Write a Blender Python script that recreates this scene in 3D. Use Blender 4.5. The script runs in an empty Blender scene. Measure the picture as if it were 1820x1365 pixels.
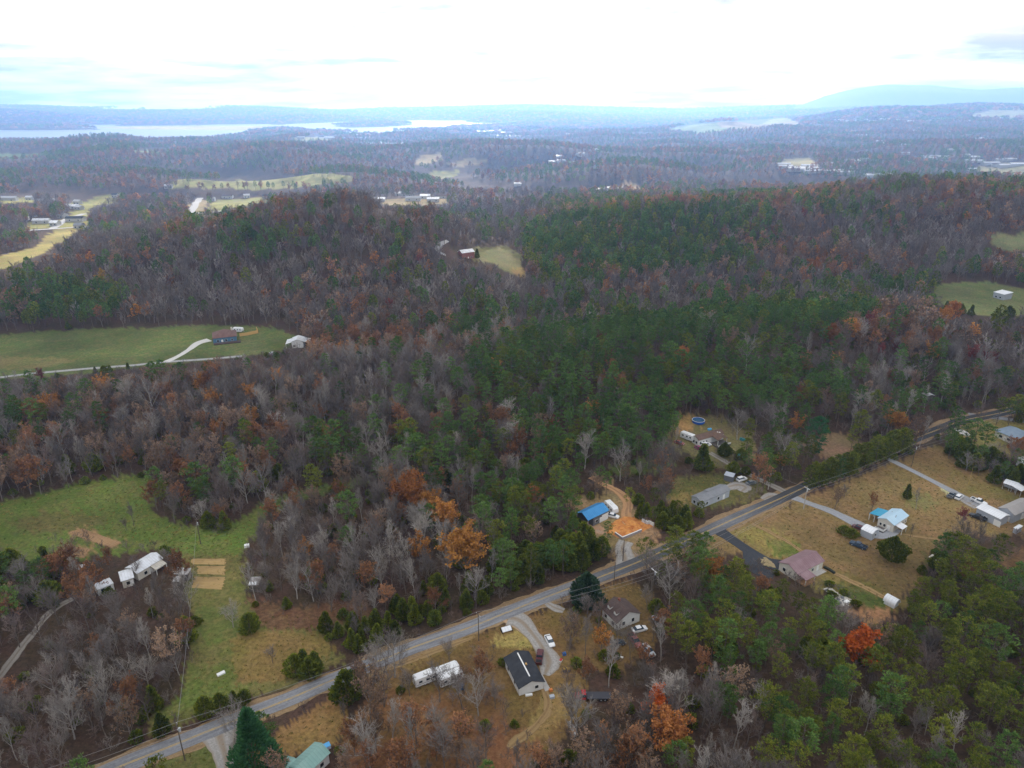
import bpy, math, random
import numpy as np
from mathutils import Vector, Matrix

# ------------------------------------------------------------------ camera, sky, sun, exposure
SC = bpy.context.scene
COL = SC.collection
H = 140.0                      # camera height above the valley floor
PITCH = math.radians(22.0)
FPX, CX, CY = 1262.0, 910.0, 682.5      # focal length and centre in photograph pixels (1820 x 1365)

cam_d = bpy.data.cameras.new('camera')
cam_d.sensor_fit = 'HORIZONTAL'; cam_d.sensor_width = 36.0
cam_d.lens = 36.0 * FPX / 1820.0
cam_d.clip_start = 1.0; cam_d.clip_end = 60000.0
cam = bpy.data.objects.new('camera', cam_d); COL.objects.link(cam)
cam.location = (0, 0, H); cam.rotation_euler = (math.pi / 2 - PITCH, 0, 0)
SC.camera = cam

SUN_EL, SUN_AZ = math.radians(29.0), math.radians(4.0)     # azimuth from +Y towards +X
world = bpy.data.worlds.new('World'); SC.world = world; world.use_nodes = True
wn, wl = world.node_tree.nodes, world.node_tree.links
for n in list(wn): wn.remove(n)
w_out = wn.new('ShaderNodeOutputWorld'); w_bg = wn.new('ShaderNodeBackground'); w_bg.inputs['Strength'].default_value = 0.1
w_sky = wn.new('ShaderNodeTexSky'); w_sky.sky_type = 'NISHITA'; w_sky.sun_disc = False
w_sky.sun_elevation = SUN_EL; w_sky.sun_rotation = SUN_AZ; w_sky.dust_density = 3.0
w_tc = wn.new('ShaderNodeTexCoord'); w_sep = wn.new('ShaderNodeSeparateXYZ')
wl.new(w_tc.outputs['Generated'], w_sep.inputs[0])
w_abs = wn.new('ShaderNodeMath'); w_abs.operation = 'ABSOLUTE'; wl.new(w_sep.outputs['Z'], w_abs.inputs[0])
w_z = wn.new('ShaderNodeMath'); w_z.operation = 'ADD'; w_z.inputs[1].default_value = 0.09; wl.new(w_abs.outputs[0], w_z.inputs[0])
w_dx = wn.new('ShaderNodeMath'); w_dx.operation = 'DIVIDE'; wl.new(w_sep.outputs['X'], w_dx.inputs[0]); wl.new(w_z.outputs[0], w_dx.inputs[1])
w_dy = wn.new('ShaderNodeMath'); w_dy.operation = 'DIVIDE'; wl.new(w_sep.outputs['Y'], w_dy.inputs[0]); wl.new(w_z.outputs[0], w_dy.inputs[1])
w_cmb = wn.new('ShaderNodeCombineXYZ'); wl.new(w_dx.outputs[0], w_cmb.inputs[0]); wl.new(w_dy.outputs[0], w_cmb.inputs[1])
w_no = wn.new('ShaderNodeTexNoise'); w_no.inputs['Scale'].default_value = 0.62; w_no.inputs['Detail'].default_value = 7.0; w_no.inputs['Roughness'].default_value = 0.56
wl.new(w_cmb.outputs[0], w_no.inputs['Vector'])
w_cr = wn.new('ShaderNodeValToRGB')                      # cloud deck: bright with blue-grey bases
ce = w_cr.color_ramp.elements
ce[0].position = 0.37; ce[0].color = (3.4, 3.7, 4.2, 1)
ce[1].position = 0.66; ce[1].color = (13.5, 13.4, 13.3, 1)
wl.new(w_no.outputs['Fac'], w_cr.inputs[0])
w_no2 = wn.new('ShaderNodeTexNoise'); w_no2.inputs['Scale'].default_value = 0.33; w_no2.inputs['Detail'].default_value = 4.0
wl.new(w_cmb.outputs[0], w_no2.inputs['Vector'])
w_cov = wn.new('ShaderNodeMapRange'); w_cov.inputs[1].default_value = 0.35; w_cov.inputs[2].default_value = 0.5
w_cov.inputs[3].default_value = 0.72; w_cov.inputs[4].default_value = 1.0
wl.new(w_no2.outputs['Fac'], w_cov.inputs[0])
w_mix = wn.new('ShaderNodeMix'); w_mix.data_type = 'RGBA'
wl.new(w_cov.outputs[0], w_mix.inputs['Factor']); wl.new(w_sky.outputs[0], w_mix.inputs['A']); wl.new(w_cr.outputs[0], w_mix.inputs['B'])
# the cloud deck glows broadly around the veiled sun
SUN_DIR = (math.sin(SUN_AZ) * math.cos(SUN_EL), math.cos(SUN_AZ) * math.cos(SUN_EL), math.sin(SUN_EL))
w_dot = wn.new('ShaderNodeVectorMath'); w_dot.operation = 'DOT_PRODUCT'; w_dot.inputs[1].default_value = SUN_DIR; wl.new(w_tc.outputs['Generated'], w_dot.inputs[0])
w_mx0 = wn.new('ShaderNodeMath'); w_mx0.operation = 'MAXIMUM'; w_mx0.inputs[1].default_value = 0.0; wl.new(w_dot.outputs['Value'], w_mx0.inputs[0])
w_pw = wn.new('ShaderNodeMath'); w_pw.operation = 'POWER'; w_pw.inputs[1].default_value = 4.0; wl.new(w_mx0.outputs[0], w_pw.inputs[0])
w_gl = wn.new('ShaderNodeMath'); w_gl.operation = 'MULTIPLY_ADD'; w_gl.inputs[1].default_value = 0.55; w_gl.inputs[2].default_value = 0.80; wl.new(w_pw.outputs[0], w_gl.inputs[0])
w_scl = wn.new('ShaderNodeVectorMath'); w_scl.operation = 'SCALE'; wl.new(w_mix.outputs['Result'], w_scl.inputs[0]); wl.new(w_gl.outputs[0], w_scl.inputs['Scale'])
wl.new(w_scl.outputs[0], w_bg.inputs['Color']); wl.new(w_bg.outputs[0], w_out.inputs['Surface'])

sun_d = bpy.data.lights.new('sun', 'SUN'); sun_d.energy = 4.4; sun_d.angle = math.radians(3.0); sun_d.color = (1.0, 0.94, 0.86)
sun = bpy.data.objects.new('sun', sun_d); COL.objects.link(sun)
sd = Vector((math.sin(SUN_AZ) * math.cos(SUN_EL), math.cos(SUN_AZ) * math.cos(SUN_EL), math.sin(SUN_EL)))
sun.rotation_euler = (-sd).to_track_quat('-Z', 'Y').to_euler()

SC.view_settings.view_transform = 'Standard'; SC.view_settings.look = 'None'
SC.view_settings.exposure = 0.95; SC.view_settings.gamma = 1.0; SC.view_settings.use_curve_mapping = False
SC.render.engine = 'CYCLES'
cy = SC.cycles
cy.use_denoising = True; cy.max_bounces = 4; cy.diffuse_bounces = 2; cy.glossy_bounces = 2; cy.transmission_bounces = 3
cy.volume_bounces = 1; cy.transparent_max_bounces = 4; cy.use_adaptive_sampling = True; cy.adaptive_min_samples = 48; cy.adaptive_threshold = 0.008
cy.sample_clamp_indirect = 4.0

# ------------------------------------------------------------------ terrain
rng = np.random.default_rng(7)
RND = random.Random(11)
S = H / 108.0

def make_sines(n, wl_lo, wl_hi, seed):
    r = np.random.default_rng(seed)
    a = r.uniform(0, 2 * np.pi, n); l = np.exp(r.uniform(np.log(wl_lo), np.log(wl_hi), n)); p = r.uniform(0, 6.28, n)
    return a, 2 * np.pi / l, p, l / l.max()
SN_S = make_sines(7, 40, 120, 1); SN_M = make_sines(9, 130, 420, 2); SN_L = make_sines(9, 700, 2600, 3)
SN_C = make_sines(12, 45, 240, 5); SN_K = make_sines(9, 120, 520, 6); SN_D = make_sines(10, 300, 900, 8)
def sines(x, y, sn):
    o = 0
    for a, k, p, w in zip(*sn):
        o = o + w * np.sin(k * (np.cos(a) * x + np.sin(a) * y) + p)
    return o / np.sqrt((sn[3] ** 2).sum()) * 1.0

def sstep(v, a, b):
    t = np.clip((v - a) / (b - a), 0, 1); return t * t * (3 - 2 * t)

def ridge(x, y, xs, ycs, amps, sf, sb):
    yc = np.interp(x, xs, ycs); a = np.interp(x, xs, amps)
    d = y - yc
    return a * np.exp(-np.where(d < 0, (d / sf) ** 2, (d / sb) ** 2))

LAKE_Z = -13.0
LAKE_POLY = None
def h0(x, y):
    r = np.hypot(x, y)
    z = 0.35 * sines(x, y, SN_S) * sstep(r, 60, 200)
    nz = 1 + 0.24 * sines(x, y, SN_M)
    z = z + ridge(x, y, [-420, -230, -60, 50, 100, 160, 260, 420], [228, 232, 250, 268, 285, 300, 312, 320],
                  [1, 2, 7, 11, 12.5, 12.5, 11, 8], 46, 36) * (0.8 + 0.2 * nz)
    z = z + ridge(x, y, [-520, -345, -290, -243, -185, -120, -60, -30, 0, 60], [470, 470, 480, 495, 500, 500, 500, 495, 480, 470],
                  [0, 2, 12, 20, 26, 28, 20, 7, 1, 0], 88, 110) * nz
    z = z + ridge(x, y, [-90, -40, 0, 44, 117, 190, 263, 336, 443, 700], [600, 610, 620, 620, 620, 620, 615, 610, 600, 590],
                  [0, 0, 3, 13, 22, 25, 26, 34, 33, 22], 112, 120) * nz
    far = sstep(r, 720, 1100)
    z = z + far * (-7 + 9.5 * sines(x, y, SN_M) * (1 - sstep(r, 2500, 3200)))
    z = z + 64 * np.exp(-((x - 1330) / 360) ** 2 - ((y - 2700) / 330) ** 2)
    z = z + 66 * np.exp(-((x - 1900) / 420) ** 2 - ((y - 2950) / 420) ** 2)
    z = z + 26 * np.exp(-((x - 640) / 260) ** 2 - ((y - 2250) / 260) ** 2)
    z = z + 28 * np.exp(-((x + 80) / 190) ** 2 - ((y - 1500) / 130) ** 2) + 26 * np.exp(-((x - 1300) / 700) ** 2 - ((y - 2100) / 420) ** 2)
    z = z + 16 * np.exp(-((x - 420) / 300) ** 2 - ((y - 1330) / 120) ** 2) + 20 * np.exp(-((x + 1000) / 380) ** 2 - ((y - 1700) / 130) ** 2) + 22 * np.exp(-((x - 980) / 300) ** 2 - ((y - 1500) / 130) ** 2)
    z = z + 22 * np.exp(-((x + 560) / 380) ** 2 - ((y - 1420) / 120) ** 2)
    vf = sstep(r, 2900, 4200)
    z = z + vf * (16 + 18 * sines(x, y, SN_L)) + 16 * sstep(r, 3600, 6200)
    return z

def pip(x, y, poly):
    x = np.asarray(x); y = np.asarray(y); ins = np.zeros(x.shape, bool)
    n = len(poly)
    for i in range(n):
        x0, y0 = poly[i]; x1, y1 = poly[(i + 1) % n]
        if y0 == y1: continue
        c = ((y0 > y) != (y1 > y)) & (x < (x1 - x0) * (y - y0) / (y1 - y0) + x0)
        ins ^= c
    return ins

def cam_ray(px, py):
    u = (px - CX) / FPX; v = -(py - CY) / FPX
    cp, sp = math.cos(PITCH), math.sin(PITCH)
    d = np.array([u, cp + v * sp, -sp + v * cp]); return d / np.linalg.norm(d)

def plane_hit(px, py, z):
    d = cam_ray(px, py); t = (z - H) / d[2]; return d[0] * t, d[1] * t

# lake basin: outline on the water plane
LAKE_PX = [(-420, 223), (180, 223.5), (420, 222), (640, 216.5), (760, 213), (905, 219), (880, 227), (800, 232), (690, 238), (560, 236),
           (430, 241), (380, 249), (200, 252), (-420, 256)]
LAKE_POLY = [plane_hit(a, b, LAKE_Z) for a, b in LAKE_PX]
LAKE2_POLY = [plane_hit(a, b, LAKE_Z) for a, b in [(270, 200.5), (345, 200.5), (340, 204), (280, 204)]]
BAR_POLY = [plane_hit(a, b, LAKE_Z) for a, b in [(160, 226.5), (300, 224.5), (520, 224), (560, 229), (420, 231.5), (250, 230)]]

ISLES = [[plane_hit(a, b, LAKE_Z) for a, b in p_] for p_ in ([(590, 224), (650, 219.5), (720, 219), (735, 222), (680, 226), (620, 227)], [(-60, 227), (60, 226), (160, 227.5), (180, 230), (60, 231.5), (-60, 231)], [(440, 235), (480, 231), (540, 231.5), (560, 240), (470, 244)])]
def edge_dist(x, y, poly):
    d = np.full(np.shape(x), 1e9)
    n = len(poly)
    for i in range(n):
        x0, y0 = poly[i]; x1, y1 = poly[(i + 1) % n]
        ex, ey = x1 - x0, y1 - y0; L2 = ex * ex + ey * ey + 1e-9
        t = np.clip(((x - x0) * ex + (y - y0) * ey) / L2, 0, 1)
        d = np.minimum(d, np.hypot(x - x0 - t * ex, y - y0 - t * ey))
    return d

def hgt(x, y):
    x = np.asarray(x, float); y = np.asarray(y, float)
    z = S * h0(x / S, y / S)
    m = y > 1500
    if np.any(m):
        wob = 40 * sines(x, y, SN_K) + 120 * sines(x, y, SN_D)
        for poly in (LAKE_POLY, LAKE2_POLY):
            ins = pip(x, y, poly); d = edge_dist(x, y, poly); sd_ = np.where(ins, d, -d) + wob
            k = sstep(sd_, -460, -60)
            z = z * (1 - k) + (LAKE_Z + np.clip(-sd_ * 0.05, -4, 5)) * k
        for ip_ in ISLES:
            ins = pip(x, y, ip_); z = np.where(ins, np.maximum(z, LAKE_Z + 1.2 + np.minimum(9, 0.06 * edge_dist(x, y, ip_))), z)
        ins = pip(x, y, BAR_POLY)
        z = np.where(ins, LAKE_Z + 0.8, z)
    return z

_T = np.geomspace(50, 30000, 2600)
def ground(px, py, up=0.0):
    d = cam_ray(px, py)
    X, Y, Z = d[0] * _T, d[1] * _T, H + d[2] * _T
    f = Z - hgt(X, Y) - up
    i = int(np.argmax(f < 0))
    if f[i] >= 0: i = len(_T) - 1
    t0, t1 = _T[max(i - 1, 0)], _T[i]
    for _ in range(12):
        t = 0.5 * (t0 + t1)
        if H + d[2] * t - float(hgt(d[0] * t, d[1] * t)) - up < 0: t1 = t
        else: t0 = t
    return d[0] * t, d[1] * t

def project(x, y, z):
    cp, sp = math.cos(PITCH), math.sin(PITCH)
    dz = z - H
    dep = y * cp - dz * sp; v = y * sp + dz * cp
    return CX + FPX * x / dep, CY - FPX * v / dep, dep

# ------------------------------------------------------------------ materials
MAT = {}
def mat(name, col, rough=0.8, metal=0.0, spec=0.3, noise=None, bump=0.0, coords='Object', emission=None):
    if name in MAT: return MAT[name]
    m = bpy.data.materials.new(name); m.use_nodes = True; MAT[name] = m
    nt = m.node_tree; b = nt.nodes['Principled BSDF']
    b.inputs['Base Color'].default_value = (*col, 1); b.inputs['Roughness'].default_value = rough
    b.inputs['Metallic'].default_value = metal; b.inputs['Specular IOR Level'].default_value = spec
    if noise:
        sc_, amt, col2 = noise
        tc = nt.nodes.new('ShaderNodeTexCoord'); no = nt.nodes.new('ShaderNodeTexNoise')
        no.inputs['Scale'].default_value = sc_; no.inputs['Detail'].default_value = 6; no.inputs['Roughness'].default_value = 0.65
        nt.links.new(tc.outputs[coords], no.inputs['Vector'])
        mr = nt.nodes.new('ShaderNodeMapRange'); mr.inputs[1].default_value = 0.38; mr.inputs[2].default_value = 0.66
        mr.inputs[4].default_value = amt
        nt.links.new(no.outputs['Fac'], mr.inputs[0])
        mx = nt.nodes.new('ShaderNodeMix'); mx.data_type = 'RGBA'
        mx.inputs['A'].default_value = (*col, 1); mx.inputs['B'].default_value = (*col2, 1)
        nt.links.new(mr.outputs[0], mx.inputs['Factor']); nt.links.new(mx.outputs['Result'], b.inputs['Base Color'])
        if bump:
            bp = nt.nodes.new('ShaderNodeBump'); bp.inputs['Strength'].default_value = bump; bp.inputs['Distance'].default_value = 0.2
            nt.links.new(no.outputs['Fac'], bp.inputs['Height']); nt.links.new(bp.outputs[0], b.inputs['Normal'])
    return m

def metal_roof(name, col, col2, pitch=0.8, rough=0.45):
    """ribbed sheet metal: ribs run down the slope (object X repeats along the ridge)"""
    if name in MAT: return MAT[name]
    m = mat(name, col, rough, 0.0, 0.5, noise=(0.35, 0.8, col2))
    nt = m.node_tree; b = nt.nodes['Principled BSDF']
    tc = nt.nodes.new('ShaderNodeTexCoord'); wv = nt.nodes.new('ShaderNodeTexWave')
    wv.wave_type = 'BANDS'; wv.bands_direction = 'X'; wv.inputs['Scale'].default_value = 0.314 / pitch * 1.0
    wv.inputs['Distortion'].default_value = 0.0
    nt.links.new(tc.outputs['Object'], wv.inputs['Vector'])
    sm = nt.nodes.new('ShaderNodeMapRange'); sm.inputs[1].default_value = 0.93; sm.inputs[2].default_value = 1.0; sm.inputs[3].default_value = 1.0; sm.inputs[4].default_value = 0.78
    nt.links.new(wv.outputs['Fac'], sm.inputs[0]); src = b.inputs['Base Color'].links[0].from_socket
    vm = nt.nodes.new('ShaderNodeVectorMath'); vm.operation = 'SCALE'; nt.links.new(src, vm.inputs[0]); nt.links.new(sm.outputs[0], vm.inputs['Scale']); nt.links.new(vm.outputs[0], b.inputs['Base Color'])
    bp = nt.nodes.new('ShaderNodeBump'); bp.inputs['Strength'].default_value = 0.35; bp.inputs['Distance'].default_value = 0.04
    nt.links.new(wv.outputs['Fac'], bp.inputs['Height']); nt.links.new(bp.outputs[0], b.inputs['Normal'])
    return m

def foliage(name, c1, c2, obj_amt=0.35, trans=0.28):
    """leaf material: colour differs from leaf tuft to leaf tuft and from tree to tree"""
    if name in MAT: return MAT[name]
    m = bpy.data.materials.new(name); m.use_nodes = True; MAT[name] = m
    nt = m.node_tree; N, L = nt.nodes, nt.links
    for n in list(N): N.remove(n)
    out = N.new('ShaderNodeOutputMaterial'); g = N.new('ShaderNodeNewGeometry'); oi = N.new('ShaderNodeObjectInfo')
    mx = N.new('ShaderNodeMix'); mx.data_type = 'RGBA'; mx.inputs['A'].default_value = (*c1, 1); mx.inputs['B'].default_value = (*c2, 1)
    ad = N.new('ShaderNodeMath'); ad.operation = 'MULTIPLY_ADD'; ad.inputs[1].default_value = obj_amt
    ml = N.new('ShaderNodeMath'); ml.operation = 'MULTIPLY'; ml.inputs[1].default_value = 1 - obj_amt
    L.new(g.outputs['Random Per Island'], ml.inputs[0]); L.new(oi.outputs['Random'], ad.inputs[0]); L.new(ml.outputs[0], ad.inputs[2])
    L.new(ad.outputs[0], mx.inputs['Factor'])
    hs = N.new('ShaderNodeHueSaturation')
    mr = N.new('ShaderNodeMapRange'); mr.inputs[3].default_value = 0.72; mr.inputs[4].default_value = 1.3
    fr = N.new('ShaderNodeMath'); fr.operation = 'FRACT'; f2 = N.new('ShaderNodeMath'); f2.operation = 'MULTIPLY'; f2.inputs[1].default_value = 17.3
    L.new(oi.outputs['Random'], f2.inputs[0]); L.new(f2.outputs[0], fr.inputs[0]); L.new(fr.outputs[0], mr.inputs[0]); L.new(mr.outputs[0], hs.inputs['Value'])
    L.new(mx.outputs['Result'], hs.inputs['Color'])
    d = N.new('ShaderNodeBsdfDiffuse'); t = N.new('ShaderNodeBsdfTranslucent'); ms = N.new('ShaderNodeMixShader'); ms.inputs[0].default_value = trans
    L.new(hs.outputs[0], d.inputs['Color']); L.new(hs.outputs[0], t.inputs['Color'])
    L.new(d.outputs[0], ms.inputs[1]); L.new(t.outputs[0], ms.inputs[2]); L.new(ms.outputs[0], out.inputs['Surface'])
    return m

M_BARK = mat('bark_grey', (0.20, 0.165, 0.14), 0.95, noise=(3, 0.6, (0.11, 0.09, 0.08)))
M_BARKP = mat('bark_pale', (0.40, 0.37, 0.34), 0.95, noise=(2, 0.7, (0.24, 0.21, 0.19)))
M_BARKD = mat('bark_pine', (0.11, 0.08, 0.06), 0.95, noise=(3, 0.7, (0.19, 0.15, 0.12)))
M_TWIG = foliage('twigs_grey', (0.110, 0.090, 0.079), (0.245, 0.215, 0.195), 0.5, 0.0)
M_TWIGP = foliage('twigs_pale', (0.21, 0.185, 0.16), (0.36, 0.325, 0.29), 0.5, 0.0)
M_TWIGB = foliage('twigs_brown', (0.115, 0.083, 0.072), (0.235, 0.180, 0.158), 0.5, 0.0)
M_PINE = foliage('needles_pine', (0.036, 0.074, 0.014), (0.265, 0.272, 0.040), 0.3)
M_PINE2 = foliage('needles_dark_pine', (0.030, 0.080, 0.024), (0.18, 0.27, 0.062), 0.3)
M_CEDAR = foliage('needles_cedar', (0.035, 0.070, 0.012), (0.25, 0.27, 0.032), 0.3)
M_WPINE = foliage('needles_white_pine', (0.026, 0.095, 0.036), (0.10, 0.25, 0.095), 0.3)
M_MAG = foliage('leaves_magnolia', (0.018, 0.045, 0.022), (0.08, 0.135, 0.075), 0.2)
M_RUST = foliage('leaves_rust', (0.20, 0.085, 0.040), (0.42, 0.215, 0.105), 0.5)
M_RUSTO = foliage('leaves_rust_orange', (0.28, 0.10, 0.035), (0.54, 0.24, 0.08), 0.4)
M_BROWN = foliage('leaves_brown', (0.19, 0.115, 0.075), (0.40, 0.265, 0.17), 0.5)
M_ORANGE = foliage('leaves_orange', (0.36, 0.145, 0.038), (0.62, 0.31, 0.085), 0.3)
M_FLAME = foliage('leaves_flame', (0.40, 0.070, 0.020), (0.66, 0.18, 0.04), 0.2)
M_DRED = foliage('leaves_dark_red', (0.13, 0.032, 0.030), (0.28, 0.075, 0.06), 0.4)
M_YEL = foliage('leaves_yellow', (0.42, 0.24, 0.03), (0.6, 0.38, 0.07), 0.3)
M_SHRUB = foliage('leaves_shrub', (0.10, 0.14, 0.02), (0.24, 0.25, 0.04), 0.3)

M_WHITE = mat('white_siding', (0.72, 0.72, 0.70), 0.6, noise=(0.8, 0.35, (0.55, 0.54, 0.51)))
M_GLASS = mat('window_glass', (0.02, 0.025, 0.03), 0.08, 0, 0.6)
M_TRIM = mat('white_trim', (0.78, 0.78, 0.76), 0.5)
M_CONC = mat('concrete', (0.46, 0.44, 0.41), 0.9, noise=(0.6, 0.6, (0.33, 0.31, 0.29)))
M_WOOD = mat('weathered_wood', (0.17, 0.15, 0.13), 0.9, noise=(1.2, 0.8, (0.07, 0.06, 0.055)))
M_POLE = mat('pole_wood', (0.12, 0.095, 0.075), 0.9)
M_WIRE = mat('wire_metal', (0.30, 0.30, 0.31), 0.5)
M_TYRE = mat('tyre_rubber', (0.02, 0.02, 0.022), 0.8)
M_STEEL = mat('galvanised_steel', (0.55, 0.57, 0.6), 0.4, 0.3)

# ------------------------------------------------------------------ mesh helpers
KEEP_OUT = []       # (x, y, r): buildings, vehicles and hand-placed trees
class MB:
    def __init__(s): s.v = []; s.f = []; s.m = []
    def add(s, vs, fs, mi=0):
        o = len(s.v); s.v.extend(vs); s.f.extend([tuple(i + o for i in f) for f in fs]); s.m.extend([mi] * len(fs))
    def box(s, x0, x1, y0, y1, z0, z1, mi=0):
        s.add([(x0, y0, z0), (x1, y0, z0), (x1, y1, z0), (x0, y1, z0), (x0, y0, z1), (x1, y0, z1), (x1, y1, z1), (x0, y1, z1)],
              [(0, 3, 2, 1), (4, 5, 6, 7), (0, 1, 5, 4), (1, 2, 6, 5), (2, 3, 7, 6), (3, 0, 4, 7)], mi)
    def prism(s, p0, p1, r0, r1, n=3, mi=0, cap=False):
        d = Vector(p1) - Vector(p0)
        if d.length < 1e-6: return
        q = d.to_track_quat('Z', 'Y'); a = q @ Vector((1, 0, 0)); b = q @ Vector((0, 1, 0))
        vs = []
        for p, r in ((Vector(p0), r0), (Vector(p1), r1)):
            for i in range(n):
                t = 2 * math.pi * i / n; vs.append(tuple(p + a * (r * math.cos(t)) + b * (r * math.sin(t))))
        fs = [(i, (i + 1) % n, n + (i + 1) % n, n + i) for i in range(n)]
        if cap: fs += [tuple(range(n - 1, -1, -1)), tuple(range(n, 2 * n))]
        s.add(vs, fs, mi)
    def slab(s, quad, t, mi=0):
        """a quad given in 3-D (counter-clockwise from above) thickened downwards"""
        q = [Vector(p) for p in quad]; n = (q[1] - q[0]).cross(q[2] - q[0]).normalized() * t
        vs = [tuple(p) for p in q] + [tuple(p - n) for p in q]
        k = len(q)
        s.add(vs, [tuple(range(k)), tuple(range(2 * k - 1, k - 1, -1))] + [(i, k + i, k + (i + 1) % k, (i + 1) % k) for i in range(k)], mi)
    def mesh(s, name, mats):
        me = bpy.data.meshes.new(name); me.from_pydata(s.v, [], s.f)
        for m in (mats if isinstance(mats, (list, tuple)) else [mats]): me.materials.append(m)
        if any(s.m): me.polygons.foreach_set('material_index', s.m)
        me.update(); return me
    def build(s, name, mats, parent=None):
        return obj(name, s.mesh(name, mats), parent)

def obj(name, me, parent=None):
    o = bpy.data.objects.new(name, me); COL.objects.link(o)
    if parent: o.parent = parent
    return o
def tag(o, label, cat, group=None):
    o['label'] = label; o['category'] = cat
    if group: o['group'] = group
    return o
def thing(name, label, cat, loc, rz=0.0, group=None):
    o = bpy.data.objects.new(name, None); COL.objects.link(o); o.empty_display_size = 0.5
    o.location = loc; o.rotation_euler = (0, 0, rz); return tag(o, label, cat, group)
def structure(name, me):
    o = obj(name, me); o['kind'] = 'structure'; return o

# ------------------------------------------------------------------ the ground sheet
GREEN = (0.130, 0.160, 0.036); DRY = (0.235, 0.143, 0.066); TAN = (0.28, 0.175, 0.068); LITTER = (0.15, 0.072, 0.045)
OLIVE = (0.145, 0.128, 0.042); FARF = (0.25, 0.22, 0.075); ORANGE_DIRT = (0.52, 0.20, 0.055); TILL = (0.34, 0.205, 0.10)
STRAW = (0.36, 0.25, 0.10); PALE = (0.50, 0.40, 0.27); GRAVEL = (0.40, 0.38, 0.35); RUSTY = (0.23, 0.105, 0.05); FARG = (0.15, 0.19, 0.075)
FOREST = (0.080, 0.047, 0.034)
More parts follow.
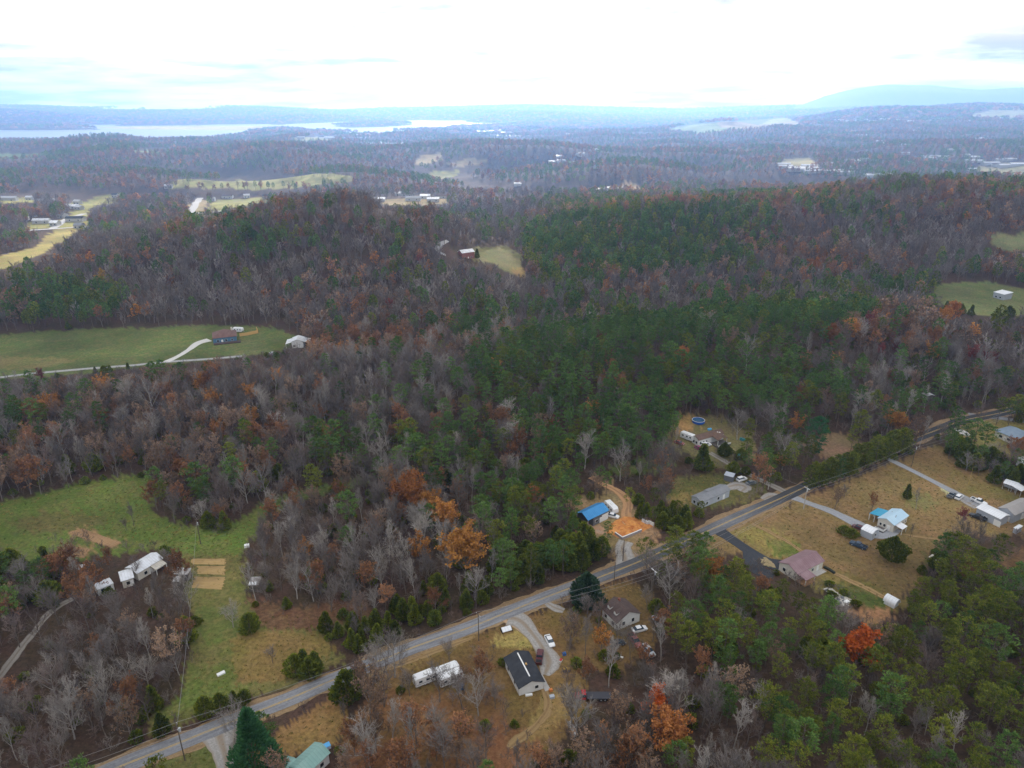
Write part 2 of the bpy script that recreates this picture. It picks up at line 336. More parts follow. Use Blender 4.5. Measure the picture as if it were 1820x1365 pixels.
# land cover seen in the photograph: outline, colour, softness
ZONES = [
 # near fields and yards
 ([(-80, 905), (60, 880), (150, 857), (235, 843), (264, 850), (272, 912), (310, 928), (400, 942), (440, 912), (480, 900), (448, 955), (432, 990), (360, 992), (290, 975), (200, 985), (100, 1000), (-80, 1000)], GREEN),
 ([(0, 925), (120, 905), (200, 925), (150, 945), (60, 950)], OLIVE),
 ([(445, 905), (520, 872), (640, 848), (660, 858), (545, 886), (480, 914)], (0.13, 0.16, 0.05)),
 ([(322, 985), (432, 985), (442, 1070), (520, 1088), (650, 1075), (660, 1110), (560, 1140), (620, 1172), (540, 1212), (430, 1245), (270, 1310), (255, 1275), (320, 1240), (335, 1180), (345, 1110), (330, 1060)], OLIVE),
 ([(440, 1060), (520, 1080), (640, 1060), (660, 1095), (560, 1120), (470, 1120)], LITTER),
 ([(330, 1180), (400, 1180), (480, 1200), (420, 1235), (330, 1260), (280, 1290), (268, 1275), (322, 1240)], (0.125, 0.138, 0.036)),
 ([(410, 1120), (560, 1125), (600, 1155), (500, 1210), (420, 1215)], (0.20, 0.13, 0.045)),
 ([(350, 1075), (420, 1080), (430, 1130), (370, 1150), (345, 1120)], (0.12, 0.135, 0.036)),
 ([(290, 1330), (360, 1318), (400, 1330), (395, 1400), (250, 1400)], (0.11, 0.115, 0.035)),
 ([(490, 1300), (560, 1258), (628, 1218), (612, 1290), (600, 1325), (500, 1350), (460, 1400), (440, 1350)], (0.25, 0.14, 0.055)),
 ([(400, 1335), (440, 1335), (450, 1420), (410, 1420)], (0.36, 0.24, 0.15)),
 ([(680, 1195), (850, 1128), (910, 1105), (1000, 1075), (1030, 1090), (1010, 1150), (1040, 1200), (1050, 1260), (980, 1330), (900, 1370), (700, 1370), (640, 1290), (660, 1230)], (0.20, 0.112, 0.045)),
 ([(660, 1225), (900, 1230), (900, 1300), (960, 1290), (950, 1400), (620, 1400), (600, 1330)], RUSTY),
 ([(700, 1165), (840, 1115), (850, 1130), (720, 1190)], TAN),
 ([(880, 1130), (935, 1115), (950, 1150), (900, 1152), (870, 1145)], (0.36, 0.25, 0.09)),
 ([(960, 1240), (1010, 1220), (1030, 1250), (970, 1310), (930, 1320)], TAN),
 ([(1030, 1075), (1060, 1045), (1120, 1030), (1170, 1065), (1165, 1150), (1090, 1200), (1020, 1170)], (0.19, 0.11, 0.045)),
 # right hand lawns
 ([(1225, 965), (1300, 935), (1420, 888), (1500, 855), (1590, 818), (1640, 795), (1705, 795), (1750, 830), (1900, 900), (1900, 950), (1760, 952), (1690, 945), (1655, 985), (1650, 1015), (1610, 1060), (1605, 1080), (1560, 1110), (1520, 1080), (1440, 1038), (1380, 1012), (1330, 985), (1270, 985)], DRY),
 ([(1300, 945), (1340, 930), (1425, 960), (1415, 980), (1380, 990)], (0.25, 0.18, 0.06)),
 ([(1360, 962), (1420, 962), (1430, 985), (1385, 992)], (0.13, 0.14, 0.034)),
 ([(1460, 1010), (1520, 1020), (1610, 1070), (1600, 1090), (1520, 1075), (1440, 1045)], (0.23, 0.16, 0.055)),
 ([(1480, 1035), (1530, 1045), (1580, 1075), (1560, 1085), (1500, 1060)], (0.11, 0.13, 0.032)),
 ([(1510, 1085), (1560, 1080), (1600, 1085), (1550, 1120)], (0.42, 0.22, 0.11)),
 ([(1600, 870), (1660, 880), (1660, 905), (1620, 905)], (0.19, 0.155, 0.06)),
 ([(1690, 830), (1820, 885), (1820, 900), (1745, 885), (1690, 855)], (0.20, 0.14, 0.05)),
 ([(1640, 985), (1652, 985), (1650, 1012)], OLIVE),
 ([(1768, 985), (1900, 965), (1900, 1030), (1790, 1015)], LITTER),
 ([(1655, 858), (1690, 868), (1700, 882), (1672, 872)], PALE),
 # yards north of the road
 ([(1172, 885), (1200, 852), (1265, 838), (1300, 846), (1345, 850), (1365, 872), (1330, 895), (1230, 905)], (0.135, 0.12, 0.04)),
 ([(1185, 885), (1230, 875), (1225, 898), (1185, 900)], TAN),
 ([(1190, 752), (1225, 735), (1290, 740), (1340, 775), (1340, 815), (1280, 835), (1235, 810), (1190, 800)], (0.19, 0.15, 0.07)),
 ([(1200, 745), (1235, 738), (1235, 762), (1205, 775)], (0.40, 0.23, 0.09)),
 ([(1075, 828), (1150, 812), (1200, 815), (1175, 838), (1100, 845)], (0.13, 0.15, 0.045)),
 ([(1395, 782), (1500, 770), (1550, 800), (1480, 820)], (0.27, 0.16, 0.10)),
 ([(1690, 762), (1720, 745), (1830, 740), (1900, 800), (1830, 820), (1750, 800), (1700, 790)], (0.20, 0.145, 0.05)),
 ([(1000, 880), (1100, 880), (1175, 940), (1160, 985), (1100, 1000), (1040, 960)], (0.33, 0.20, 0.11)),
 ([(1060, 850), (1085, 855), (1120, 890), (1118, 915), (1100, 905)], (0.33, 0.21, 0.12)),
 # long valley field
 ([(-80, 598), (60, 590), (350, 578), (480, 580), (545, 605), (490, 626), (420, 634), (300, 648), (150, 664), (-80, 684)], (0.115, 0.135, 0.042)),
 ([(-80, 640), (60, 632), (140, 640), (60, 655), (-80, 662)], (0.20, 0.17, 0.065)),
 ([(380, 608), (490, 600), (480, 625), (400, 632)], (0.12, 0.135, 0.048)),
 ([(1660, 505), (1750, 500), (1830, 515), (1830, 560), (1750, 562), (1700, 552), (1668, 540)], (0.15, 0.16, 0.06)),
 ([(1755, 418), (1900, 412), (1900, 455), (1775, 445)], (0.16, 0.16, 0.075)),
 ([(835, 441), (898, 436), (930, 455), (926, 470), (940, 493), (915, 489), (880, 470), (840, 463)], (0.17, 0.15, 0.07)),
 ([(905, 478), (930, 474), (942, 495), (920, 492)], TAN),
 # far fields
 ([(-60, 470), (60, 440), (110, 400), (160, 392), (160, 400), (90, 440), (40, 466), (-60, 500)], (0.30, 0.23, 0.085)),
 ([(295, 335), (420, 319), (625, 314), (628, 322), (560, 329), (400, 333)], FARF),
 ([(368, 375), (385, 356), (470, 349), (485, 354), (440, 366), (380, 377)], FARF),
 ([(90, 405), (120, 385), (170, 350), (215, 345), (210, 355), (160, 372), (150, 400)], FARF),
 ([(0, 352), (60, 350), (60, 360), (0, 362)], FARF),
 ([(40, 408), (50, 395), (110, 390), (110, 405)], FARF),
 ([(735, 295), (745, 278), (785, 270), (785, 282), (760, 292)], (0.27, 0.19, 0.10)),
 ([(795, 292), (830, 282), (870, 282), (860, 290), (815, 297)], (0.27, 0.19, 0.10)),
 ([(755, 312), (770, 303), (815, 302), (808, 314), (780, 319)], FARF),
 ([(1185, 231), (1230, 222), (1290, 218), (1296, 232), (1240, 238)], FARG),
 ([(1275, 219), (1395, 210), (1425, 222), (1340, 228), (1300, 230)], (0.24, 0.17, 0.10)),
 ([(1720, 205), (1750, 199), (1900, 197), (1900, 206), (1760, 209)], (0.21, 0.19, 0.08)),
 ([(-60, 283), (0, 272), (105, 270), (60, 280), (0, 285)], FARG),
 ([(230, 271), (260, 266), (320, 267), (280, 272)], FARG),
 ([(1100, 335), (1108, 322), (1128, 326), (1145, 340), (1120, 342)], (0.36, 0.24, 0.15)),
 ([(600, 315), (626, 316), (622, 324), (600, 325)], FARF),
 ([(520, 247), (560, 243), (605, 245), (590, 250), (530, 252)], (0.26, 0.24, 0.15)),
 ([(1385, 300), (1395, 283), (1440, 280), (1455, 296), (1420, 300)], (0.26, 0.21, 0.10)),
 ([(655, 360), (690, 354), (790, 352), (800, 362), (700, 366)], (0.27, 0.19, 0.10)),
 ([(1720, 300), (1780, 288), (1900, 290), (1900, 312), (1780, 312)], (0.25, 0.21, 0.11)),
 ([(330, 382), (350, 355), (372, 355), (365, 385)], (0.30, 0.22, 0.13)),
 ([(120, 372), (130, 358), (225, 345), (200, 360)], FARF),
]
# tilled plots
PLOTS = [
 ([(120, 947), (148, 938), (218, 965), (205, 973), (175, 968)], TILL),
 ([(100, 982), (120, 967), (158, 974), (170, 985), (120, 992)], TILL),
]
ZW = [([ground(a, b) for a, b in poly], c) for poly, c in ZONES + PLOTS]

NR = 620
rad = np.geomspace(28, 8200, NR)
th = np.concatenate([np.radians(np.linspace(-180, -50, 30, endpoint=False)), np.radians(np.linspace(-50, 50, 540)), np.radians(np.linspace(50, 180, 30)[1:])])
NT = len(th)
RR, TT = np.meshgrid(rad, th, indexing='ij')
GX, GY = RR * np.sin(TT), RR * np.cos(TT)
GZ = hgt(GX, GY)
gv = np.stack([GX, GY, GZ], -1).reshape(-1, 3)
ii, jj = np.meshgrid(np.arange(NR - 1), np.arange(NT - 1), indexing='ij')
q = (ii * NT + jj).reshape(-1)
gf = np.stack([q, q + 1, q + NT + 1, q + NT], -1)
# wind the faces upwards and close the hole under the camera
gme = bpy.data.meshes.new('ground')
ctr = len(gv); gv = np.vstack([gv, [[0, 0, float(hgt(0, 0))]]])
gme.vertices.add(len(gv)); gme.vertices.foreach_set('co', gv.ravel())
fan = np.stack([np.full(NT - 1, ctr), np.arange(1, NT), np.arange(0, NT - 1)], -1)
gf = gf[:, ::-1]
nl = gf.size + fan.size
gme.loops.add(nl); gme.loops.foreach_set('vertex_index', np.concatenate([gf.ravel(), fan[:, ::-1].ravel()]))
gme.polygons.add(len(gf) + len(fan))
gme.polygons.foreach_set('loop_start', np.concatenate([np.arange(len(gf)) * 4, gf.size + np.arange(len(fan)) * 3]))
gme.polygons.foreach_set('use_smooth', np.ones(len(gf) + len(fan), bool))
gme.update(); gme.validate()
gc = np.empty((len(gv), 4), np.float32); gc[:, :3] = FOREST; gc[:, 3] = 0
far_r = np.hypot(gv[:, 0], gv[:, 1])
jit = np.random.default_rng(4).normal(0, 1, (len(gv), 2)) * np.minimum(1.2, far_r * 0.004)[:, None]
for poly, c in ZW:
    P = np.array(poly); lo, hi = P.min(0) - 5, P.max(0) + 5
    k = np.where((gv[:, 0] > lo[0]) & (gv[:, 0] < hi[0]) & (gv[:, 1] > lo[1]) & (gv[:, 1] < hi[1]))[0]
    ins = k[pip(gv[k, 0] + jit[k, 0], gv[k, 1] + jit[k, 1], poly)]
    gc[ins, :3] = c; gc[ins, 3] = 1
k = np.where(pip(gv[:, 0], gv[:, 1], BAR_POLY))[0]; gc[k, :3] = (0.42, 0.30, 0.22); gc[k, 3] = 1
ca = gme.color_attributes.new('cover', 'FLOAT_COLOR', 'POINT'); ca.data.foreach_set('color', gc.ravel())

def ground_material():
    m = bpy.data.materials.new('ground_cover'); m.use_nodes = True; nt = m.node_tree; N, L = nt.nodes, nt.links
    b = N['Principled BSDF']; b.inputs['Roughness'].default_value = 0.95; b.inputs['Specular IOR Level'].default_value = 0.1
    at = N.new('ShaderNodeAttribute'); at.attribute_name = 'cover'
    tc = N.new('ShaderNodeTexCoord')
    def noise(scale, det, r=0.6):
        n = N.new('ShaderNodeTexNoise'); n.inputs['Scale'].default_value = scale; n.inputs['Detail'].default_value = det; n.inputs['Roughness'].default_value = r
        L.new(tc.outputs['Object'], n.inputs['Vector']); return n
    n1 = noise(0.9, 5, 0.75); n2 = noise(0.07, 5, 0.62); n3 = noise(0.02, 3)
    r1 = N.new('ShaderNodeMapRange'); r1.inputs[1].default_value = 0.3; r1.inputs[2].default_value = 0.7; r1.inputs[3].default_value = 0.55; r1.inputs[4].default_value = 1.45
    L.new(n1.outputs['Fac'], r1.inputs[0])
    r2 = N.new('ShaderNodeMapRange'); r2.inputs[1].default_value = 0.38; r2.inputs[2].default_value = 0.62
    L.new(n2.outputs['Fac'], r2.inputs[0])
    # patches: greener / browner than the cover's own tone
    g = N.new('ShaderNodeMix'); g.data_type = 'RGBA'; g.blend_type = 'MULTIPLY'; g.inputs['B'].default_value = (0.80, 0.98, 0.78, 1)
    L.new(r2.outputs[0], g.inputs['Factor']); L.new(at.outputs['Color'], g.inputs['A'])
    r3 = N.new('ShaderNodeMapRange'); r3.inputs[1].default_value = 0.35; r3.inputs[2].default_value = 0.65; r3.inputs[3].default_value = 0.72; r3.inputs[4].default_value = 1.26
    L.new(n3.outputs['Fac'], r3.inputs[0])
    mm = N.new('ShaderNodeMath'); mm.operation = 'MULTIPLY'; L.new(r1.outputs[0], mm.inputs[0]); L.new(r3.outputs[0], mm.inputs[1])
    # dead straw mottling the open grass
    n4 = noise(0.22, 6, 0.7); r4 = N.new('ShaderNodeMapRange'); r4.inputs[1].default_value = 0.46; r4.inputs[2].default_value = 0.66; r4.inputs[4].default_value = 0.42; L.new(n4.outputs['Fac'], r4.inputs[0])
    m4 = N.new('ShaderNodeMath'); m4.operation = 'MULTIPLY'; L.new(r4.outputs[0], m4.inputs[0]); L.new(at.outputs['Alpha'], m4.inputs[1])
    g4 = N.new('ShaderNodeMix'); g4.data_type = 'RGBA'; g4.inputs['B'].default_value = (0.235, 0.155, 0.07, 1); L.new(m4.outputs[0], g4.inputs['Factor']); L.new(g.outputs['Result'], g4.inputs['A'])
    v = N.new('ShaderNodeVectorMath'); v.operation = 'SCALE'; L.new(g4.outputs['Result'], v.inputs[0]); L.new(mm.outputs[0], v.inputs['Scale'])
    L.new(v.outputs[0], b.inputs['Base Color'])
    bp = N.new('ShaderNodeBump'); bp.inputs['Strength'].default_value = 0.5; bp.inputs['Distance'].default_value = 0.35
    L.new(n1.outputs['Fac'], bp.inputs['Height']); L.new(bp.outputs[0], b.inputs['Normal'])
    return m
gme.materials.append(ground_material())
structure('ground', gme)

# lake: a sheet of water that fills the basin
def flat_poly(name, poly, z, m):
    me = bpy.data.meshes.new(name); me.from_pydata([(a, b, z) for a, b in poly], [], [tuple(range(len(poly)))]); me.materials.append(m); me.update()
    return structure(name, me)
M_WATER = mat('lake_water', (0.05, 0.07, 0.08), 0.30, 0.0, 0.9)
bx = [(-6500, 1900), (900, 1900), (900, 9500), (-6500, 9500)]
lk = MB()
P = np.array(LAKE_POLY + LAKE2_POLY); lx0, ly0 = P.min(0) - 60; lx1, ly1 = P.max(0) + 60
flat_poly('lake_water', [(lx0, ly0), (lx1, ly0), (lx1, ly1), (lx0, ly1)], LAKE_Z, M_WATER)

# far mountains: solid ridges standing on the plain
def mountain(name, px0, px1, dist, prof, depth, seed, m):
    """prof: list of (px, py of the skyline)"""
    xs, ys = zip(*prof); n = 120
    r = np.random.default_rng(seed)
    pxs = np.linspace(px0, px1, n)
    pys = np.interp(pxs, xs, ys)
    t = np.linspace(0, 1, n)
    wob = sum(np.sin(2 * np.pi * f * t + r.uniform(0, 6)) / f for f in (5, 9, 14, 23, 37)) * 0.9
    verts, faces = [], []
    rows = [(-1.0, 0.0), (-0.6, 0.35), (-0.3, 0.7), (0.0, 1.0), (0.5, 0.5), (1.0, 0.0)]
    for k, (dd, hh) in enumerate(rows):
        for i in range(n):
            Y = dist + dd * depth
            d = cam_ray(pxs[i], pys[i] + wob[i] * 0.5); tt = dist / d[1]
            zt = H + d[2] * tt
            X = d[0] * tt * (1 + 0.0 * dd)
            base = 5.0
            ed = min(1, 8 * t[i], 8 * (1 - t[i]))
            z = base + (zt - base) * hh * (ed if True else 1) + (r.normal() * 0.02 * (zt - base) if 0 < hh < 1 else 0)
            if hh == 0: z = -5
            verts.append((X, Y, z))
    for k in range(len(rows) - 1):
        for i in range(n - 1):
            a = k * n + i; faces.append((a, a + 1, a + n + 1, a + n))
    me = bpy.data.meshes.new(name); me.from_pydata(verts, [], faces); me.materials.append(m); me.update()
    me.polygons.foreach_set('use_smooth', [True] * len(faces))
    return structure(name, me)
M_MTN = mat('mountain_forest', (0.07, 0.075, 0.07), 0.95, noise=(0.004, 0.8, (0.12, 0.10, 0.09)))
mountain('mountain', 1380, 2050, 6700, [(1380, 176), (1460, 172), (1500, 162), (1530, 156), (1575, 150), (1650, 151), (1700, 156), (1740, 159), (1800, 156), (1900, 152), (2050, 170)], 600, 1, M_MTN)

# ------------------------------------------------------------------ roads and drives
def smooth_line(pts, step=1.6):
    P = [np.array(p, float) for p in pts]; P = [2 * P[0] - P[1]] + P + [2 * P[-1] - P[-2]]
    out = []
    for i in range(1, len(P) - 2):
        n = max(2, int(np.linalg.norm(P[i + 1] - P[i]) / step))
        for k in range(n):
            t = k / n
            out.append(0.5 * ((2 * P[i]) + (-P[i - 1] + P[i + 1]) * t + (2 * P[i - 1] - 5 * P[i] + 4 * P[i + 1] - P[i + 2]) * t * t + (-P[i - 1] + 3 * P[i] - 3 * P[i + 1] + P[i + 2]) * t ** 3))
    out.append(P[-2]); return np.array(out)

def ribbon(name, line, hw, lift, m, off=0.0, jag=0.0, seed=0, skirt=0.3, kids=None):
    """a strip draped over the ground; hw half width (number or list along the line)"""
    r = np.random.default_rng(seed); n = len(line)
    t = np.gradient(line, axis=0); t /= np.linalg.norm(t, axis=1, keepdims=True) + 1e-9; nr = np.stack([-t[:, 1], t[:, 0]], 1)
    s = np.concatenate([[0], np.cumsum(np.linalg.norm(np.diff(line, axis=0), axis=1))])
    hwv = np.interp(np.linspace(0, 1, n), np.linspace(0, 1, len(hw)), hw) if isinstance(hw, (list, tuple)) else np.full(n, hw)
    jl = np.convolve(r.normal(0, jag, n + 4), np.ones(5) / 5 ** 0.5, 'valid'); jr = np.convolve(r.normal(0, jag, n + 4), np.ones(5) / 5 ** 0.5, 'valid')
    fr = (-1.0, -0.5, 0.0, 0.5, 1.0); cols = []
    for f in fr:
        w = off + f * (hwv + (jl if f < 0 else jr) * abs(f)); p = line + nr * w[:, None]
        cols.append(np.column_stack([p, hgt(p[:, 0], p[:, 1]) + lift]))
    lo, hi = cols[0].copy(), cols[-1].copy(); lo[:, 2] -= skirt; hi[:, 2] -= skirt
    if skirt: cols = [lo] + cols + [hi]
    k = len(cols); V = np.stack(cols, 1).reshape(-1, 3)
    F = [(i * k + j, i * k + j + 1, (i + 1) * k + j + 1, (i + 1) * k + j) for i in range(n - 1) for j in range(k - 1)]
    F = [f[::-1] for f in F]
    me = bpy.data.meshes.new(name); me.from_pydata(V.tolist(), [], F); me.materials.append(m)
    at = me.attributes.new('along', 'FLOAT_VECTOR', 'POINT')
    ac = ([-1.05] if skirt else []) + list(fr) + ([1.05] if skirt else [])
    at.data.foreach_set('vector', np.stack([np.repeat(s, k), np.tile(ac, n), np.zeros(n * k)], -1).astype(np.float32).ravel())
    me.update(); return me

def lane_material(name, c_lo, c_hi, ramp=None, streak=0.5, rough=0.9, tracks=None):
    m = bpy.data.materials.new(name); m.use_nodes = True; N, L = m.node_tree.nodes, m.node_tree.links
    b = N['Principled BSDF']; b.inputs['Roughness'].default_value = rough; b.inputs['Specular IOR Level'].default_value = 0.25
    at = N.new('ShaderNodeAttribute'); at.attribute_name = 'along'
    mp = N.new('ShaderNodeMapping'); mp.inputs['Scale'].default_value = (0.10, 3.0, 1); L.new(at.outputs['Vector'], mp.inputs[0])
    n1 = N.new('ShaderNodeTexNoise'); n1.inputs['Scale'].default_value = 1.0; n1.inputs['Detail'].default_value = 6; n1.inputs['Roughness'].default_value = 0.7; L.new(mp.outputs[0], n1.inputs['Vector'])
    tc = N.new('ShaderNodeTexCoord'); n2 = N.new('ShaderNodeTexNoise'); n2.inputs['Scale'].default_value = 1.6; n2.inputs['Detail'].default_value = 6; n2.inputs['Roughness'].default_value = 0.8
    L.new(tc.outputs['Object'], n2.inputs['Vector'])
    mm = N.new('ShaderNodeMix'); mm.inputs['Factor'].default_value = streak; L.new(n2.outputs['Fac'], mm.inputs['A']); L.new(n1.outputs['Fac'], mm.inputs['B'])
    mr = N.new('ShaderNodeMapRange'); mr.inputs[1].default_value = 0.36; mr.inputs[2].default_value = 0.64; L.new(mm.outputs['Result'], mr.inputs[0])
    mx = N.new('ShaderNodeMix'); mx.data_type = 'RGBA'; mx.inputs['A'].default_value = (*c_lo, 1); mx.inputs['B'].default_value = (*c_hi, 1); L.new(mr.outputs[0], mx.inputs['Factor'])
    src = mx.outputs['Result']
    if ramp:       # newer, darker surfacing further along
        sp = N.new('ShaderNodeSeparateXYZ'); L.new(at.outputs['Vector'], sp.inputs[0])
        dv = N.new('ShaderNodeMath'); dv.operation = 'DIVIDE'; dv.inputs[1].default_value = ramp[0]; L.new(sp.outputs[0], dv.inputs[0])
        cr = N.new('ShaderNodeValToRGB'); L.new(dv.outputs[0], cr.inputs[0])
        el = cr.color_ramp.elements
        while len(el) < len(ramp[1]): el.new(0.5)
        for e, (p, v) in zip(el, ramp[1]): e.position = p; e.color = (v, v, v * 1.03, 1)
        m2 = N.new('ShaderNodeMix'); m2.data_type = 'RGBA'; m2.blend_type = 'MULTIPLY'; m2.inputs['Factor'].default_value = 1.0
        L.new(src, m2.inputs['A']); L.new(cr.outputs[0], m2.inputs['B']); src = m2.outputs['Result']
    if tracks:     # grass or dirt between and beside the wheel tracks
        sp2 = N.new('ShaderNodeSeparateXYZ'); L.new(at.outputs['Vector'], sp2.inputs[0])
        ab = N.new('ShaderNodeMath'); ab.operation = 'ABSOLUTE'; L.new(sp2.outputs[1], ab.inputs[0])
        cr2 = N.new('ShaderNodeValToRGB'); L.new(ab.outputs[0], cr2.inputs[0]); el = cr2.color_ramp.elements
        el.new(0.5); el.new(0.6)
        for e, (p, v) in zip(el, [(0.12, 1), (0.34, 0), (0.75, 0), (0.98, 0.8)]): e.position = p; e.color = (v, v, v, 1)
        m3 = N.new('ShaderNodeMix'); m3.data_type = 'RGBA'; m3.inputs['B'].default_value = (*tracks, 1)
        sc = N.new('ShaderNodeMath'); sc.operation = 'MULTIPLY'; L.new(cr2.outputs[0], sc.inputs[0])
        mr3 = N.new('ShaderNodeMapRange'); mr3.inputs[1].default_value = 0.3; mr3.inputs[2].default_value = 0.6; L.new(n2.outputs['Fac'], mr3.inputs[0]); L.new(mr3.outputs[0], sc.inputs[1])
        L.new(sc.outputs[0], m3.inputs['Factor']); L.new(src, m3.inputs['A']); src = m3.outputs['Result']
    L.new(src, b.inputs['Base Color']); return m

ROAD_PX = [(60, 1424), (165, 1383), (233, 1355), (301, 1328), (380, 1296), (501, 1248), (590, 1210), (724, 1155), (834, 1116), (901, 1089), (975, 1060),
           (1050, 1032), (1130, 1001), (1200, 970), (1256, 945), (1306, 922), (1420, 871), (1500, 834), (1590, 794), (1680, 759), (1710, 748), (1765, 737), (1840, 722), (1960, 695)]
ROAD_W = [ground(a, b) for a, b in ROAD_PX]
road_line = smooth_line(ROAD_W)
road_len = float(np.linalg.norm(np.diff(road_line, axis=0), axis=1).sum())
M_ROAD = lane_material('road_asphalt', (0.12, 0.122, 0.128), (0.31, 0.31, 0.315), (road_len, [(0.0, 0.95), (0.30, 1.0), (0.36, 0.40), (0.41, 0.42), (0.46, 0.75), (0.53, 0.26), (0.66, 0.3), (0.75, 0.22)]), 0.6)
M_SHOULDER = lane_material('verge_dirt', (0.16, 0.10, 0.055), (0.36, 0.25, 0.13), None, 0.4)
M_YELLOW = mat('road_paint_yellow', (0.55, 0.36, 0.08), 0.8, noise=(0.7, 0.75, (0.26, 0.23, 0.19)))
structure('road_verge', ribbon('road_verge', road_line, 3.7, 0.05, M_SHOULDER, jag=0.5, seed=3, skirt=0.25))
road = structure('road', ribbon('road', road_line, 2.45, 0.11, M_ROAD, jag=0.06, seed=4, skirt=0.2))
for sgn in (-1, 1):
    o_ = obj('centre_line', ribbon('centre_line', road_line, 0.085, 0.118, M_YELLOW, off=sgn * 0.16, skirt=0), road)

DRIVE_LINES = []
def drive(name, px, hw, m, lift=0.08, jag=0.12, seed=1):
    ln = smooth_line([ground(a, b) for a, b in px], 1.0 if ground(*px[0])[1] < 500 else 4.0)
    if not name.startswith('worn'): DRIVE_LINES.append([tuple(p) for p in ln[::4]] + [tuple(ln[-1])])
    return structure(name, ribbon(name, ln, hw, lift, m, jag=jag, seed=seed, skirt=0.2))
M_GRAV = lane_material('gravel_grey', (0.22, 0.20, 0.18), (0.44, 0.42, 0.39), None, 0.3, 0.95, tracks=(0.25, 0.18, 0.11))
M_GRAVB = lane_material('gravel_bluish', (0.22, 0.225, 0.24), (0.38, 0.385, 0.40), None, 0.4)
M_BLACK = lane_material('new_asphalt', (0.028, 0.030, 0.035), (0.055, 0.058, 0.066), None, 0.2, 0.75)
M_CDRIVE = lane_material('concrete_drive', (0.50, 0.48, 0.45), (0.68, 0.66, 0.62), None, 0.2)
M_TRACK = lane_material('dirt_track', (0.38, 0.24, 0.13), (0.55, 0.38, 0.23), None, 0.4, 0.95, tracks=(0.16, 0.13, 0.07))
M_TRACKO = lane_material('orange_dirt_track', (0.42, 0.22, 0.10), (0.58, 0.35, 0.18), None, 0.4, 0.95, tracks=(0.30, 0.17, 0.09))
M_TRACKG = lane_material('grey_track', (0.21, 0.185, 0.16), (0.33, 0.30, 0.27), None, 0.4, 0.95, tracks=(0.17, 0.14, 0.09))
M_FARROAD = lane_material('far_road_surface', (0.28, 0.275, 0.27), (0.40, 0.39, 0.38), None, 0.2)
drive('gravel_drive', [(905, 1098), (925, 1104), (945, 1125), (962, 1148), (975, 1175), (968, 1200)], [3.4, 2.6, 2.2, 2.4, 3.4, 1.4], M_GRAV, jag=0.25)
drive('gravel_drive', [(892, 1096), (906, 1103), (922, 1112), (940, 1128)], [1.6, 1.7, 1.6, 1.2], M_TRACK, 0.07, seed=5)
drive('gravel_apron', [(972, 1072), (985, 1080), (1002, 1086)], [1.0, 1.5, 0.8], M_GRAV, seed=6)
drive('gravel_drive', [(388, 1302), (395, 1325), (402, 1350), (404, 1400)], [4.2, 2.6, 2.2, 2.4], M_GRAV, jag=0.25, seed=7)
drive('gravel_drive', [(1408, 884), (1440, 895), (1480, 910), (1520, 930), (1545, 944)], [2.0, 1.4, 1.7, 2.2, 2.6], M_GRAVB, seed=8)
drive('gravel_yard', [(1535, 945), (1560, 948), (1580, 945), (1590, 938)], [2.5, 3.4, 3.0, 2.0], M_GRAVB, 0.085, seed=9)
drive('paved_drive', [(1578, 815), (1600, 826), (1640, 846), (1690, 872), (1730, 893), (1760, 905)], [1.5, 1.4, 1.4, 1.6, 2.0, 2.4], M_GRAVB, jag=0.05, seed=10)
drive('gravel_lane', [(1702, 880), (1720, 893), (1738, 902)], [1.2, 2.0, 2.2], M_GRAV, seed=11)
drive('asphalt_drive', [(1270, 938), (1285, 948), (1310, 965), (1340, 985), (1365, 1000), (1390, 1006)], [3.2, 2.2, 2.0, 2.2, 2.6, 3.2], M_BLACK, jag=0.03, seed=12)
drive('asphalt_loop', [(1332, 978), (1338, 998), (1350, 1015), (1375, 1022)], [2.2, 2.8, 2.8, 2.0], M_BLACK, 0.09, jag=0.03, seed=13)
drive('gravel_lane', [(1400, 876), (1370, 862), (1340, 848), (1310, 832), (1285, 818), (1262, 805)], [1.7, 1.4, 1.3, 1.3, 1.4, 1.2], M_TRACKG, seed=14)
drive('gravel_apron', [(1392, 886), (1372, 882), (1356, 888)], [2.0, 2.6, 1.2], M_GRAV, seed=15)
drive('gravel_yard', [(1292, 866), (1310, 862), (1325, 866), (1318, 874)], [1.5, 2.6, 2.6, 1.5], M_GRAV, seed=16, jag=0.4)
drive('dirt_track', [(1118, 932), (1113, 912), (1116, 896), (1105, 880), (1088, 868), (1068, 858), (1050, 848)], [2.6, 2.2, 2.0, 1.8, 1.6, 1.5, 1.2], M_TRACKO, jag=0.25, seed=17)
drive('gravel_apron', [(1112, 1006), (1110, 990), (1106, 975), (1112, 962)], [3.4, 2.8, 2.4, 2.4], M_GRAV, jag=0.3, seed=18)
drive('dirt_track', [(-20, 1228), (20, 1175), (55, 1130), (95, 1085), (130, 1065), (165, 1048)], [1.2, 1.1, 1.1, 1.1, 1.2, 1.2], M_TRACKG, jag=0.2, seed=19)
drive('valley_lane', [(-60, 680), (0, 671), (80, 662), (160, 655), (240, 649), (300, 643), (360, 639), (430, 633)], 1.7, M_FARROAD, jag=0.05, seed=20)
drive('house_drive', [(296, 643), (315, 634), (335, 622), (352, 610), (372, 604)], [2.2, 1.6, 1.6, 2.4, 3.4], M_CDRIVE, 0.09, jag=0.05, seed=21)
drive('gravel_lane', [(796, 428), (782, 435), (777, 443), (784, 450), (792, 453)], [1.6, 1.8, 1.9, 2.0, 1.4], M_FARROAD, seed=22)
drive('asphalt_lane', [(1722, 737), (1760, 741), (1840, 752)], 1.6, M_ROAD, seed=23)
drive('concrete_drive', [(1696, 763), (1710, 768), (1722, 775)], [2.4, 2.2, 1.6], M_CDRIVE, seed=24)
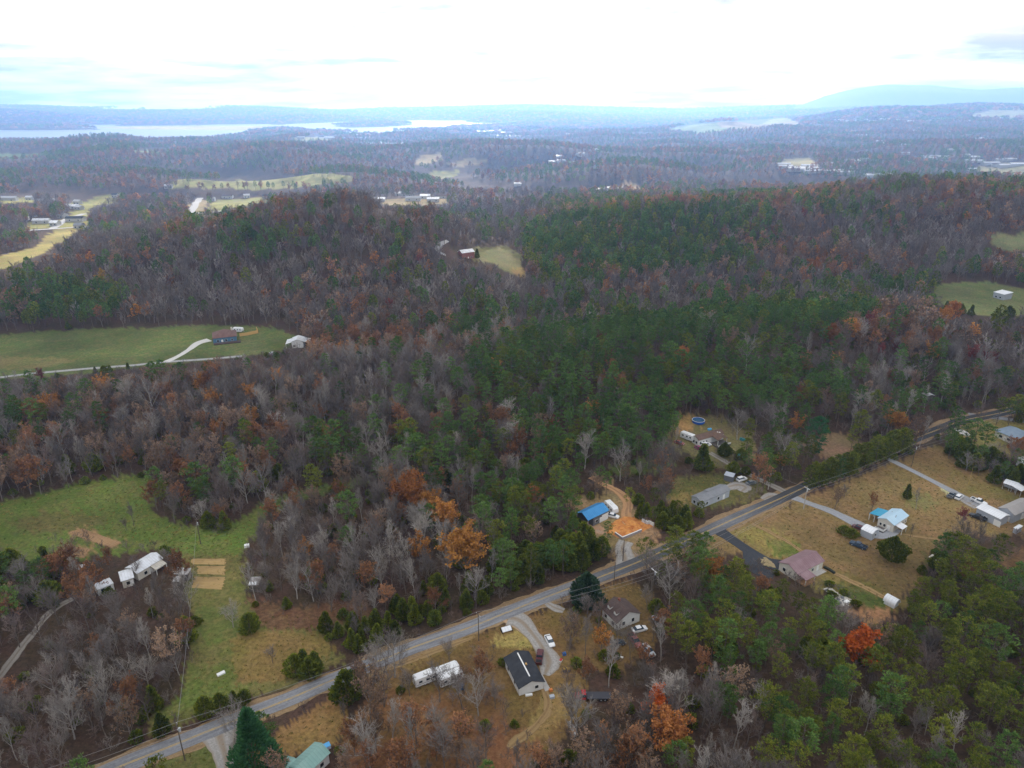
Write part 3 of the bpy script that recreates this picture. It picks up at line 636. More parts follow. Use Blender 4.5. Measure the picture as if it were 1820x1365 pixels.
drive('far_road', [(5, 411), (40, 410), (95, 407), (160, 402)], 4.0, M_FARROAD, 0.3, seed=25)
drive('far_road', [(92, 407), (110, 395), (125, 387), (150, 380)], 4.0, M_FARROAD, 0.3, seed=26)
drive('far_road', [(270, 388), (330, 382), (380, 377), (440, 370)], 5.0, M_FARROAD, 0.3, seed=27)
drive('far_road', [(338, 379), (346, 366), (352, 358), (356, 352)], 5.0, M_FARROAD, 0.3, seed=28)

M_WORN = lane_material('worn_grass', (0.25, 0.16, 0.07), (0.36, 0.25, 0.115), None, 0.5, 0.95, tracks=(0.20, 0.115, 0.05))
drive('worn_track', [(1335, 930), (1370, 946), (1405, 966), (1432, 986), (1452, 1000)], [0.5, 0.9, 0.9, 0.9, 0.5], M_WORN, 0.05, jag=0.25, seed=31)
drive('worn_track', [(1452, 1004), (1480, 1018), (1520, 1036), (1560, 1056), (1596, 1076)], [0.5, 1.0, 1.1, 1.1, 0.6], M_WORN, 0.05, jag=0.25, seed=32)
drive('worn_track', [(1596, 948), (1640, 955), (1680, 962)], [0.4, 0.6, 0.4], M_WORN, 0.05, jag=0.2, seed=33)
drive('worn_track', [(690, 1190), (740, 1170), (800, 1148), (845, 1132)], [0.5, 1.1, 1.1, 0.5], M_WORN, 0.05, jag=0.25, seed=36)
drive('worn_track', [(962, 1215), (975, 1250), (955, 1285), (930, 1310), (905, 1330)], [0.7, 1.2, 1.3, 1.2, 0.6], M_WORN, 0.05, jag=0.35, seed=29)

# tilled plots: soil in raised rows
M_SOIL = mat('tilled_soil', (0.38, 0.235, 0.115), 0.95, noise=(0.8, 0.8, (0.24, 0.14, 0.075)), coords='Generated')
M_SOILS = mat('straw_soil', (0.44, 0.30, 0.125), 0.95, noise=(0.8, 0.8, (0.27, 0.18, 0.08)), coords='Generated')
def tilled(px, rows, m, name='tilled_plot'):
    """px: four corners, rows run from edge 0-1 to edge 3-2"""
    c = [np.array(ground(a, b)) for a, b in px]; mb = MB()
    n = rows * 2 + 1; R = random.Random(rows)
    pts = []
    for i in range(n):
        f = i / (n - 1); a = c[0] * (1 - f) + c[1] * f; b = c[3] * (1 - f) + c[2] * f
        row = []
        for j in range(13):
            g = j / 12; p = a * (1 - g) + b * g + np.array([R.uniform(-.08, .08), R.uniform(-.08, .08)]) - (b - a) * 0.0
            if j in (0, 12): p = p + (b - a) / np.linalg.norm(b - a) * R.uniform(-.5, .5)
            row.append((p[0], p[1], float(hgt(p[0], p[1])) + (0.04 if i % 2 == 0 else 0.17 + R.uniform(0, .05))))
        pts += row
    mb.add(pts, [(i * 13 + j, i * 13 + j + 1, (i + 1) * 13 + j + 1, (i + 1) * 13 + j) for i in range(n - 1) for j in range(12)])
    return structure(name, mb.mesh(name, m))
tilled([(121, 947), (146, 939), (218, 965), (196, 974)], 7, M_SOIL)
tilled([(101, 984), (120, 969), (160, 976), (150, 992)], 8, M_SOIL)
tilled([(340, 1003), (342, 993), (401, 993), (400, 1004)], 5, M_SOILS)
tilled([(350, 1020), (352, 1006), (402, 1006), (400, 1022)], 6, M_SOILS)
tilled([(341, 1045), (346, 1025), (400, 1026), (394, 1048)], 8, M_SOILS)

# graded orange earth beside the blue-roofed barn
M_ODIRT = mat('orange_earth', (0.46, 0.155, 0.04), 0.95, noise=(0.5, 1.0, (0.70, 0.33, 0.095)), bump=0.9)
def heap(name, px, m, amp, seed, lift=0.05, res=26):
    """uneven patch of bare ground inside an outline"""
    W = np.array([ground(a, b) for a, b in px]); c = W.mean(0); n = len(W); R = np.random.default_rng(seed)
    V, F = [], []
    ring = 10; k = 48
    # outline resampled
    per = np.vstack([W, W[:1]]); s = np.concatenate([[0], np.cumsum(np.linalg.norm(np.diff(per, axis=0), axis=1))])
    ou = np.stack([np.interp(np.linspace(0, s[-1], k, endpoint=False), s, per[:, i]) for i in (0, 1)], 1)
    ou += R.normal(0, 0.25, ou.shape)
    V.append((c[0], c[1], float(hgt(*c)) + lift + amp * 0.6))
    for r_ in range(1, ring + 1):
        f = r_ / ring
        for i in range(k):
            p = c + (ou[i] - c) * f; e = (1 - f ** 3)
            V.append((p[0], p[1], float(hgt(*p)) + lift * (1 if f < 1 else -1) + amp * e * (0.5 + 0.35 * math.sin(p[0] * 1.1 + p[1] * 0.7) + R.normal(0, 0.16))))
    F += [(0, 1 + i, 1 + (i + 1) % k) for i in range(k)]
    for r_ in range(ring - 1):
        for i in range(k):
            a = 1 + r_ * k + i; b = 1 + r_ * k + (i + 1) % k; F.append((a, a + k, b + k, b))
    me = bpy.data.meshes.new(name); me.from_pydata(V, [], F); me.materials.append(m); me.update()
    return structure(name, me)
heap('graded_earth', [(1076, 946), (1090, 926), (1110, 917), (1142, 919), (1165, 934), (1140, 946), (1124, 951), (1106, 959)], M_ODIRT, 0.7, 5, 0.05)
heap('bare_earth', [(1052, 936), (1066, 932), (1082, 944), (1074, 952), (1058, 948)], mat('tan_earth', (0.45, 0.24, 0.12), 0.95, noise=(0.3, 0.8, (0.38, 0.30, 0.22)), bump=0.5), 0.2, 6)
heap('gravel_patio', [(1462, 1045), (1475, 1044), (1502, 1060), (1515, 1066), (1508, 1078), (1494, 1077), (1480, 1063)], mat('pale_gravel', (0.55, 0.52, 0.46), 0.95, noise=(1.5, 0.7, (0.36, 0.33, 0.29)), bump=0.4), 0.12, 8)
heap('island_grass', [(1351, 994), (1362, 991), (1375, 1001), (1382, 1010), (1366, 1008), (1352, 1003)], mat('island_turf', (0.36, 0.27, 0.15), 0.95, noise=(1.0, 0.8, (0.20, 0.18, 0.07))), 0.1, 9, 0.14)

# ------------------------------------------------------------------ trees: prototypes
def rdir(R):
    while True:
        v = Vector((R.uniform(-1, 1), R.uniform(-1, 1), R.uniform(-1, 1)))
        if 0.05 < v.length < 1: return v.normalized()

def leaf(mb, c, s, R, mi=0, asp=1.0, up=0.0):
    n = rdir(R); n.z += up; n.normalize()
    a = n.orthogonal().normalized(); a.rotate(Matrix.Rotation(R.uniform(0, 6.28), 3, n)); b = n.cross(a)
    a = a * s * 0.5; b = b * s * 0.5 * asp
    mb.add([tuple(c - a - b * 0.6), tuple(c + a * 0.8 - b), tuple(c + a + b * 0.7), tuple(c - a * 0.7 + b)], [(0, 1, 2, 3)], mi)

def tuft(mb, c, d, L, w, R, mi=0):
    """a needle spray: narrow leaf-shaped quad pointing along d"""
    d = (d + rdir(R) * 0.45).normalized(); s = d.orthogonal().normalized(); s.rotate(Matrix.Rotation(R.uniform(0, 6.28), 3, d))
    p1 = c + d * L
    mb.add([tuple(c), tuple(c + d * L * 0.5 + s * w), tuple(p1), tuple(c + d * L * 0.5 - s * w)], [(0, 1, 2, 3)], mi)

def skeleton(seed, Ht, spread, nlim, nsub, ntw, nfine=0, fork=0.38, rt=0.22, twig_r=0.022, upw=0.25):
    """returns trunk MB, branch MB, list of twig tips with direction"""
    R = random.Random(seed); T, B = MB(), MB(); tips = []
    def limb(p, d, L, r0, r1, mb, n, bend, up, sides=3):
        pts = [p.copy()]; dd = d.copy()
        for i in range(n):
            dd = (dd + rdir(R) * bend + Vector((0, 0, up))).normalized(); q_ = pts[-1] + dd * (L / n)
            ra = r0 + (r1 - r0) * i / n; rb = r0 + (r1 - r0) * (i + 1) / n
            mb.prism(pts[-1], q_, ra, rb, sides); pts.append(q_)
        return pts, dd
    tp, td = limb(Vector((0, 0, -0.4)), Vector((R.uniform(-.05, .05), R.uniform(-.05, .05), 1)).normalized(), Ht * 0.72, rt, rt * 0.35, T, 5, 0.10, 0.1, 5)
    def at(pts, f):
        f = f * (len(pts) - 1); i = min(int(f), len(pts) - 2); return pts[i].lerp(pts[i + 1], f - i)
    for i in range(nlim):
        f = fork + (1 - fork) * (i + R.random() * 0.6) / nlim
        az = i * 2.4 + R.uniform(-.5, .5); tilt = math.radians(R.uniform(38, 62) - 26 * f)
        d = Vector((math.cos(az) * math.sin(tilt), math.sin(az) * math.sin(tilt), math.cos(tilt)))
        L = spread * R.uniform(0.8, 1.15) * (1.15 - 0.35 * f)
        lp, ld = limb(at(tp, min(f, 1)), d, L, rt * 0.48, rt * 0.18, T, 3, 0.22, upw * 0.5)
        for j in range(nsub):
            g = 0.3 + 0.7 * (j + R.random() * 0.7) / nsub
            p = at(lp, min(g, 1)); d2 = (ld + rdir(R) * 0.85 + Vector((0, 0, upw))).normalized()
            L2 = L * R.uniform(0.38, 0.6)
            sp, sd2 = limb(p, d2, L2, rt * 0.15, twig_r * 1.3, B, 2, 0.25, upw * 0.4)
            for t_ in range(ntw):
                e = 0.25 + 0.75 * (t_ + R.random()) / ntw
                p3 = at(sp, min(e, 1)); d3 = (sd2 + rdir(R) * 0.9 + Vector((0, 0, upw * 0.8))).normalized(); L3 = L2 * R.uniform(0.35, 0.65)
                q3 = p3 + d3 * L3; B.prism(p3, q3, twig_r * 1.3, twig_r * 0.6, 3); tips.append((q3, d3, p3))
                for u in range(nfine):
                    h_ = R.uniform(0.2, 1); p4 = p3.lerp(q3, h_); d4 = (d3 + rdir(R) * 0.9).normalized(); l4 = L3 * R.uniform(0.4, 0.8)
                    s_ = d4.orthogonal().normalized() * twig_r * 1.1
                    B.add([tuple(p4 - s_), tuple(p4 + s_), tuple(p4 + d4 * l4)], [(0, 1, 2)])
    return T, B, tips, R

PROTO = {}      # kind -> list of (trunk mesh, crown mesh, merged mesh)
def merged(name, parts):
    v, f, m, mats = [], [], [], []
    for mb, mt in parts:
        if mt not in mats: mats.append(mt)
        o = len(v); v += mb.v; f += [tuple(i + o for i in x) for x in mb.f]; m += [mats.index(mt)] * len(mb.f)
    r = MB(); r.v, r.f, r.m = v, f, m
    return r.mesh(name, mats)

def reg(kind, T, tm, parts):
    """parts: list of (MB, material) of the crown"""
    PROTO.setdefault(kind, []).append((T.mesh(kind + '_trunk', tm), merged(kind + '_crown', parts), merged(kind, [(T, tm)] + parts)))

def reg_merged(kind, parts): PROTO.setdefault(kind, []).append((None, None, merged(kind, parts)))

# bare broadleaf trees, grey and pale and brown
for i in range(4):
    T, B, tips, R = skeleton(100 + i, 15 + i, 6.0, 11, 6, 5, 4, 0.30, 0.25, 0.027)
    tw, bk = [(M_TWIG, M_BARK), (M_TWIGP, M_BARKP), (M_TWIG, M_BARK), (M_TWIGB, M_BARK)][i]
    reg('bare', T, bk, [(B, tw)])
# tall narrow bare trees
for i in range(2):
    T, B, tips, R = skeleton(130 + i, 19, 3.6, 11, 5, 4, 4, 0.40, 0.17, 0.03, 0.5)
    reg('bare', T, [M_BARKP, M_BARK][i], [(B, [M_TWIGP, M_TWIG][i])])
# low scrub
for i in range(3):
    T, B, tips, R = skeleton(150 + i, 2.6, 1.7, 6, 4, 3, 2, 0.1, 0.05, 0.02)
    reg('scrub', T, M_BARK, [(B, [M_TWIGB, M_TWIG, M_TWIGB][i])])

def leafy(kind, seed, Ht, spread, m, nleaf, s, nlim=9, bark=None, dens=1.0, jit=0.75, tw=None):
    T, B, tips, R = skeleton(seed, Ht, spread, nlim, 5, 4, 2, 0.30, 0.21, 0.03)
    Lf = MB()
    for n in range(int(nleaf * dens)):
        q3, d3, p3 = R.choice(tips)
        c = p3.lerp(q3, R.uniform(0.3, 1.1)) + rdir(R) * R.uniform(0, jit)
        leaf(Lf, c, s * R.uniform(0.6, 1.3), R, 0, R.uniform(0.6, 1.0), 0.5)
    reg(kind, T, bark or M_BARK, [(B, tw or M_TWIGB), (Lf, m)])
for i in range(3):
    leafy('rust', 200 + i, 15, 5.6, M_RUST, 1500, 0.42, jit=0.6)
    leafy('brown', 210 + i, 15, 5.8, M_BROWN, 1100, 0.36, tw=M_TWIG, jit=0.6)
for i in range(2):
    leafy('orange', 220 + i, 14, 5.4, M_ORANGE, 1500, 0.46)
leafy('dred', 230, 13, 5.0, M_DRED, 1300, 0.45)
leafy('yellow', 240, 11, 3.6, M_YEL, 900, 0.42)
leafy('flame', 250, 13, 4.6, M_FLAME, 3800, 0.5, jit=1.0)
leafy('bigorange', 260, 15, 7.4, M_ORANGE, 4600, 0.5, nlim=13, jit=1.0)
leafy('bigrust', 270, 15, 6.6, M_RUSTO, 4200, 0.5, nlim=12, jit=1.0)

def pine(kind, seed, Ht, base, rmax, nbr, ntuft, m, tl=0.62, tw_=0.17, bark=None):
    R = random.Random(seed); T, Lf = MB(), MB()
    pts = [Vector((0, 0, -0.4))]; lean = Vector((R.uniform(-.03, .03), R.uniform(-.03, .03), 1))
    for i in range(5):
        q_ = pts[-1] + (lean + rdir(R) * 0.03) * (Ht / 5); T.prism(pts[-1], q_, 0.19 - 0.032 * i, 0.19 - 0.032 * (i + 1), 5); pts.append(q_)
    for i in range(nbr):
        f = (i + R.random()) / nbr; z = Ht * (base + (0.985 - base) * f)
        c = pts[min(int(z / Ht * 5), 4)].lerp(pts[min(int(z / Ht * 5) + 1, 5)], (z / Ht * 5) % 1)
        az = i * 2.4 + R.uniform(-.6, .6)
        prof = (0.55 + 1.1 * f) if f < 0.3 else (0.88 + 0.12 * math.sin(f * 3)) if f < 0.6 else max(0.12, 1.0 - ((f - 0.6) / 0.42) ** 1.6)
        L = rmax * prof * R.uniform(0.55, 1.15)
        d = Vector((math.cos(az), math.sin(az), -0.12 + 0.75 * f)).normalized()
        tip = c + d * L
        if i % 2 == 0: T.prism(c, tip, 0.05, 0.02, 3)
        cl = 0.55 + 0.35 * L
        for k_ in range(ntuft):
            u = R.uniform(0.62, 1.06); o = rdir(R); o.z *= 0.4
            p = c.lerp(tip, u) + o * cl * R.uniform(0.2, 0.7) * 0.62
            dd = (d * 0.7 + o * 0.9 + Vector((0, 0, 0.45))).normalized()
            tuft(Lf, p, dd, tl * R.uniform(0.7, 1.3), tw_ * R.uniform(0.7, 1.3), R)
    reg(kind, T, bark or M_BARKD, [(Lf, m)])
for i in range(4): pine('pine', 300 + i, 15.5 + i, [0.5, 0.42, 0.55, 0.46][i], [2.9, 3.3, 2.7, 3.5][i], 36, 30, M_PINE, 0.58, 0.13)
for i in range(3): pine('dpine', 320 + i, 16 + i, [0.45, 0.35, 0.5][i], 3.1, 36, 30, M_PINE2, 0.58, 0.13)
pine('wpine', 340, 17, 0.05, 5.4, 120, 52, M_WPINE, 0.55, 0.13)
for i in range(2): pine('hedgepine', 350 + i, 13, 0.14, 2.8, 44, 26, M_PINE)

def cedar(kind, seed, Ht, rmax, nt, m, tl=0.6, w=0.2, low=0.04, shape=1.0):
    R = random.Random(seed); T, Lf = MB(), MB()
    T.prism((0, 0, -0.3), (0, 0, Ht * 0.85), 0.16, 0.03, 5)
    lumps = [(R.uniform(0, 6.28), R.uniform(0.05, 0.95), R.uniform(0.7, 1.25)) for _ in range(26)]
    for i in range(nt):
        f = R.random() ** (1.25 if shape >= 1 else 1.0)
        az = R.uniform(0, 6.28)
        pr = math.sin(math.pi * min(1, (0.10 + 0.9 * f)) ** 0.75) if shape < 1 else (1 - f) ** 0.75 * min(1, 0.45 + f * 5)
        lm = 1.0
        for (la, lf, ls) in lumps:
            dz = (f - lf) * 5; da = (az - la + math.pi) % 6.283 - math.pi
            w_ = math.exp(-dz * dz - da * da * 4); lm += (ls - 1) * w_ * 1.6
        rr = rmax * pr * lm * R.uniform(0.62, 1.0)
        p = Vector((math.cos(az) * rr, math.sin(az) * rr, Ht * (low + (1 - low) * f)))
        d = Vector((math.cos(az) * 0.6, math.sin(az) * 0.6, 0.9))
        tuft(Lf, p, d, tl * R.uniform(0.7, 1.3), w * R.uniform(0.8, 1.3), R)
    reg(kind, T, M_BARKD, [(Lf, m)])
for i in range(3): cedar('cedar', 400 + i, [6.2, 7.0, 5.4][i], [1.9, 2.0, 2.1][i], 1100, M_CEDAR, shape=[1.0, 1.0, 0.7][i])
cedar('greatpine', 409, 17, 5.3, 6500, M_WPINE, 0.85, 0.17, 0.03, 1.0)
cedar('roundcedar', 410, 8.5, 4.3, 2400, M_CEDAR, 0.75, 0.26, 0.1, 0.7)
cedar('magnolia', 411, 11.5, 4.6, 3000, M_MAG, 0.8, 0.36, 0.03, 0.7)
cedar('shrub', 412, 2.6, 2.2, 700, M_SHRUB, 0.45, 0.16, 0.0, 0.7)
cedar('darkshrub', 413, 2.0, 1.3, 420, M_CEDAR, 0.4, 0.15, 0.0, 0.7)

# distant versions: fewer, larger leaves
def far_leafy(kind, seed, m, tw, n, s, Ht=14, spr=5.2, nn=70):
    T, B, tips, R = skeleton(seed, Ht, spr, 7, 3, 3, 0, 0.3, 0.25, 0.09)
    Lf = MB()
    for k in range(n):
        q3, d3, p3 = R.choice(tips); leaf(Lf, p3.lerp(q3, R.uniform(0.2, 1.1)) + rdir(R) * 0.8, s * R.uniform(0.7, 1.3), R, 0, 0.8, 0.5)
    reg_merged(kind, [(T, M_BARK), (B, tw)] + ([(Lf, m)] if n else []))
for i in range(3):
    far_leafy('f_bare', 500 + i, None, [M_TWIG, M_TWIGP, M_TWIG][i], 0, 1)
    far_leafy('f_rust', 510 + i, M_RUST, M_TWIG, 150, 0.95)
    far_leafy('f_brown', 520 + i, M_BROWN, M_TWIG, 120, 0.9)
far_leafy('f_orange', 530, M_ORANGE, M_TWIGB, 190, 1.0)
far_leafy('f_dred', 531, M_DRED, M_TWIGB, 170, 1.0)
def far_pine(kind, seed, m, n=190):
    R = random.Random(seed); T, Lf = MB(), MB(); T.prism((0, 0, -0.4), (0, 0, 14), 0.22, 0.06, 4)
    for k in range(n):
        f = R.random(); r_ = 3.3 * (1 - f ** 2.2) ** 0.7 * R.uniform(0.5, 1.05) * (0.7 + 0.6 * f if f < .4 else 1); az = R.uniform(0, 6.28)
        tuft(Lf, Vector((math.cos(az) * r_, math.sin(az) * r_, 6 + 9.5 * f)), Vector((math.cos(az), math.sin(az), 0.8)), 1.2, 0.42, R)
    reg_merged(kind, [(T, M_BARKD), (Lf, m)])
for i in range(3): far_pine('f_pine', 540 + i, [M_PINE2, M_PINE, M_PINE2][i])
def clump(kind, seed, m, n=60, r=9, hh=15, s=3.2):
    R = random.Random(seed); Lf = MB()
    for k in range(n):
        a, q_ = R.uniform(0, 6.28), math.sqrt(R.random()) * r
        z = hh * (0.45 + 0.55 * R.random()) * (1 - 0.35 * (q_ / r) ** 2)
        leaf(Lf, Vector((math.cos(a) * q_, math.sin(a) * q_, z)), s * R.uniform(0.7, 1.3), R, 0, 0.8, 0.6)
    reg_merged(kind, [(Lf, m)])
for i in range(2):
    clump('c_rust', 600 + i, M_RUST); clump('c_brown', 610 + i, M_BROWN); clump('c_pine', 620 + i, M_PINE2); clump('c_bare', 630 + i, M_TWIGB)

M_STRAW = foliage('grass_straw', (0.22, 0.145, 0.055), (0.42, 0.29, 0.12), 0.5, 0.2); M_BLADE = foliage('grass_green', (0.07, 0.095, 0.02), (0.19, 0.19, 0.05), 0.5, 0.2)
for i in range(4):
    R = random.Random(700 + i); g_ = MB()
    for k in range(9):
        a = R.uniform(0, 6.28); c = Vector((math.cos(a), math.sin(a), 0)) * R.uniform(0, 0.3)
        tuft(g_, c, Vector((math.cos(a) * 0.6, math.sin(a) * 0.6, 0.8)), R.uniform(0.2, 0.45), R.uniform(0.04, 0.09), R)
    reg_merged('grass_straw' if i < 2 else 'grass_green', [(g_, M_STRAW if i < 2 else M_BLADE)])
# ------------------------------------------------------------------ where the woods are
def px_polys(lst): return [(p, w) for p, w in lst]
# composition by the place a crown takes in the view: pine, dark pine, cedar, bare, rust, brown, orange, dark red
KINDS_ = ['pine', 'dpine', 'cedar', 'bare', 'rust', 'brown', 'orange', 'dred']
REGIONS = [
 # foreground
 ([(610, 1190), (690, 1150), (900, 1060), (1020, 1040), (1045, 1130), (1050, 1215), (1000, 1300), (900, 1330), (640, 1300)], (0, 0, 0, .62, .16, .22, 0, 0)),
 ([(1045, 1030), (1130, 1010), (1200, 1040), (1185, 1150), (1240, 1200), (1150, 1260), (1050, 1230)], (0, 0, .03, .87, .06, .04, 0, 0)),
 ([(1560, 1120), (1625, 1050), (1640, 1010), (1700, 985), (1840, 960), (1900, 1400), (1500, 1400), (1520, 1330), (1640, 1270), (1560, 1200)], (.80, .10, 0, .08, .02, 0, 0, 0)),
 ([(1340, 1170), (1420, 1160), (1480, 1130), (1550, 1130), (1560, 1200), (1640, 1270), (1520, 1330), (1500, 1400), (1340, 1400)], (.42, .15, .05, .34, .02, .02, 0, 0)),
 ([(1150, 1095), (1240, 1020), (1330, 1010), (1400, 1030), (1530, 1095), (1555, 1125), (1480, 1135), (1420, 1160), (1290, 1150), (1200, 1170)], (.62, .16, .08, .12, .02, 0, 0, 0)),
 ([(1150, 1160), (1340, 1150), (1340, 1400), (1180, 1400), (1130, 1260)], (.06, .08, .03, .76, .04, .03, 0, 0)),
 ([(560, 1190), (900, 1180), (1000, 1300), (1180, 1230), (1240, 1400), (560, 1400)], (0, 0, .01, .46, .22, .31, .0, 0)),
 ([(-100, 1050), (350, 1050), (330, 1230), (200, 1300), (-100, 1400)], (.02, .06, .06, .62, .12, .12, 0, 0)),
 ([(-100, 980), (70, 960), (110, 1020), (60, 1060), (-100, 1060)], (0, .3, .6, .1, 0, 0, 0, 0)),
 ([(70, 960), (350, 950), (350, 1060), (90, 1060)], (0, 0, 0, .3, .5, .2, 0, 0)),
 ([(430, 870), (700, 850), (720, 960), (620, 1010), (560, 1090), (440, 1050)], (.01, .04, .02, .52, .17, .23, .01, 0)),
 ([(690, 830), (870, 840), (900, 940), (850, 1020), (720, 1000)], (.08, .2, .1, .5, .06, .06, 0, 0)),
 ([(860, 860), (1040, 830), (1040, 930), (1010, 1040), (900, 1060), (860, 1000)], (.22, .33, .2, .17, .04, .04, 0, 0)),
 ([(1100, 860), (1240, 900), (1400, 850), (1390, 900), (1220, 970), (1130, 950)], (.4, .2, .3, .1, 0, 0, 0, 0)),
 ([(1100, 930), (1240, 930), (1240, 1000), (1120, 1030)], (.6, .1, .05, .25, 0, 0, 0, 0)),
 ([(1360, 830), (1560, 760), (1610, 800), (1440, 870)], (.75, .2, .05, 0, 0, 0, 0, 0)),
 ([(1290, 790), (1420, 770), (1440, 860), (1330, 860), (1280, 830)], (.45, .25, .15, .1, .05, 0, 0, 0)),
 # middle slopes
 ([(-100, 740), (140, 735), (290, 790), (270, 850), (120, 880), (-100, 890)], (.06, .34, .16, .34, .05, .05, 0, 0)),
 ([(285, 800), (420, 755), (560, 770), (680, 800), (640, 850), (480, 890), (430, 950), (270, 940), (265, 870)], (.18, .36, .12, .22, .06, .06, 0, 0)),
 ([(700, 740), (860, 700), (900, 800), (880, 880), (740, 880), (690, 800)], (.16, .42, .06, .26, .05, .05, 0, 0)),
 ([(560, 640), (700, 620), (830, 640), (850, 700), (700, 740), (620, 850), (520, 760)], (.02, .12, 0, .60, .10, .14, .01, 0)),
 ([(820, 640), (900, 605), (1010, 585), (1300, 546), (1530, 540), (1560, 560), (1440, 600), (1400, 640), (1520, 690), (1500, 730), (1220, 740), (1180, 800), (1060, 840), (950, 820), (900, 730), (840, 700)], (.22, .70, .01, .05, .01, .005, .003, .002)),
 ([(1300, 700), (1560, 690), (1720, 700), (1700, 760), (1560, 780), (1400, 790), (1300, 780)], (.10, .18, .02, .56, .05, .08, .01, 0)),
 ([(1400, 590), (1560, 545), (1720, 560), (1840, 600), (1840, 720), (1560, 700), (1400, 640)], (.03, .14, .02, .52, .14, .11, .02, .02)),
 ([(540, 590), (900, 570), (1000, 590), (840, 640), (560, 650)], (.03, .14, .02, .42, .2, .17, .02, .0)),
 ([(-100, 640), (560, 630), (600, 700), (500, 760), (300, 790), (140, 740), (-100, 750)], (.02, .14, .02, .50, .14, .15, .02, 0)),
 ([(1640, 780), (1900, 780), (1900, 880), (1760, 870), (1680, 810)], (.1, .25, .35, .3, 0, 0, 0, 0)),
 ([(1660, 920), (1900, 920), (1900, 990), (1660, 990)], (0, .04, .02, .84, .05, .05, 0, 0)),
 # the long hill
 ([(930, 400), (1100, 370), (1350, 375), (1400, 430), (1330, 470), (1180, 480), (1000, 520), (940, 500)], (.1, .70, 0, .13, .04, .03, 0, 0)),
 ([(800, 490), (960, 500), (1000, 560), (880, 570), (780, 540)], (.02, .35, .02, .5, .06, .05, 0, 0)),
 ([(-100, 500), (130, 490), (230, 520), (200, 580), (-100, 590)], (.04, .5, .05, .33, .04, .04, 0, 0)),
 ([(330, 395), (470, 385), (600, 440), (660, 500), (560, 490), (420, 450)], (.0, .18, 0, .62, .12, .08, 0, 0)),
 ([(940, 340), (1300, 310), (1500, 330), (1480, 400), (1340, 370), (1000, 375)], (.0, .18, 0, .46, .20, .12, .03, .01)),
 ([(1300, 330), (1840, 320), (1840, 430), (1500, 420), (1400, 400)], (.02, .14, 0, .60, .11, .10, .01, .02)),
 ([(-100, 350), (960, 340), (960, 600), (-100, 620)], (.0, .08, 0, .76, .08, .07, .005, .005)),
 ([(960, 330), (1840, 330), (1840, 620), (960, 620)], (.0, .16, 0, .68, .07, .09, .005, .005)),
]
DEF_NEAR = (.03, .18, .02, .55, .09, .12, .01, 0)
DEF_FAR = (.16, .24, 0, .14, .30, .13, .025, .005)
# where the woods thin out to single trees
SPARSE = [
 ([(640, 1175), (1000, 1075), (1040, 1160), (1050, 1240), (960, 1330), (900, 1365), (640, 1280)], 0.4),
 ([(620, 1280), (980, 1300), (980, 1400), (600, 1400)], 0.95),
 ([(1020, 1040), (1170, 1060), (1170, 1150), (1230, 1190), (1160, 1260), (1050, 1230), (1020, 1160)], 0.55),
 ([(90, 960), (330, 960), (330, 1065), (150, 1065)], 0.42),
 ([(985, 900), (1010, 850), (1130, 835), (1190, 870), (1150, 900), (1080, 880)], 0.45),
 ([(1440, 720), (1560, 740), (1560, 800), (1440, 800)], 0.5),
 ([(1650, 905), (1840, 905), (1840, 985), (1660, 985)], 0.8),
 ([(1290, 745), (1400, 740), (1420, 800), (1330, 830)], 0.5),
]
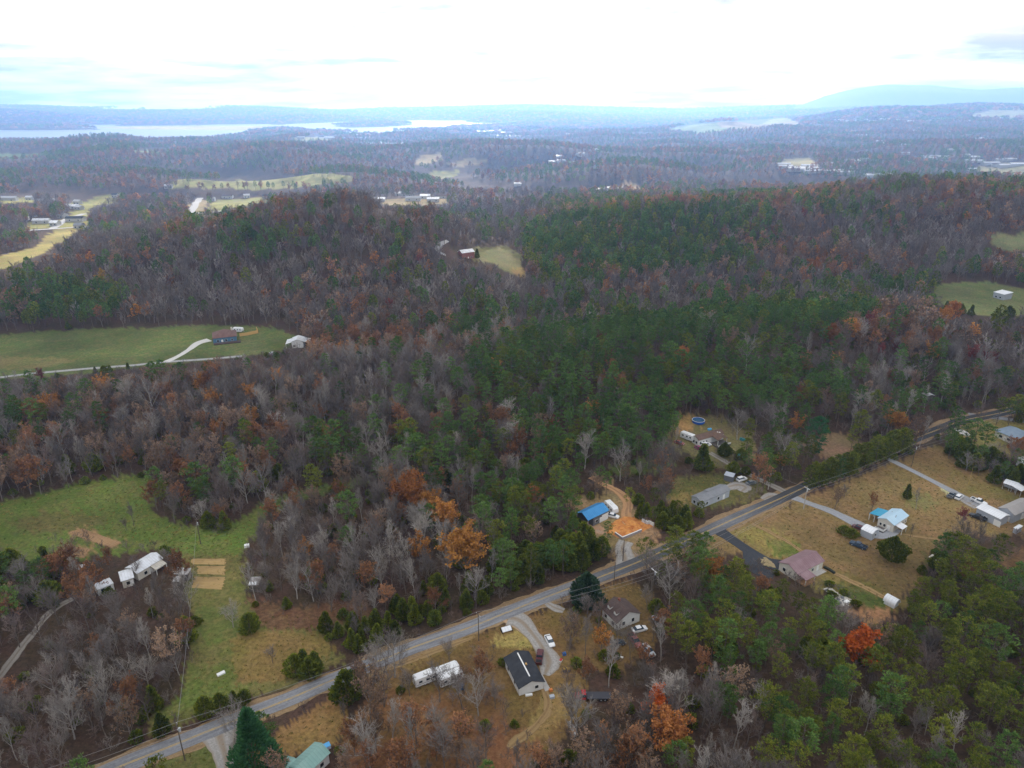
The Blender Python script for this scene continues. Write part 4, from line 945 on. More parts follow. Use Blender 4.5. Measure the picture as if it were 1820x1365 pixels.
# ground that stays in view: no crown may cover it
OPEN = [
 [(-80, 905), (60, 884), (150, 862), (235, 848), (262, 856), (270, 915), (310, 935), (400, 948), (440, 915), (470, 905), (446, 955), (430, 985), (360, 985), (290, 972), (215, 960), (120, 940), (60, 975), (-80, 985)],
 [(455, 900), (520, 875), (640, 851), (650, 858), (545, 884)],
 [(330, 990), (428, 985), (440, 1075), (520, 1095), (590, 1088), (560, 1130), (600, 1150), (615, 1172), (540, 1212), (430, 1245), (270, 1300), (262, 1285), (325, 1245), (340, 1200), (352, 1110), (335, 1060)],
 [(300, 1345), (400, 1330), (440, 1400), (280, 1400)],
 [(490, 1310), (560, 1262), (608, 1235), (605, 1290), (590, 1320), (600, 1400), (480, 1400)],
 [(700, 1180), (870, 1120), (960, 1085), (1000, 1080), (1000, 1110), (975, 1125), (1000, 1190), (990, 1240), (965, 1250), (975, 1215), (900, 1150), (850, 1150), (720, 1200)],
 [(725, 1182), (815, 1175), (822, 1235), (730, 1240)],
 [(890, 1140), (985, 1140), (985, 1245), (905, 1250)],
 [(960, 1250), (1000, 1230), (985, 1290), (940, 1320)],
 [(1030, 1235), (1085, 1230), (1090, 1255), (1030, 1258)],
 [(1066, 1064), (1095, 1056), (1142, 1094), (1100, 1116), (1075, 1092)],
 [(1050, 1048), (1110, 1030), (1162, 1062), (1158, 1085), (1140, 1078), (1105, 1052)],
 [(1228, 880), (1282, 857), (1322, 868), (1310, 880), (1250, 904)],
 [(1240, 958), (1300, 937), (1420, 890), (1500, 860), (1590, 822), (1645, 800), (1690, 800), (1740, 835), (1840, 890), (1840, 945), (1760, 948), (1740, 932), (1690, 935), (1645, 985), (1655, 1010), (1605, 1050), (1605, 1080), (1560, 1100), (1520, 1080), (1440, 1035), (1380, 1010), (1340, 990)],
 [(1180, 882), (1205, 852), (1265, 842), (1300, 845), (1345, 848), (1360, 862), (1330, 870), (1228, 900)],
 [(1205, 765), (1222, 740), (1268, 741), (1292, 765), (1312, 785), (1325, 806), (1295, 813), (1270, 800), (1240, 804), (1202, 796)],
 [(1020, 892), (1095, 890), (1140, 930), (1165, 945), (1140, 970), (1100, 985), (1040, 945)],
 [(1055, 850), (1085, 860), (1115, 890), (1115, 920), (1090, 905), (1095, 885)],
 [(1700, 760), (1760, 752), (1840, 755), (1840, 790), (1760, 785), (1720, 778)],
 [(1405, 790), (1500, 776), (1540, 800), (1470, 808)],
 [(-80, 600), (60, 594), (80, 600), (350, 583), (470, 582), (550, 600), (548, 615), (490, 624), (420, 635), (300, 650), (150, 666), (-80, 682)],
 [(1668, 508), (1745, 505), (1830, 515), (1830, 552), (1760, 545), (1720, 550), (1680, 540)],
 [(1770, 424), (1840, 418), (1840, 445), (1785, 440)],
 [(780, 435), (800, 433), (830, 446), (900, 438), (928, 455), (924, 470), (938, 492), (915, 488), (880, 470), (790, 455)],
 [(1632, 692), (1660, 690), (1660, 708), (1632, 708)],
 [(1645, 760), (1695, 748), (1700, 757), (1650, 778)],
 [(1462, 1035), (1530, 1050), (1530, 1085), (1470, 1065)],
 [(1768, 1000), (1840, 990), (1840, 1018), (1790, 1012)],
 [(210, 985), (290, 980), (290, 1020), (200, 1040), (165, 1045), (165, 1025)],
 [(0, 1195), (95, 1080), (130, 1060), (140, 1070), (100, 1100), (10, 1210)],
] + [z[0] for z in ZONES[37:]]

def dist_line(x, y, pts):
    d = np.full(np.shape(x), 1e9)
    for (x0, y0), (x1, y1) in zip(pts[:-1], pts[1:]):
        ex, ey = x1 - x0, y1 - y0; L2 = ex * ex + ey * ey + 1e-9
        t = np.clip(((x - x0) * ex + (y - y0) * ey) / L2, 0, 1); d = np.minimum(d, np.hypot(x - x0 - t * ex, y - y0 - t * ey))
    return d

def scatter(y0, y1, sp, seed):
    r = np.random.default_rng(seed); w = y1 * 0.92 + 60
    nx, ny = int(2 * w / sp), int((y1 - y0) / sp)
    X, Y = np.meshgrid((np.arange(nx) + 0.5) * sp - w, y0 + (np.arange(ny) + 0.5) * sp)
    X = X.ravel() + r.uniform(-.48, .48, X.size) * sp; Y = Y.ravel() + r.uniform(-.48, .48, Y.size) * sp
    k = np.abs(X) < 0.85 * Y + 70
    return X[k], Y[k], r

def choose(px, py, X, Y, r, base):
    """kind index for every tree"""
    W = np.tile(np.array(base, float), (len(px), 1)); done = np.zeros(len(px), bool)
    for poly, w in REGIONS:
        k = pip(px, py, poly) & ~done; W[k] = w; done |= k
    n = sines(X, Y, SN_C); n2 = sines(Y + 310, X - 90, SN_C)
    con = np.exp(1.9 * n + 0.7 * sines(X, Y, SN_D))                       # conifers stand together
    cs = W[:, :3].sum(1) / W.sum(1); con = con ** np.clip(4 * cs * (1 - cs) * 1.1, 0.25, 1) ; W[:, :3] *= con[:, None]; W[:, 3] *= np.exp(0.8 * n2); W[:, 4:] *= np.exp(-0.7 * n2)[:, None]
    W /= W.sum(1, keepdims=True); c = np.cumsum(W, 1)
    return (r.random(len(px))[:, None] > c).sum(1).clip(0, 7)

def filter_open(X, Y, Z, ht, fr=(0.0, 0.45, 0.85)):
    ok = np.ones(len(X), bool)
    pr = [project(X, Y, Z + f * ht) for f in fr]
    for poly in OPEN:
        P = np.array(poly); lo = P.min(0); hi = P.max(0)
        for (px, py, dep) in pr:
            k = np.where((px > lo[0]) & (px < hi[0]) & (py > lo[1]) & (py < hi[1]) & ok)[0]
            if len(k): ok[k[pip(px[k], py[k], poly)]] = False
    return ok, pr

# ------------------------------------------------------------------ buildings
def crop(ox, oy, k, pts): return [(ox + a / k, oy + b / k) for a, b in pts]
def fit_quad(px, he):
    """four roof corners (0-1 and 3-2 run along the ridge) seen at eave height -> centre, length, width, angle"""
    P = np.array([ground(a, b, he) for a, b in px])
    c = P.mean(0); u = (P[1] - P[0]) + (P[2] - P[3]); v = (P[3] - P[0]) + (P[2] - P[1])
    Lh, W = np.linalg.norm(u) / 2, np.linalg.norm(v) / 2
    a1 = math.atan2(u[1], u[0]); a2 = math.atan2(v[1], v[0]) + math.pi / 2
    w1, w2 = Lh, W
    d = ((a2 - a1 + math.pi / 2) % math.pi) - math.pi / 2
    ang = a1 + d * w2 / (w1 + w2)
    return c, Lh, W, ang

def opening(parent, side, t, w, h, z0, L, W, kind='window', m=None):
    """a window (pane with frame) or a door set 3 cm proud of a wall; t runs -0.5..0.5 along the wall"""
    if side in 'FB':
        y = -W / 2 if side == 'F' else W / 2; s = -1 if side == 'F' else 1; x = t * L
        def bx_(mb, g, d0, d1, za, zb): mb.box(x - w / 2 - g, x + w / 2 + g, min(y + s * d0, y + s * d1), max(y + s * d0, y + s * d1), za, zb)
    else:
        x = -L / 2 if side == 'L' else L / 2; s = -1 if side == 'L' else 1; y = t * W
        def bx_(mb, g, d0, d1, za, zb): mb.box(min(x + s * d0, x + s * d1), max(x + s * d0, x + s * d1), y - w / 2 - g, y + w / 2 + g, za, zb)
    fr, pn = MB(), MB()
    bx_(fr, 0.09, -0.02, 0.05, z0 - 0.09, z0 + h + 0.09); bx_(pn, 0.0, -0.01, 0.07, z0, z0 + h)
    if kind == 'window':
        o = pn.build('window', M_GLASS, parent); fr.build('frame', M_TRIM, o)
    else:
        o = pn.build('door' if kind == 'door' else kind, m or M_TRIM, parent); fr.build('frame', M_TRIM, o)
    return o

def house(name, label, cat, px, he, rise, roofm, wallm, roof='gable', oh=0.35, ops=(), group=None, wall_to=None, wall_from=None, sink=0.0, dims=None, th=0.14, ridge_cap=None, gable_m=None):
    c, L, W, ang = fit_quad(px, he) if dims is None else dims
    zs = [float(hgt(c[0] + sx * L / 2 * math.cos(ang) - sy * W / 2 * math.sin(ang), c[1] + sx * L / 2 * math.sin(ang) + sy * W / 2 * math.cos(ang))) for sx in (-1, 1) for sy in (-1, 1)] + [float(hgt(*c))]
    t = thing(name, label, cat, (c[0], c[1], min(zs) - sink), ang, group)
    he = he + (sum(zs) / 5 - min(zs))
    KEEP_OUT.append((c[0], c[1], 0.5 * math.hypot(L, W) * 0.85 + 1.2))
    l2, w2 = L / 2, W / 2; wl2, ww2 = l2 - oh, w2 - oh
    a0 = -wl2 if wall_from is None else wall_from * L; a1 = wl2 if wall_to is None else wall_to * L
    zw = he - 0.02
    wb = MB()
    if roof == 'gable':
        gz = he + rise * (1 - 0.02) - 0.12; ez = he + rise * (oh / w2) - 0.12
        wb.add([(a0, -ww2, -0.6), (a0, ww2, -0.6), (a0, ww2, ez), (a0, 0, gz), (a0, -ww2, ez), (a1, -ww2, -0.6), (a1, ww2, -0.6), (a1, ww2, ez), (a1, 0, gz), (a1, -ww2, ez)],
               [(0, 4, 3, 2, 1), (5, 6, 7, 8, 9), (0, 5, 9, 4), (1, 2, 7, 6), (4, 9, 8, 3), (3, 8, 7, 2)])
    else:
        wb.box(a0, a1, -ww2, ww2, -0.6, he - th - 0.01 if roof != 'shed' else he - 0.2)
    w_o = wb.build('wall', wallm, t)
    rf = MB()
    if roof == 'gable':
        rf.slab([(-l2, -w2, he), (l2, -w2, he), (l2, 0, he + rise), (-l2, 0, he + rise)], th)
        rf.slab([(l2, w2, he), (-l2, w2, he), (-l2, 0, he + rise + 0.004), (l2, 0, he + rise + 0.004)], th)
    elif roof == 'hip':
        k = min(w2, l2 * 0.92); r0 = l2 - k; z1 = he + rise
        e = 0.02
        rf.slab([(-l2, -w2, he), (l2, -w2, he), (r0 + e, 0, z1), (-r0 - e, 0, z1)], th); rf.slab([(l2, w2, he), (-l2, w2, he), (-r0 - e, 0, z1), (r0 + e, 0, z1)], th)
        rf.slab([(l2, -w2, he), (l2, w2, he), (r0 + e, 0, z1)], th); rf.slab([(-l2, w2, he), (-l2, -w2, he), (-r0 - e, 0, z1)], th)
    elif roof == 'shed':
        rf.slab([(-l2, -w2, he), (l2, -w2, he), (l2, w2, he + rise), (-l2, w2, he + rise)], th)
    elif roof == 'flat':
        n = 8
        for i in range(n):       # gently bowed sheet roof
            y0, y1 = -w2 + W * i / n, -w2 + W * (i + 1) / n; z0, z1 = he + rise * (1 - (y0 / w2) ** 2), he + rise * (1 - (y1 / w2) ** 2)
            rf.slab([(-l2, y0, z0), (l2, y0, z0), (l2, y1, z1), (-l2, y1, z1)], th)
    elif roof == 'arch':
        n = 12
        pts = [(-w2 * math.cos(math.pi * i / n), he * 0.45 + (he * 0.55 + rise) * math.sin(math.pi * i / n) ** 0.8) for i in range(n + 1)]
        for (y0, z0), (y1, z1) in zip(pts[:-1], pts[1:]): rf.slab([(-l2, y0, z0), (l2, y0, z0), (l2, y1, z1), (-l2, y1, z1)], 0.08)
    rf.build('roof', roofm, t)
    if ridge_cap:
        rc = MB(); rc.box(-l2 * 0.8, l2 * 0.72, -0.16, 0.16, he + rise - 0.02, he + rise + 0.09); rc.build('ridge_vent', ridge_cap, t)
    for o_ in ops: opening(t, *o_[:5], L - 2 * oh, W - 2 * oh, *o_[5:])
    t['_'] = 0; del t['_']
    return t, L, W, he, ang, c

def post_set(t, pts, h, m=M_TRIM, r=0.08, z0=0.0):
    for x, y in pts:
        p = MB(); p.box(x - r, x + r, y - r, y + r, -0.5 + z0, h); p.build('post', m, t)

W_ = lambda side, t, w=1.0, h=1.1, z=1.0: (side, t, w, h, z)
D_ = lambda side, t, w=0.95, h=2.0, m=None: (side, t, w, h, 0.1, 'door', m)

M_R_BLACK = mat('shingle_black', (0.028, 0.03, 0.036), 0.9, noise=(0.5, 0.8, (0.055, 0.058, 0.066)))
M_R_BROWN = mat('shingle_brown', (0.075, 0.05, 0.045), 0.9, noise=(0.6, 0.8, (0.13, 0.095, 0.085)))
M_R_TRAILER = mat('shingle_rust_brown', (0.17, 0.105, 0.075), 0.9, noise=(0.6, 0.8, (0.10, 0.065, 0.055)))
M_R_RED = metal_roof('metal_dull_red', (0.21, 0.115, 0.125), (0.29, 0.19, 0.20))
M_R_BLUE = metal_roof('metal_bright_blue', (0.035, 0.23, 0.52), (0.06, 0.31, 0.60))
M_R_PALE = metal_roof('metal_pale_blue', (0.42, 0.60, 0.72), (0.52, 0.68, 0.77))
M_R_TEAL = metal_roof('metal_teal_blue', (0.03, 0.30, 0.48), (0.05, 0.36, 0.54))
M_R_GREEN = metal_roof('metal_pale_green', (0.21, 0.37, 0.33), (0.28, 0.44, 0.39))
M_R_WHITE = metal_roof('metal_white', (0.78, 0.79, 0.80), (0.66, 0.67, 0.69))
M_R_OLDWHITE = metal_roof('metal_old_white', (0.72, 0.74, 0.77), (0.42, 0.40, 0.39))
M_R_GREY = mat('shingle_grey', (0.24, 0.245, 0.255), 0.9, noise=(0.6, 0.7, (0.17, 0.175, 0.185)))
M_R_BLUEGREY = mat('shingle_blue_grey', (0.20, 0.26, 0.33), 0.9, noise=(0.5, 0.7, (0.28, 0.34, 0.40)))
M_R_TAUPE = metal_roof('metal_taupe', (0.36, 0.33, 0.31), (0.44, 0.41, 0.39))
M_R_TAN = metal_roof('metal_tan', (0.58, 0.53, 0.44), (0.36, 0.33, 0.28))
M_W_GREY = mat('siding_dark_grey', (0.13, 0.135, 0.15), 0.7)
M_W_LGREY = mat('siding_light_grey', (0.42, 0.45, 0.50), 0.6, noise=(0.7, 0.4, (0.34, 0.36, 0.40)))
M_W_BLUE = mat('siding_blue', (0.09, 0.19, 0.29), 0.7)
M_W_BRICK = mat('brick_tan', (0.36, 0.26, 0.19), 0.9, noise=(1.5, 0.7, (0.26, 0.17, 0.12)))
M_W_RED = mat('brick_red', (0.28, 0.11, 0.08), 0.9, noise=(1.5, 0.7, (0.20, 0.08, 0.06)))
M_W_CREAM = mat('siding_cream', (0.66, 0.62, 0.54), 0.7, noise=(0.8, 0.4, (0.5, 0.46, 0.4)))
M_DECK = mat('deck_timber', (0.42, 0.24, 0.12), 0.85, noise=(1.0, 0.7, (0.30, 0.17, 0.09)))
M_REDP = mat('red_paint', (0.42, 0.02, 0.02), 0.5)

# black-roofed house
t, L, W, he, ang, c = house('house', 'white house with a long black shingle roof beside the gravel drive', 'house',
    crop(860, 1040, 6.067, [(220, 802), (365, 1115), (655, 1052), (485, 690)]), 2.6, 1.5, M_R_BLACK, M_WHITE, ridge_cap=M_TRIM,
    ops=[W_('R', 0.22, 0.9, 0.9), W_('B', -0.3), W_('B', 0.1), D_('B', 0.28), W_('F', -0.25), W_('F', 0.2), W_('L', 0.0)])
p = MB(); p.box(L * 0.05, L / 2 + 0.6, W / 2 - 0.2, W / 2 + 1.3, -0.2, 0.12); p.build('porch_slab', M_CONC, t)
p = MB(); p.box(-0.6, 0.0, 0.55, 0.95, he + 0.9, he + 1.5); p.build('vent_box', mat('brass', (0.5, 0.3, 0.1), 0.5), t)
# brown-roofed house
t, L, W, he, ang, c = house('house', 'old white house with a brown shingle roof and small white dormers', 'house',
    crop(860, 1040, 6.067, [(1275, 245), (1430, 430), (1690, 297), (1530, 140)]), 2.9, 2.4, M_R_BROWN, M_WHITE,
    ops=[W_('R', -0.2, 0.9, 1.2), W_('R', 0.2, 0.9, 1.2), W_('F', -0.25), W_('F', 0.25), D_('F', 0.0)])
for xx in (-0.24 * L, 0.16 * L):
    d_ = MB(); zc = he + 2.4 * 0.52
    d_.add([(xx - 0.6, -W * 0.36, zc - 0.45), (xx + 0.6, -W * 0.36, zc - 0.45), (xx + 0.6, -W * 0.36, zc + 0.35), (xx, -W * 0.36, zc + 0.8), (xx - 0.6, -W * 0.36, zc + 0.35),
            (xx - 0.6, -W * 0.1, zc + 0.35), (xx + 0.6, -W * 0.1, zc + 0.35), (xx, -W * 0.06, zc + 0.8)], [(0, 1, 2, 3, 4), (1, 6, 2), (0, 4, 5)])
    o_ = d_.build('dormer', M_TRIM, t)
    e_ = MB(); e_.slab([(xx - 0.75, -W * 0.36 - 0.12, zc + 0.27), (xx, -W * 0.36 - 0.12, zc + 0.86), (xx, -W * 0.05, zc + 0.86), (xx - 0.75, -W * 0.08, zc + 0.27)][::-1], 0.07)
    e_.slab([(xx, -W * 0.36 - 0.12, zc + 0.865), (xx + 0.75, -W * 0.36 - 0.12, zc + 0.27), (xx + 0.75, -W * 0.08, zc + 0.27), (xx, -W * 0.05, zc + 0.865)][::-1], 0.07)
    e_.build('dormer_roof', M_R_BROWN, o_)
ch = MB(); ch.box(-L * 0.28, -L * 0.28 + 0.6, 0.1, 0.7, he + 1.5, he + 3.0); ch.build('chimney', M_W_RED, t)
# dull red metal roof with back porch
t, L, W, he, ang, c = house('house', 'ranch house with a dull red metal roof and small back porch', 'house',
    crop(1360, 940, 6.5, [(145, 380), (375, 525), (695, 370), (470, 240)])[0:1] + crop(1360, 940, 6.5, [(470, 240), (695, 370), (375, 525)]), 3.0, 1.6, M_R_RED, M_W_CREAM,
    ops=[W_('F', -0.3), W_('F', 0.1), D_('F', 0.3), W_('L', 0.2), W_('B', 0.2), W_('B', -0.2), W_('R', 0.0)])
p = MB(); p.slab([(-L * 0.48, -W / 2 - 3.0, he - 0.55), (-L * 0.12, -W / 2 - 3.0, he - 0.55), (-L * 0.12, -W / 2 + 0.1, he - 0.08), (-L * 0.48, -W / 2 + 0.1, he - 0.08)], 0.12); p.build('porch_roof', M_R_RED, t)
p = MB(); p.box(-L * 0.47, -L * 0.13, -W / 2 - 2.9, -W / 2 + 0.3, -0.3, 0.5); dk = p.build('deck', M_DECK, t)
p = MB(); p.box(-L * 0.47, -L * 0.13, -W / 2 - 2.94, -W / 2 - 2.86, 1.3, 1.42); p.box(-L * 0.47, -L * 0.13, -W / 2 - 2.94, -W / 2 - 2.86, 0.8, 0.88); p.build('railing', M_DECK, dk)
post_set(t, [(-L * 0.46, -W / 2 - 2.8), (-L * 0.14, -W / 2 - 2.8)], he - 0.6)
p = MB(); p.box(L * 0.1, L * 0.45, -W / 2 - 1.5, -W / 2 + 0.3, -0.3, 0.2); p.build('patio', M_CONC, t)
# blue barn, one end open
t, L, W, he, ang, c = house('barn', 'dark grey barn with a bright blue metal roof and white garage door', 'barn',
    crop(980, 860, 9.1, [(595, 595), (940, 425), (735, 305), (385, 472)]), 3.6, 1.7, M_R_BLUE, M_W_GREY, wall_from=-0.22,
    ops=[('F', 0.36, 3.0, 2.6, 0.1, 'garage_door', M_TRIM), D_('F', 0.14), W_('F', -0.06, 1.4, 1.0), W_('R', 0, 1.2, 1.0)])
post_set(t, [(-L / 2 + 0.4, -W / 2 + 0.4), (-L / 2 + 0.4, W / 2 - 0.4)], he, mat('purple_trim', (0.35, 0.27, 0.42), 0.6), 0.11)
p = MB(); p.box(-L / 2 + 0.3, -L * 0.22 - 0.02, W / 2 - 0.5, W / 2 - 0.4, -0.5, he - 0.2); p.build('side_wall', M_W_GREY, t)
# grey double-wide
t, L, W, he, ang, c = house('mobile_home', 'long grey double-wide home behind the evergreen screen', 'mobile home',
    crop(1180, 720, 6.827, [(322, 1095), (680, 960), (820, 1035), (458, 1182)]), 2.9, 1.0, M_R_GREY, M_W_LGREY, ops=[W_('L', 0.2), W_('L', -0.2), W_('F', -0.3), W_('F', 0.1), D_('F', 0.3)])
p = MB(); p.slab([(-L * 0.1, 0.1, he + 1.12), (L * 0.12, 0.1, he + 1.12), (L * 0.12, W * 0.46, he + 0.45), (-L * 0.1, W * 0.46, he + 0.45)], 0.1); p.build('roof_patch', M_R_GREY, t)
# trailer with brown roof
t, L, W, he, ang, c = house('mobile_home', 'white mobile home with a rusty brown roof near the round pool', 'mobile home',
    crop(1180, 720, 6.827, [(430, 437), (735, 352), (655, 287), (320, 370)]), 2.9, 1.2, M_R_TRAILER, M_WHITE,
    ops=[W_('F', -0.42, 0.7), W_('F', -0.3, 0.7), W_('F', -0.18, 0.7), W_('L', 0.2), W_('L', -0.2), D_('F', 0.3)])
p = MB(); p.slab([(L * 0.02, -W / 2 - 3.4, he - 0.3), (L * 0.2, -W / 2 - 3.4, he + 0.6), (L * 0.2, 0, he + 1.1), (L * 0.02, 0, he + 0.6)], 0.12)
p.slab([(L * 0.2, -W / 2 - 3.4, he + 0.604), (L * 0.4, -W / 2 - 3.4, he - 0.3), (L * 0.4, 0, he + 0.6), (L * 0.2, 0, he + 1.104)], 0.12); p.build('porch_roof', M_R_TRAILER, t)
post_set(t, [(L * 0.04, -W / 2 - 3.2), (L * 0.38, -W / 2 - 3.2)], he - 0.2)
dk = MB(); dk.box(-L * 0.02, L * 0.46, -W / 2 - 4.6, -W / 2 + 0.3, -0.3, 0.45); dk = dk.build('deck', M_WOOD, t)
p = MB(); p.box(-L * 0.02, L * 0.46, -W / 2 - 4.66, -W / 2 - 4.56, 0.5, 1.25); p.build('railing', M_TRIM, dk)
p = MB(); p.box(L * 0.25, L * 0.31, -1.2, -0.6, he + 0.72, he + 0.84); p.box(L * 0.32, L * 0.37, -1.7, -1.2, he + 0.6, he + 0.72); p.build('skylight', M_TRIM, t)
# pale blue roof house with teal lean-to
t, L, W, he, ang, c = house('house', 'cream house with a pale blue metal roof and a teal side roof', 'house',
    crop(1500, 880, 10.11, [(905, 548), (1185, 365), (865, 232), (590, 415)]), 3.1, 1.3, M_R_PALE, M_W_CREAM,
    ops=[W_('L', 0.3, 0.7, 0.9), W_('L', 0.05, 0.8, 1.0), D_('L', -0.2), W_('F', 0.2, 0.8, 0.8), W_('F', 0.4, 0.5, 0.8), W_('F', 0.0, 0.6, 0.8)])
p = MB(); p.slab([(-L * 0.34, W / 2 - 0.2, he + 0.10), (L * 0.24, W / 2 - 0.2, he + 0.10), (L * 0.24, W / 2 + 3.6, he - 0.55), (-L * 0.34, W / 2 + 3.6, he - 0.55)], 0.12); p.build('side_roof', M_R_TEAL, t)
post_set(t, [(-L * 0.33, W / 2 + 3.4), (L * 0.0, W / 2 + 3.4), (L * 0.22, W / 2 + 3.4), (-L * 0.33, W / 2 + 1.6)], he - 0.5)
p = MB(); p.slab([(-L * 0.4, -W / 2 - 2.4, he - 0.75), (-L * 0.06, -W / 2 - 2.4, he - 0.75), (-L * 0.06, -W / 2 + 0.2, he - 0.4), (-L * 0.4, -W / 2 + 0.2, he - 0.4)], 0.1); p.build('awning', M_R_WHITE, t)
post_set(t, [(-L * 0.38, -W / 2 - 2.2), (-L * 0.08, -W / 2 - 2.2)], he - 0.8)
p = MB(); p.prism((-L * 0.1, -W * 0.2, he + 0.6), (-L * 0.1, -W * 0.2, he + 1.7), 0.12, 0.12, 8, cap=True); p.build('flue', M_STEEL, t)
p = MB(); p.prism((L * 0.12, W * 0.2, he + 0.6), (L * 0.12, W * 0.2, he + 1.2), 0.1, 0.1, 8, cap=True); p.build('flue', M_STEEL, t)
dk = MB(); dk.box(-L / 2 - 2.6, -L / 2 + 0.2, -W * 0.15, W * 0.35, -0.3, 0.5); dk = dk.build('deck', M_WOOD, t)
p = MB(); p.box(-L / 2 - 2.62, -L / 2 - 2.54, -W * 0.15, W * 0.35, 0.55, 1.3); p.box(-L / 2 - 2.6, -L / 2 + 0.2, -W * 0.15 - 0.04, -W * 0.15 + 0.04, 0.55, 1.3); p.build('railing', M_TRIM, dk)
# white metal shed
house('metal_shed', 'white metal shed with a rounded roof by the gravel drive', 'shed', crop(1500, 880, 10.11, [(300, 610), (515, 700), (640, 620), (430, 520)]), 2.6, 0.75, M_R_WHITE, M_W_LGREY, 'flat', 0.05, ops=[W_('R', 0, 0.9, 0.9)])
# white arched shed on the lawn
house('arched_shed', 'small shiny white arched metal shed on the lawn edge', 'shed', crop(1360, 940, 6.5, [(1385, 790), (1508, 868), (1560, 815), (1425, 735)]), 2.3, 0.5, M_R_WHITE, M_R_WHITE, 'arch', 0.3)
house('garden_shed', 'small shed with a tan sheet roof beside the dark cedar', 'shed', crop(1500, 880, 10.11, [(1528, 1112), (1682, 1198), (1740, 1160), (1582, 1076)]), 2.0, 0.4, M_R_TAN, M_WOOD, 'shed', 0.15)
# sheds and halls at the right edge
house('long_shed', 'long shed with a white roof and grey walls at the right', 'shed', crop(1660, 740, 6.5, [(492, 1052), (768, 1190), (885, 1140), (590, 1008)]), 3.4, 0.7, M_R_WHITE, M_W_LGREY, ops=[('F', 0.43, 2.2, 2.2, 0.1, 'garage_door', M_TRIM), W_('F', -0.1, 0.8, 0.7)])
house('metal_hall', 'large taupe metal hall behind the long white shed', 'building', crop(1660, 740, 6.5, [(940, 1148), (1180, 1030), (990, 942), (745, 1055)]), 3.6, 1.5, M_R_TAUPE, M_W_LGREY, ops=[W_('L', 0.2), D_('L', -0.2), ('F', 0.0, 3, 2.6, 0.1, 'garage_door', M_TRIM)])
for nm, pts, lb in (('carport', [(775, 768), (945, 812), (1010, 772), (862, 735)], 'open carport with a white roof, left half'), ('carport', [(948, 815), (1010, 880), (1075, 845), (1012, 775)], 'open carport with a white roof, right half by the picture edge')):
    dm = fit_quad(crop(1660, 740, 6.5, pts), 2.5); c, L, W, ang = dm
    t = thing(nm, lb, 'carport', (c[0], c[1], float(hgt(*c))), ang); p = MB()
    for i in range(6):
        y0, y1 = -W / 2 + W * i / 6, -W / 2 + W * (i + 1) / 6; z0, z1 = [2.5 + 0.7 * (1 - (2 * v / W) ** 2) for v in (y0, y1)]
        p.slab([(-L / 2, y0, z0), (L / 2, y0, z0), (L / 2, y1, z1), (-L / 2, y1, z1)], 0.07)
    p.build('roof', M_R_WHITE, t); post_set(t, [(sx * L * 0.46, sy * W * 0.47) for sx in (-1, 0, 1) for sy in (-1, 1)], 2.55, M_STEEL, 0.06); KEEP_OUT.append((c[0], c[1], 5))
house('small_shed', 'small low shed with a pale roof right of the crimson tree', 'shed', crop(1660, 740, 6.5, [(915, 1285), (960, 1300), (1035, 1280), (980, 1258)]), 2.0, 0.4, M_R_WHITE, M_W_LGREY, 'shed', 0.1)
house('house', 'house with a blue grey hip roof near the road bend', 'house', crop(1660, 740, 6.5, [(955, 275), (1130, 215), (890, 95), (700, 155)]), 3.0, 2.4, M_R_BLUEGREY, M_W_CREAM, 'hip', 0.5, ops=[W_('L', 0.2, 1.4), W_('L', -0.2, 1.4), W_('F', 0.2), W_('F', -0.2), D_('L', 0.0)])
house('house', 'white house half hidden by trees at the right edge', 'house', crop(1660, 740, 6.5, [(1000, 495), (1010, 540), (1110, 520), (1090, 470)]), 3.0, 1.4, M_R_WHITE, M_WHITE)
house('shelter', 'small grey shelter roof in the wood above the road bend', 'shelter', [(1640, 698), (1648, 706), (1660, 703), (1652, 696)], 2.4, 0.6, M_R_OLDWHITE, M_WOOD)
# valley houses
t, L, W, he, ang, c = house('house', 'blue house with a brown hip roof beside the long field', 'house', crop(340, 560, 7.583, [(300, 312), (632, 292), (590, 205), (262, 232)]), 3.4, 3.4, mat('shingle_warm_brown', (0.15, 0.085, 0.07), 0.95, noise=(0.5, 0.7, (0.22, 0.14, 0.12))), M_W_BLUE, 'hip', 0.4,
    ops=[W_('F', -0.3, 1.3, 1.2), W_('F', 0.05, 1.3, 1.2), W_('F', 0.3, 1.0, 1.2), W_('L', 0.0), D_('F', -0.12)])
p = MB(); p.box(-L * 0.46, L * 0.62, -W / 2 - 2.6, -W / 2 + 0.3, -0.6, 0.7); p.build('deck', mat('deck_dark', (0.09, 0.06, 0.055), 0.9), t)
p = MB(); p.box(L * 0.28, L * 0.28 + 0.9, W * 0.2, W * 0.2 + 0.9, he, he + 3.2); p.build('chimney', M_W_CREAM, t)
t, L, W, he, ang, c = house('metal_building', 'pale metal building with raised middle bay at the end of the valley lane', 'building', crop(340, 560, 7.583, [(1362, 352), (1345, 305), (1525, 292), (1515, 358)]), 4.2, 1.3, M_R_OLDWHITE, M_WHITE, ops=[D_('L', 0.0), W_('L', 0.3)])
for s_ in (-1, 1):
    p = MB(); q_ = [(-L / 2, s_ * (W / 2 - 0.3), he - 0.35), (L / 2, s_ * (W / 2 - 0.3), he - 0.35), (L / 2, s_ * (W / 2 + 3.2), he - 1.2), (-L / 2, s_ * (W / 2 + 3.2), he - 1.2)]
    p.slab(q_ if s_ < 0 else q_, 0.1); p.build('side_roof', M_R_OLDWHITE, t); post_set(t, [(-L * 0.46, s_ * (W / 2 + 3)), (L * 0.46, s_ * (W / 2 + 3))], he - 1.2)
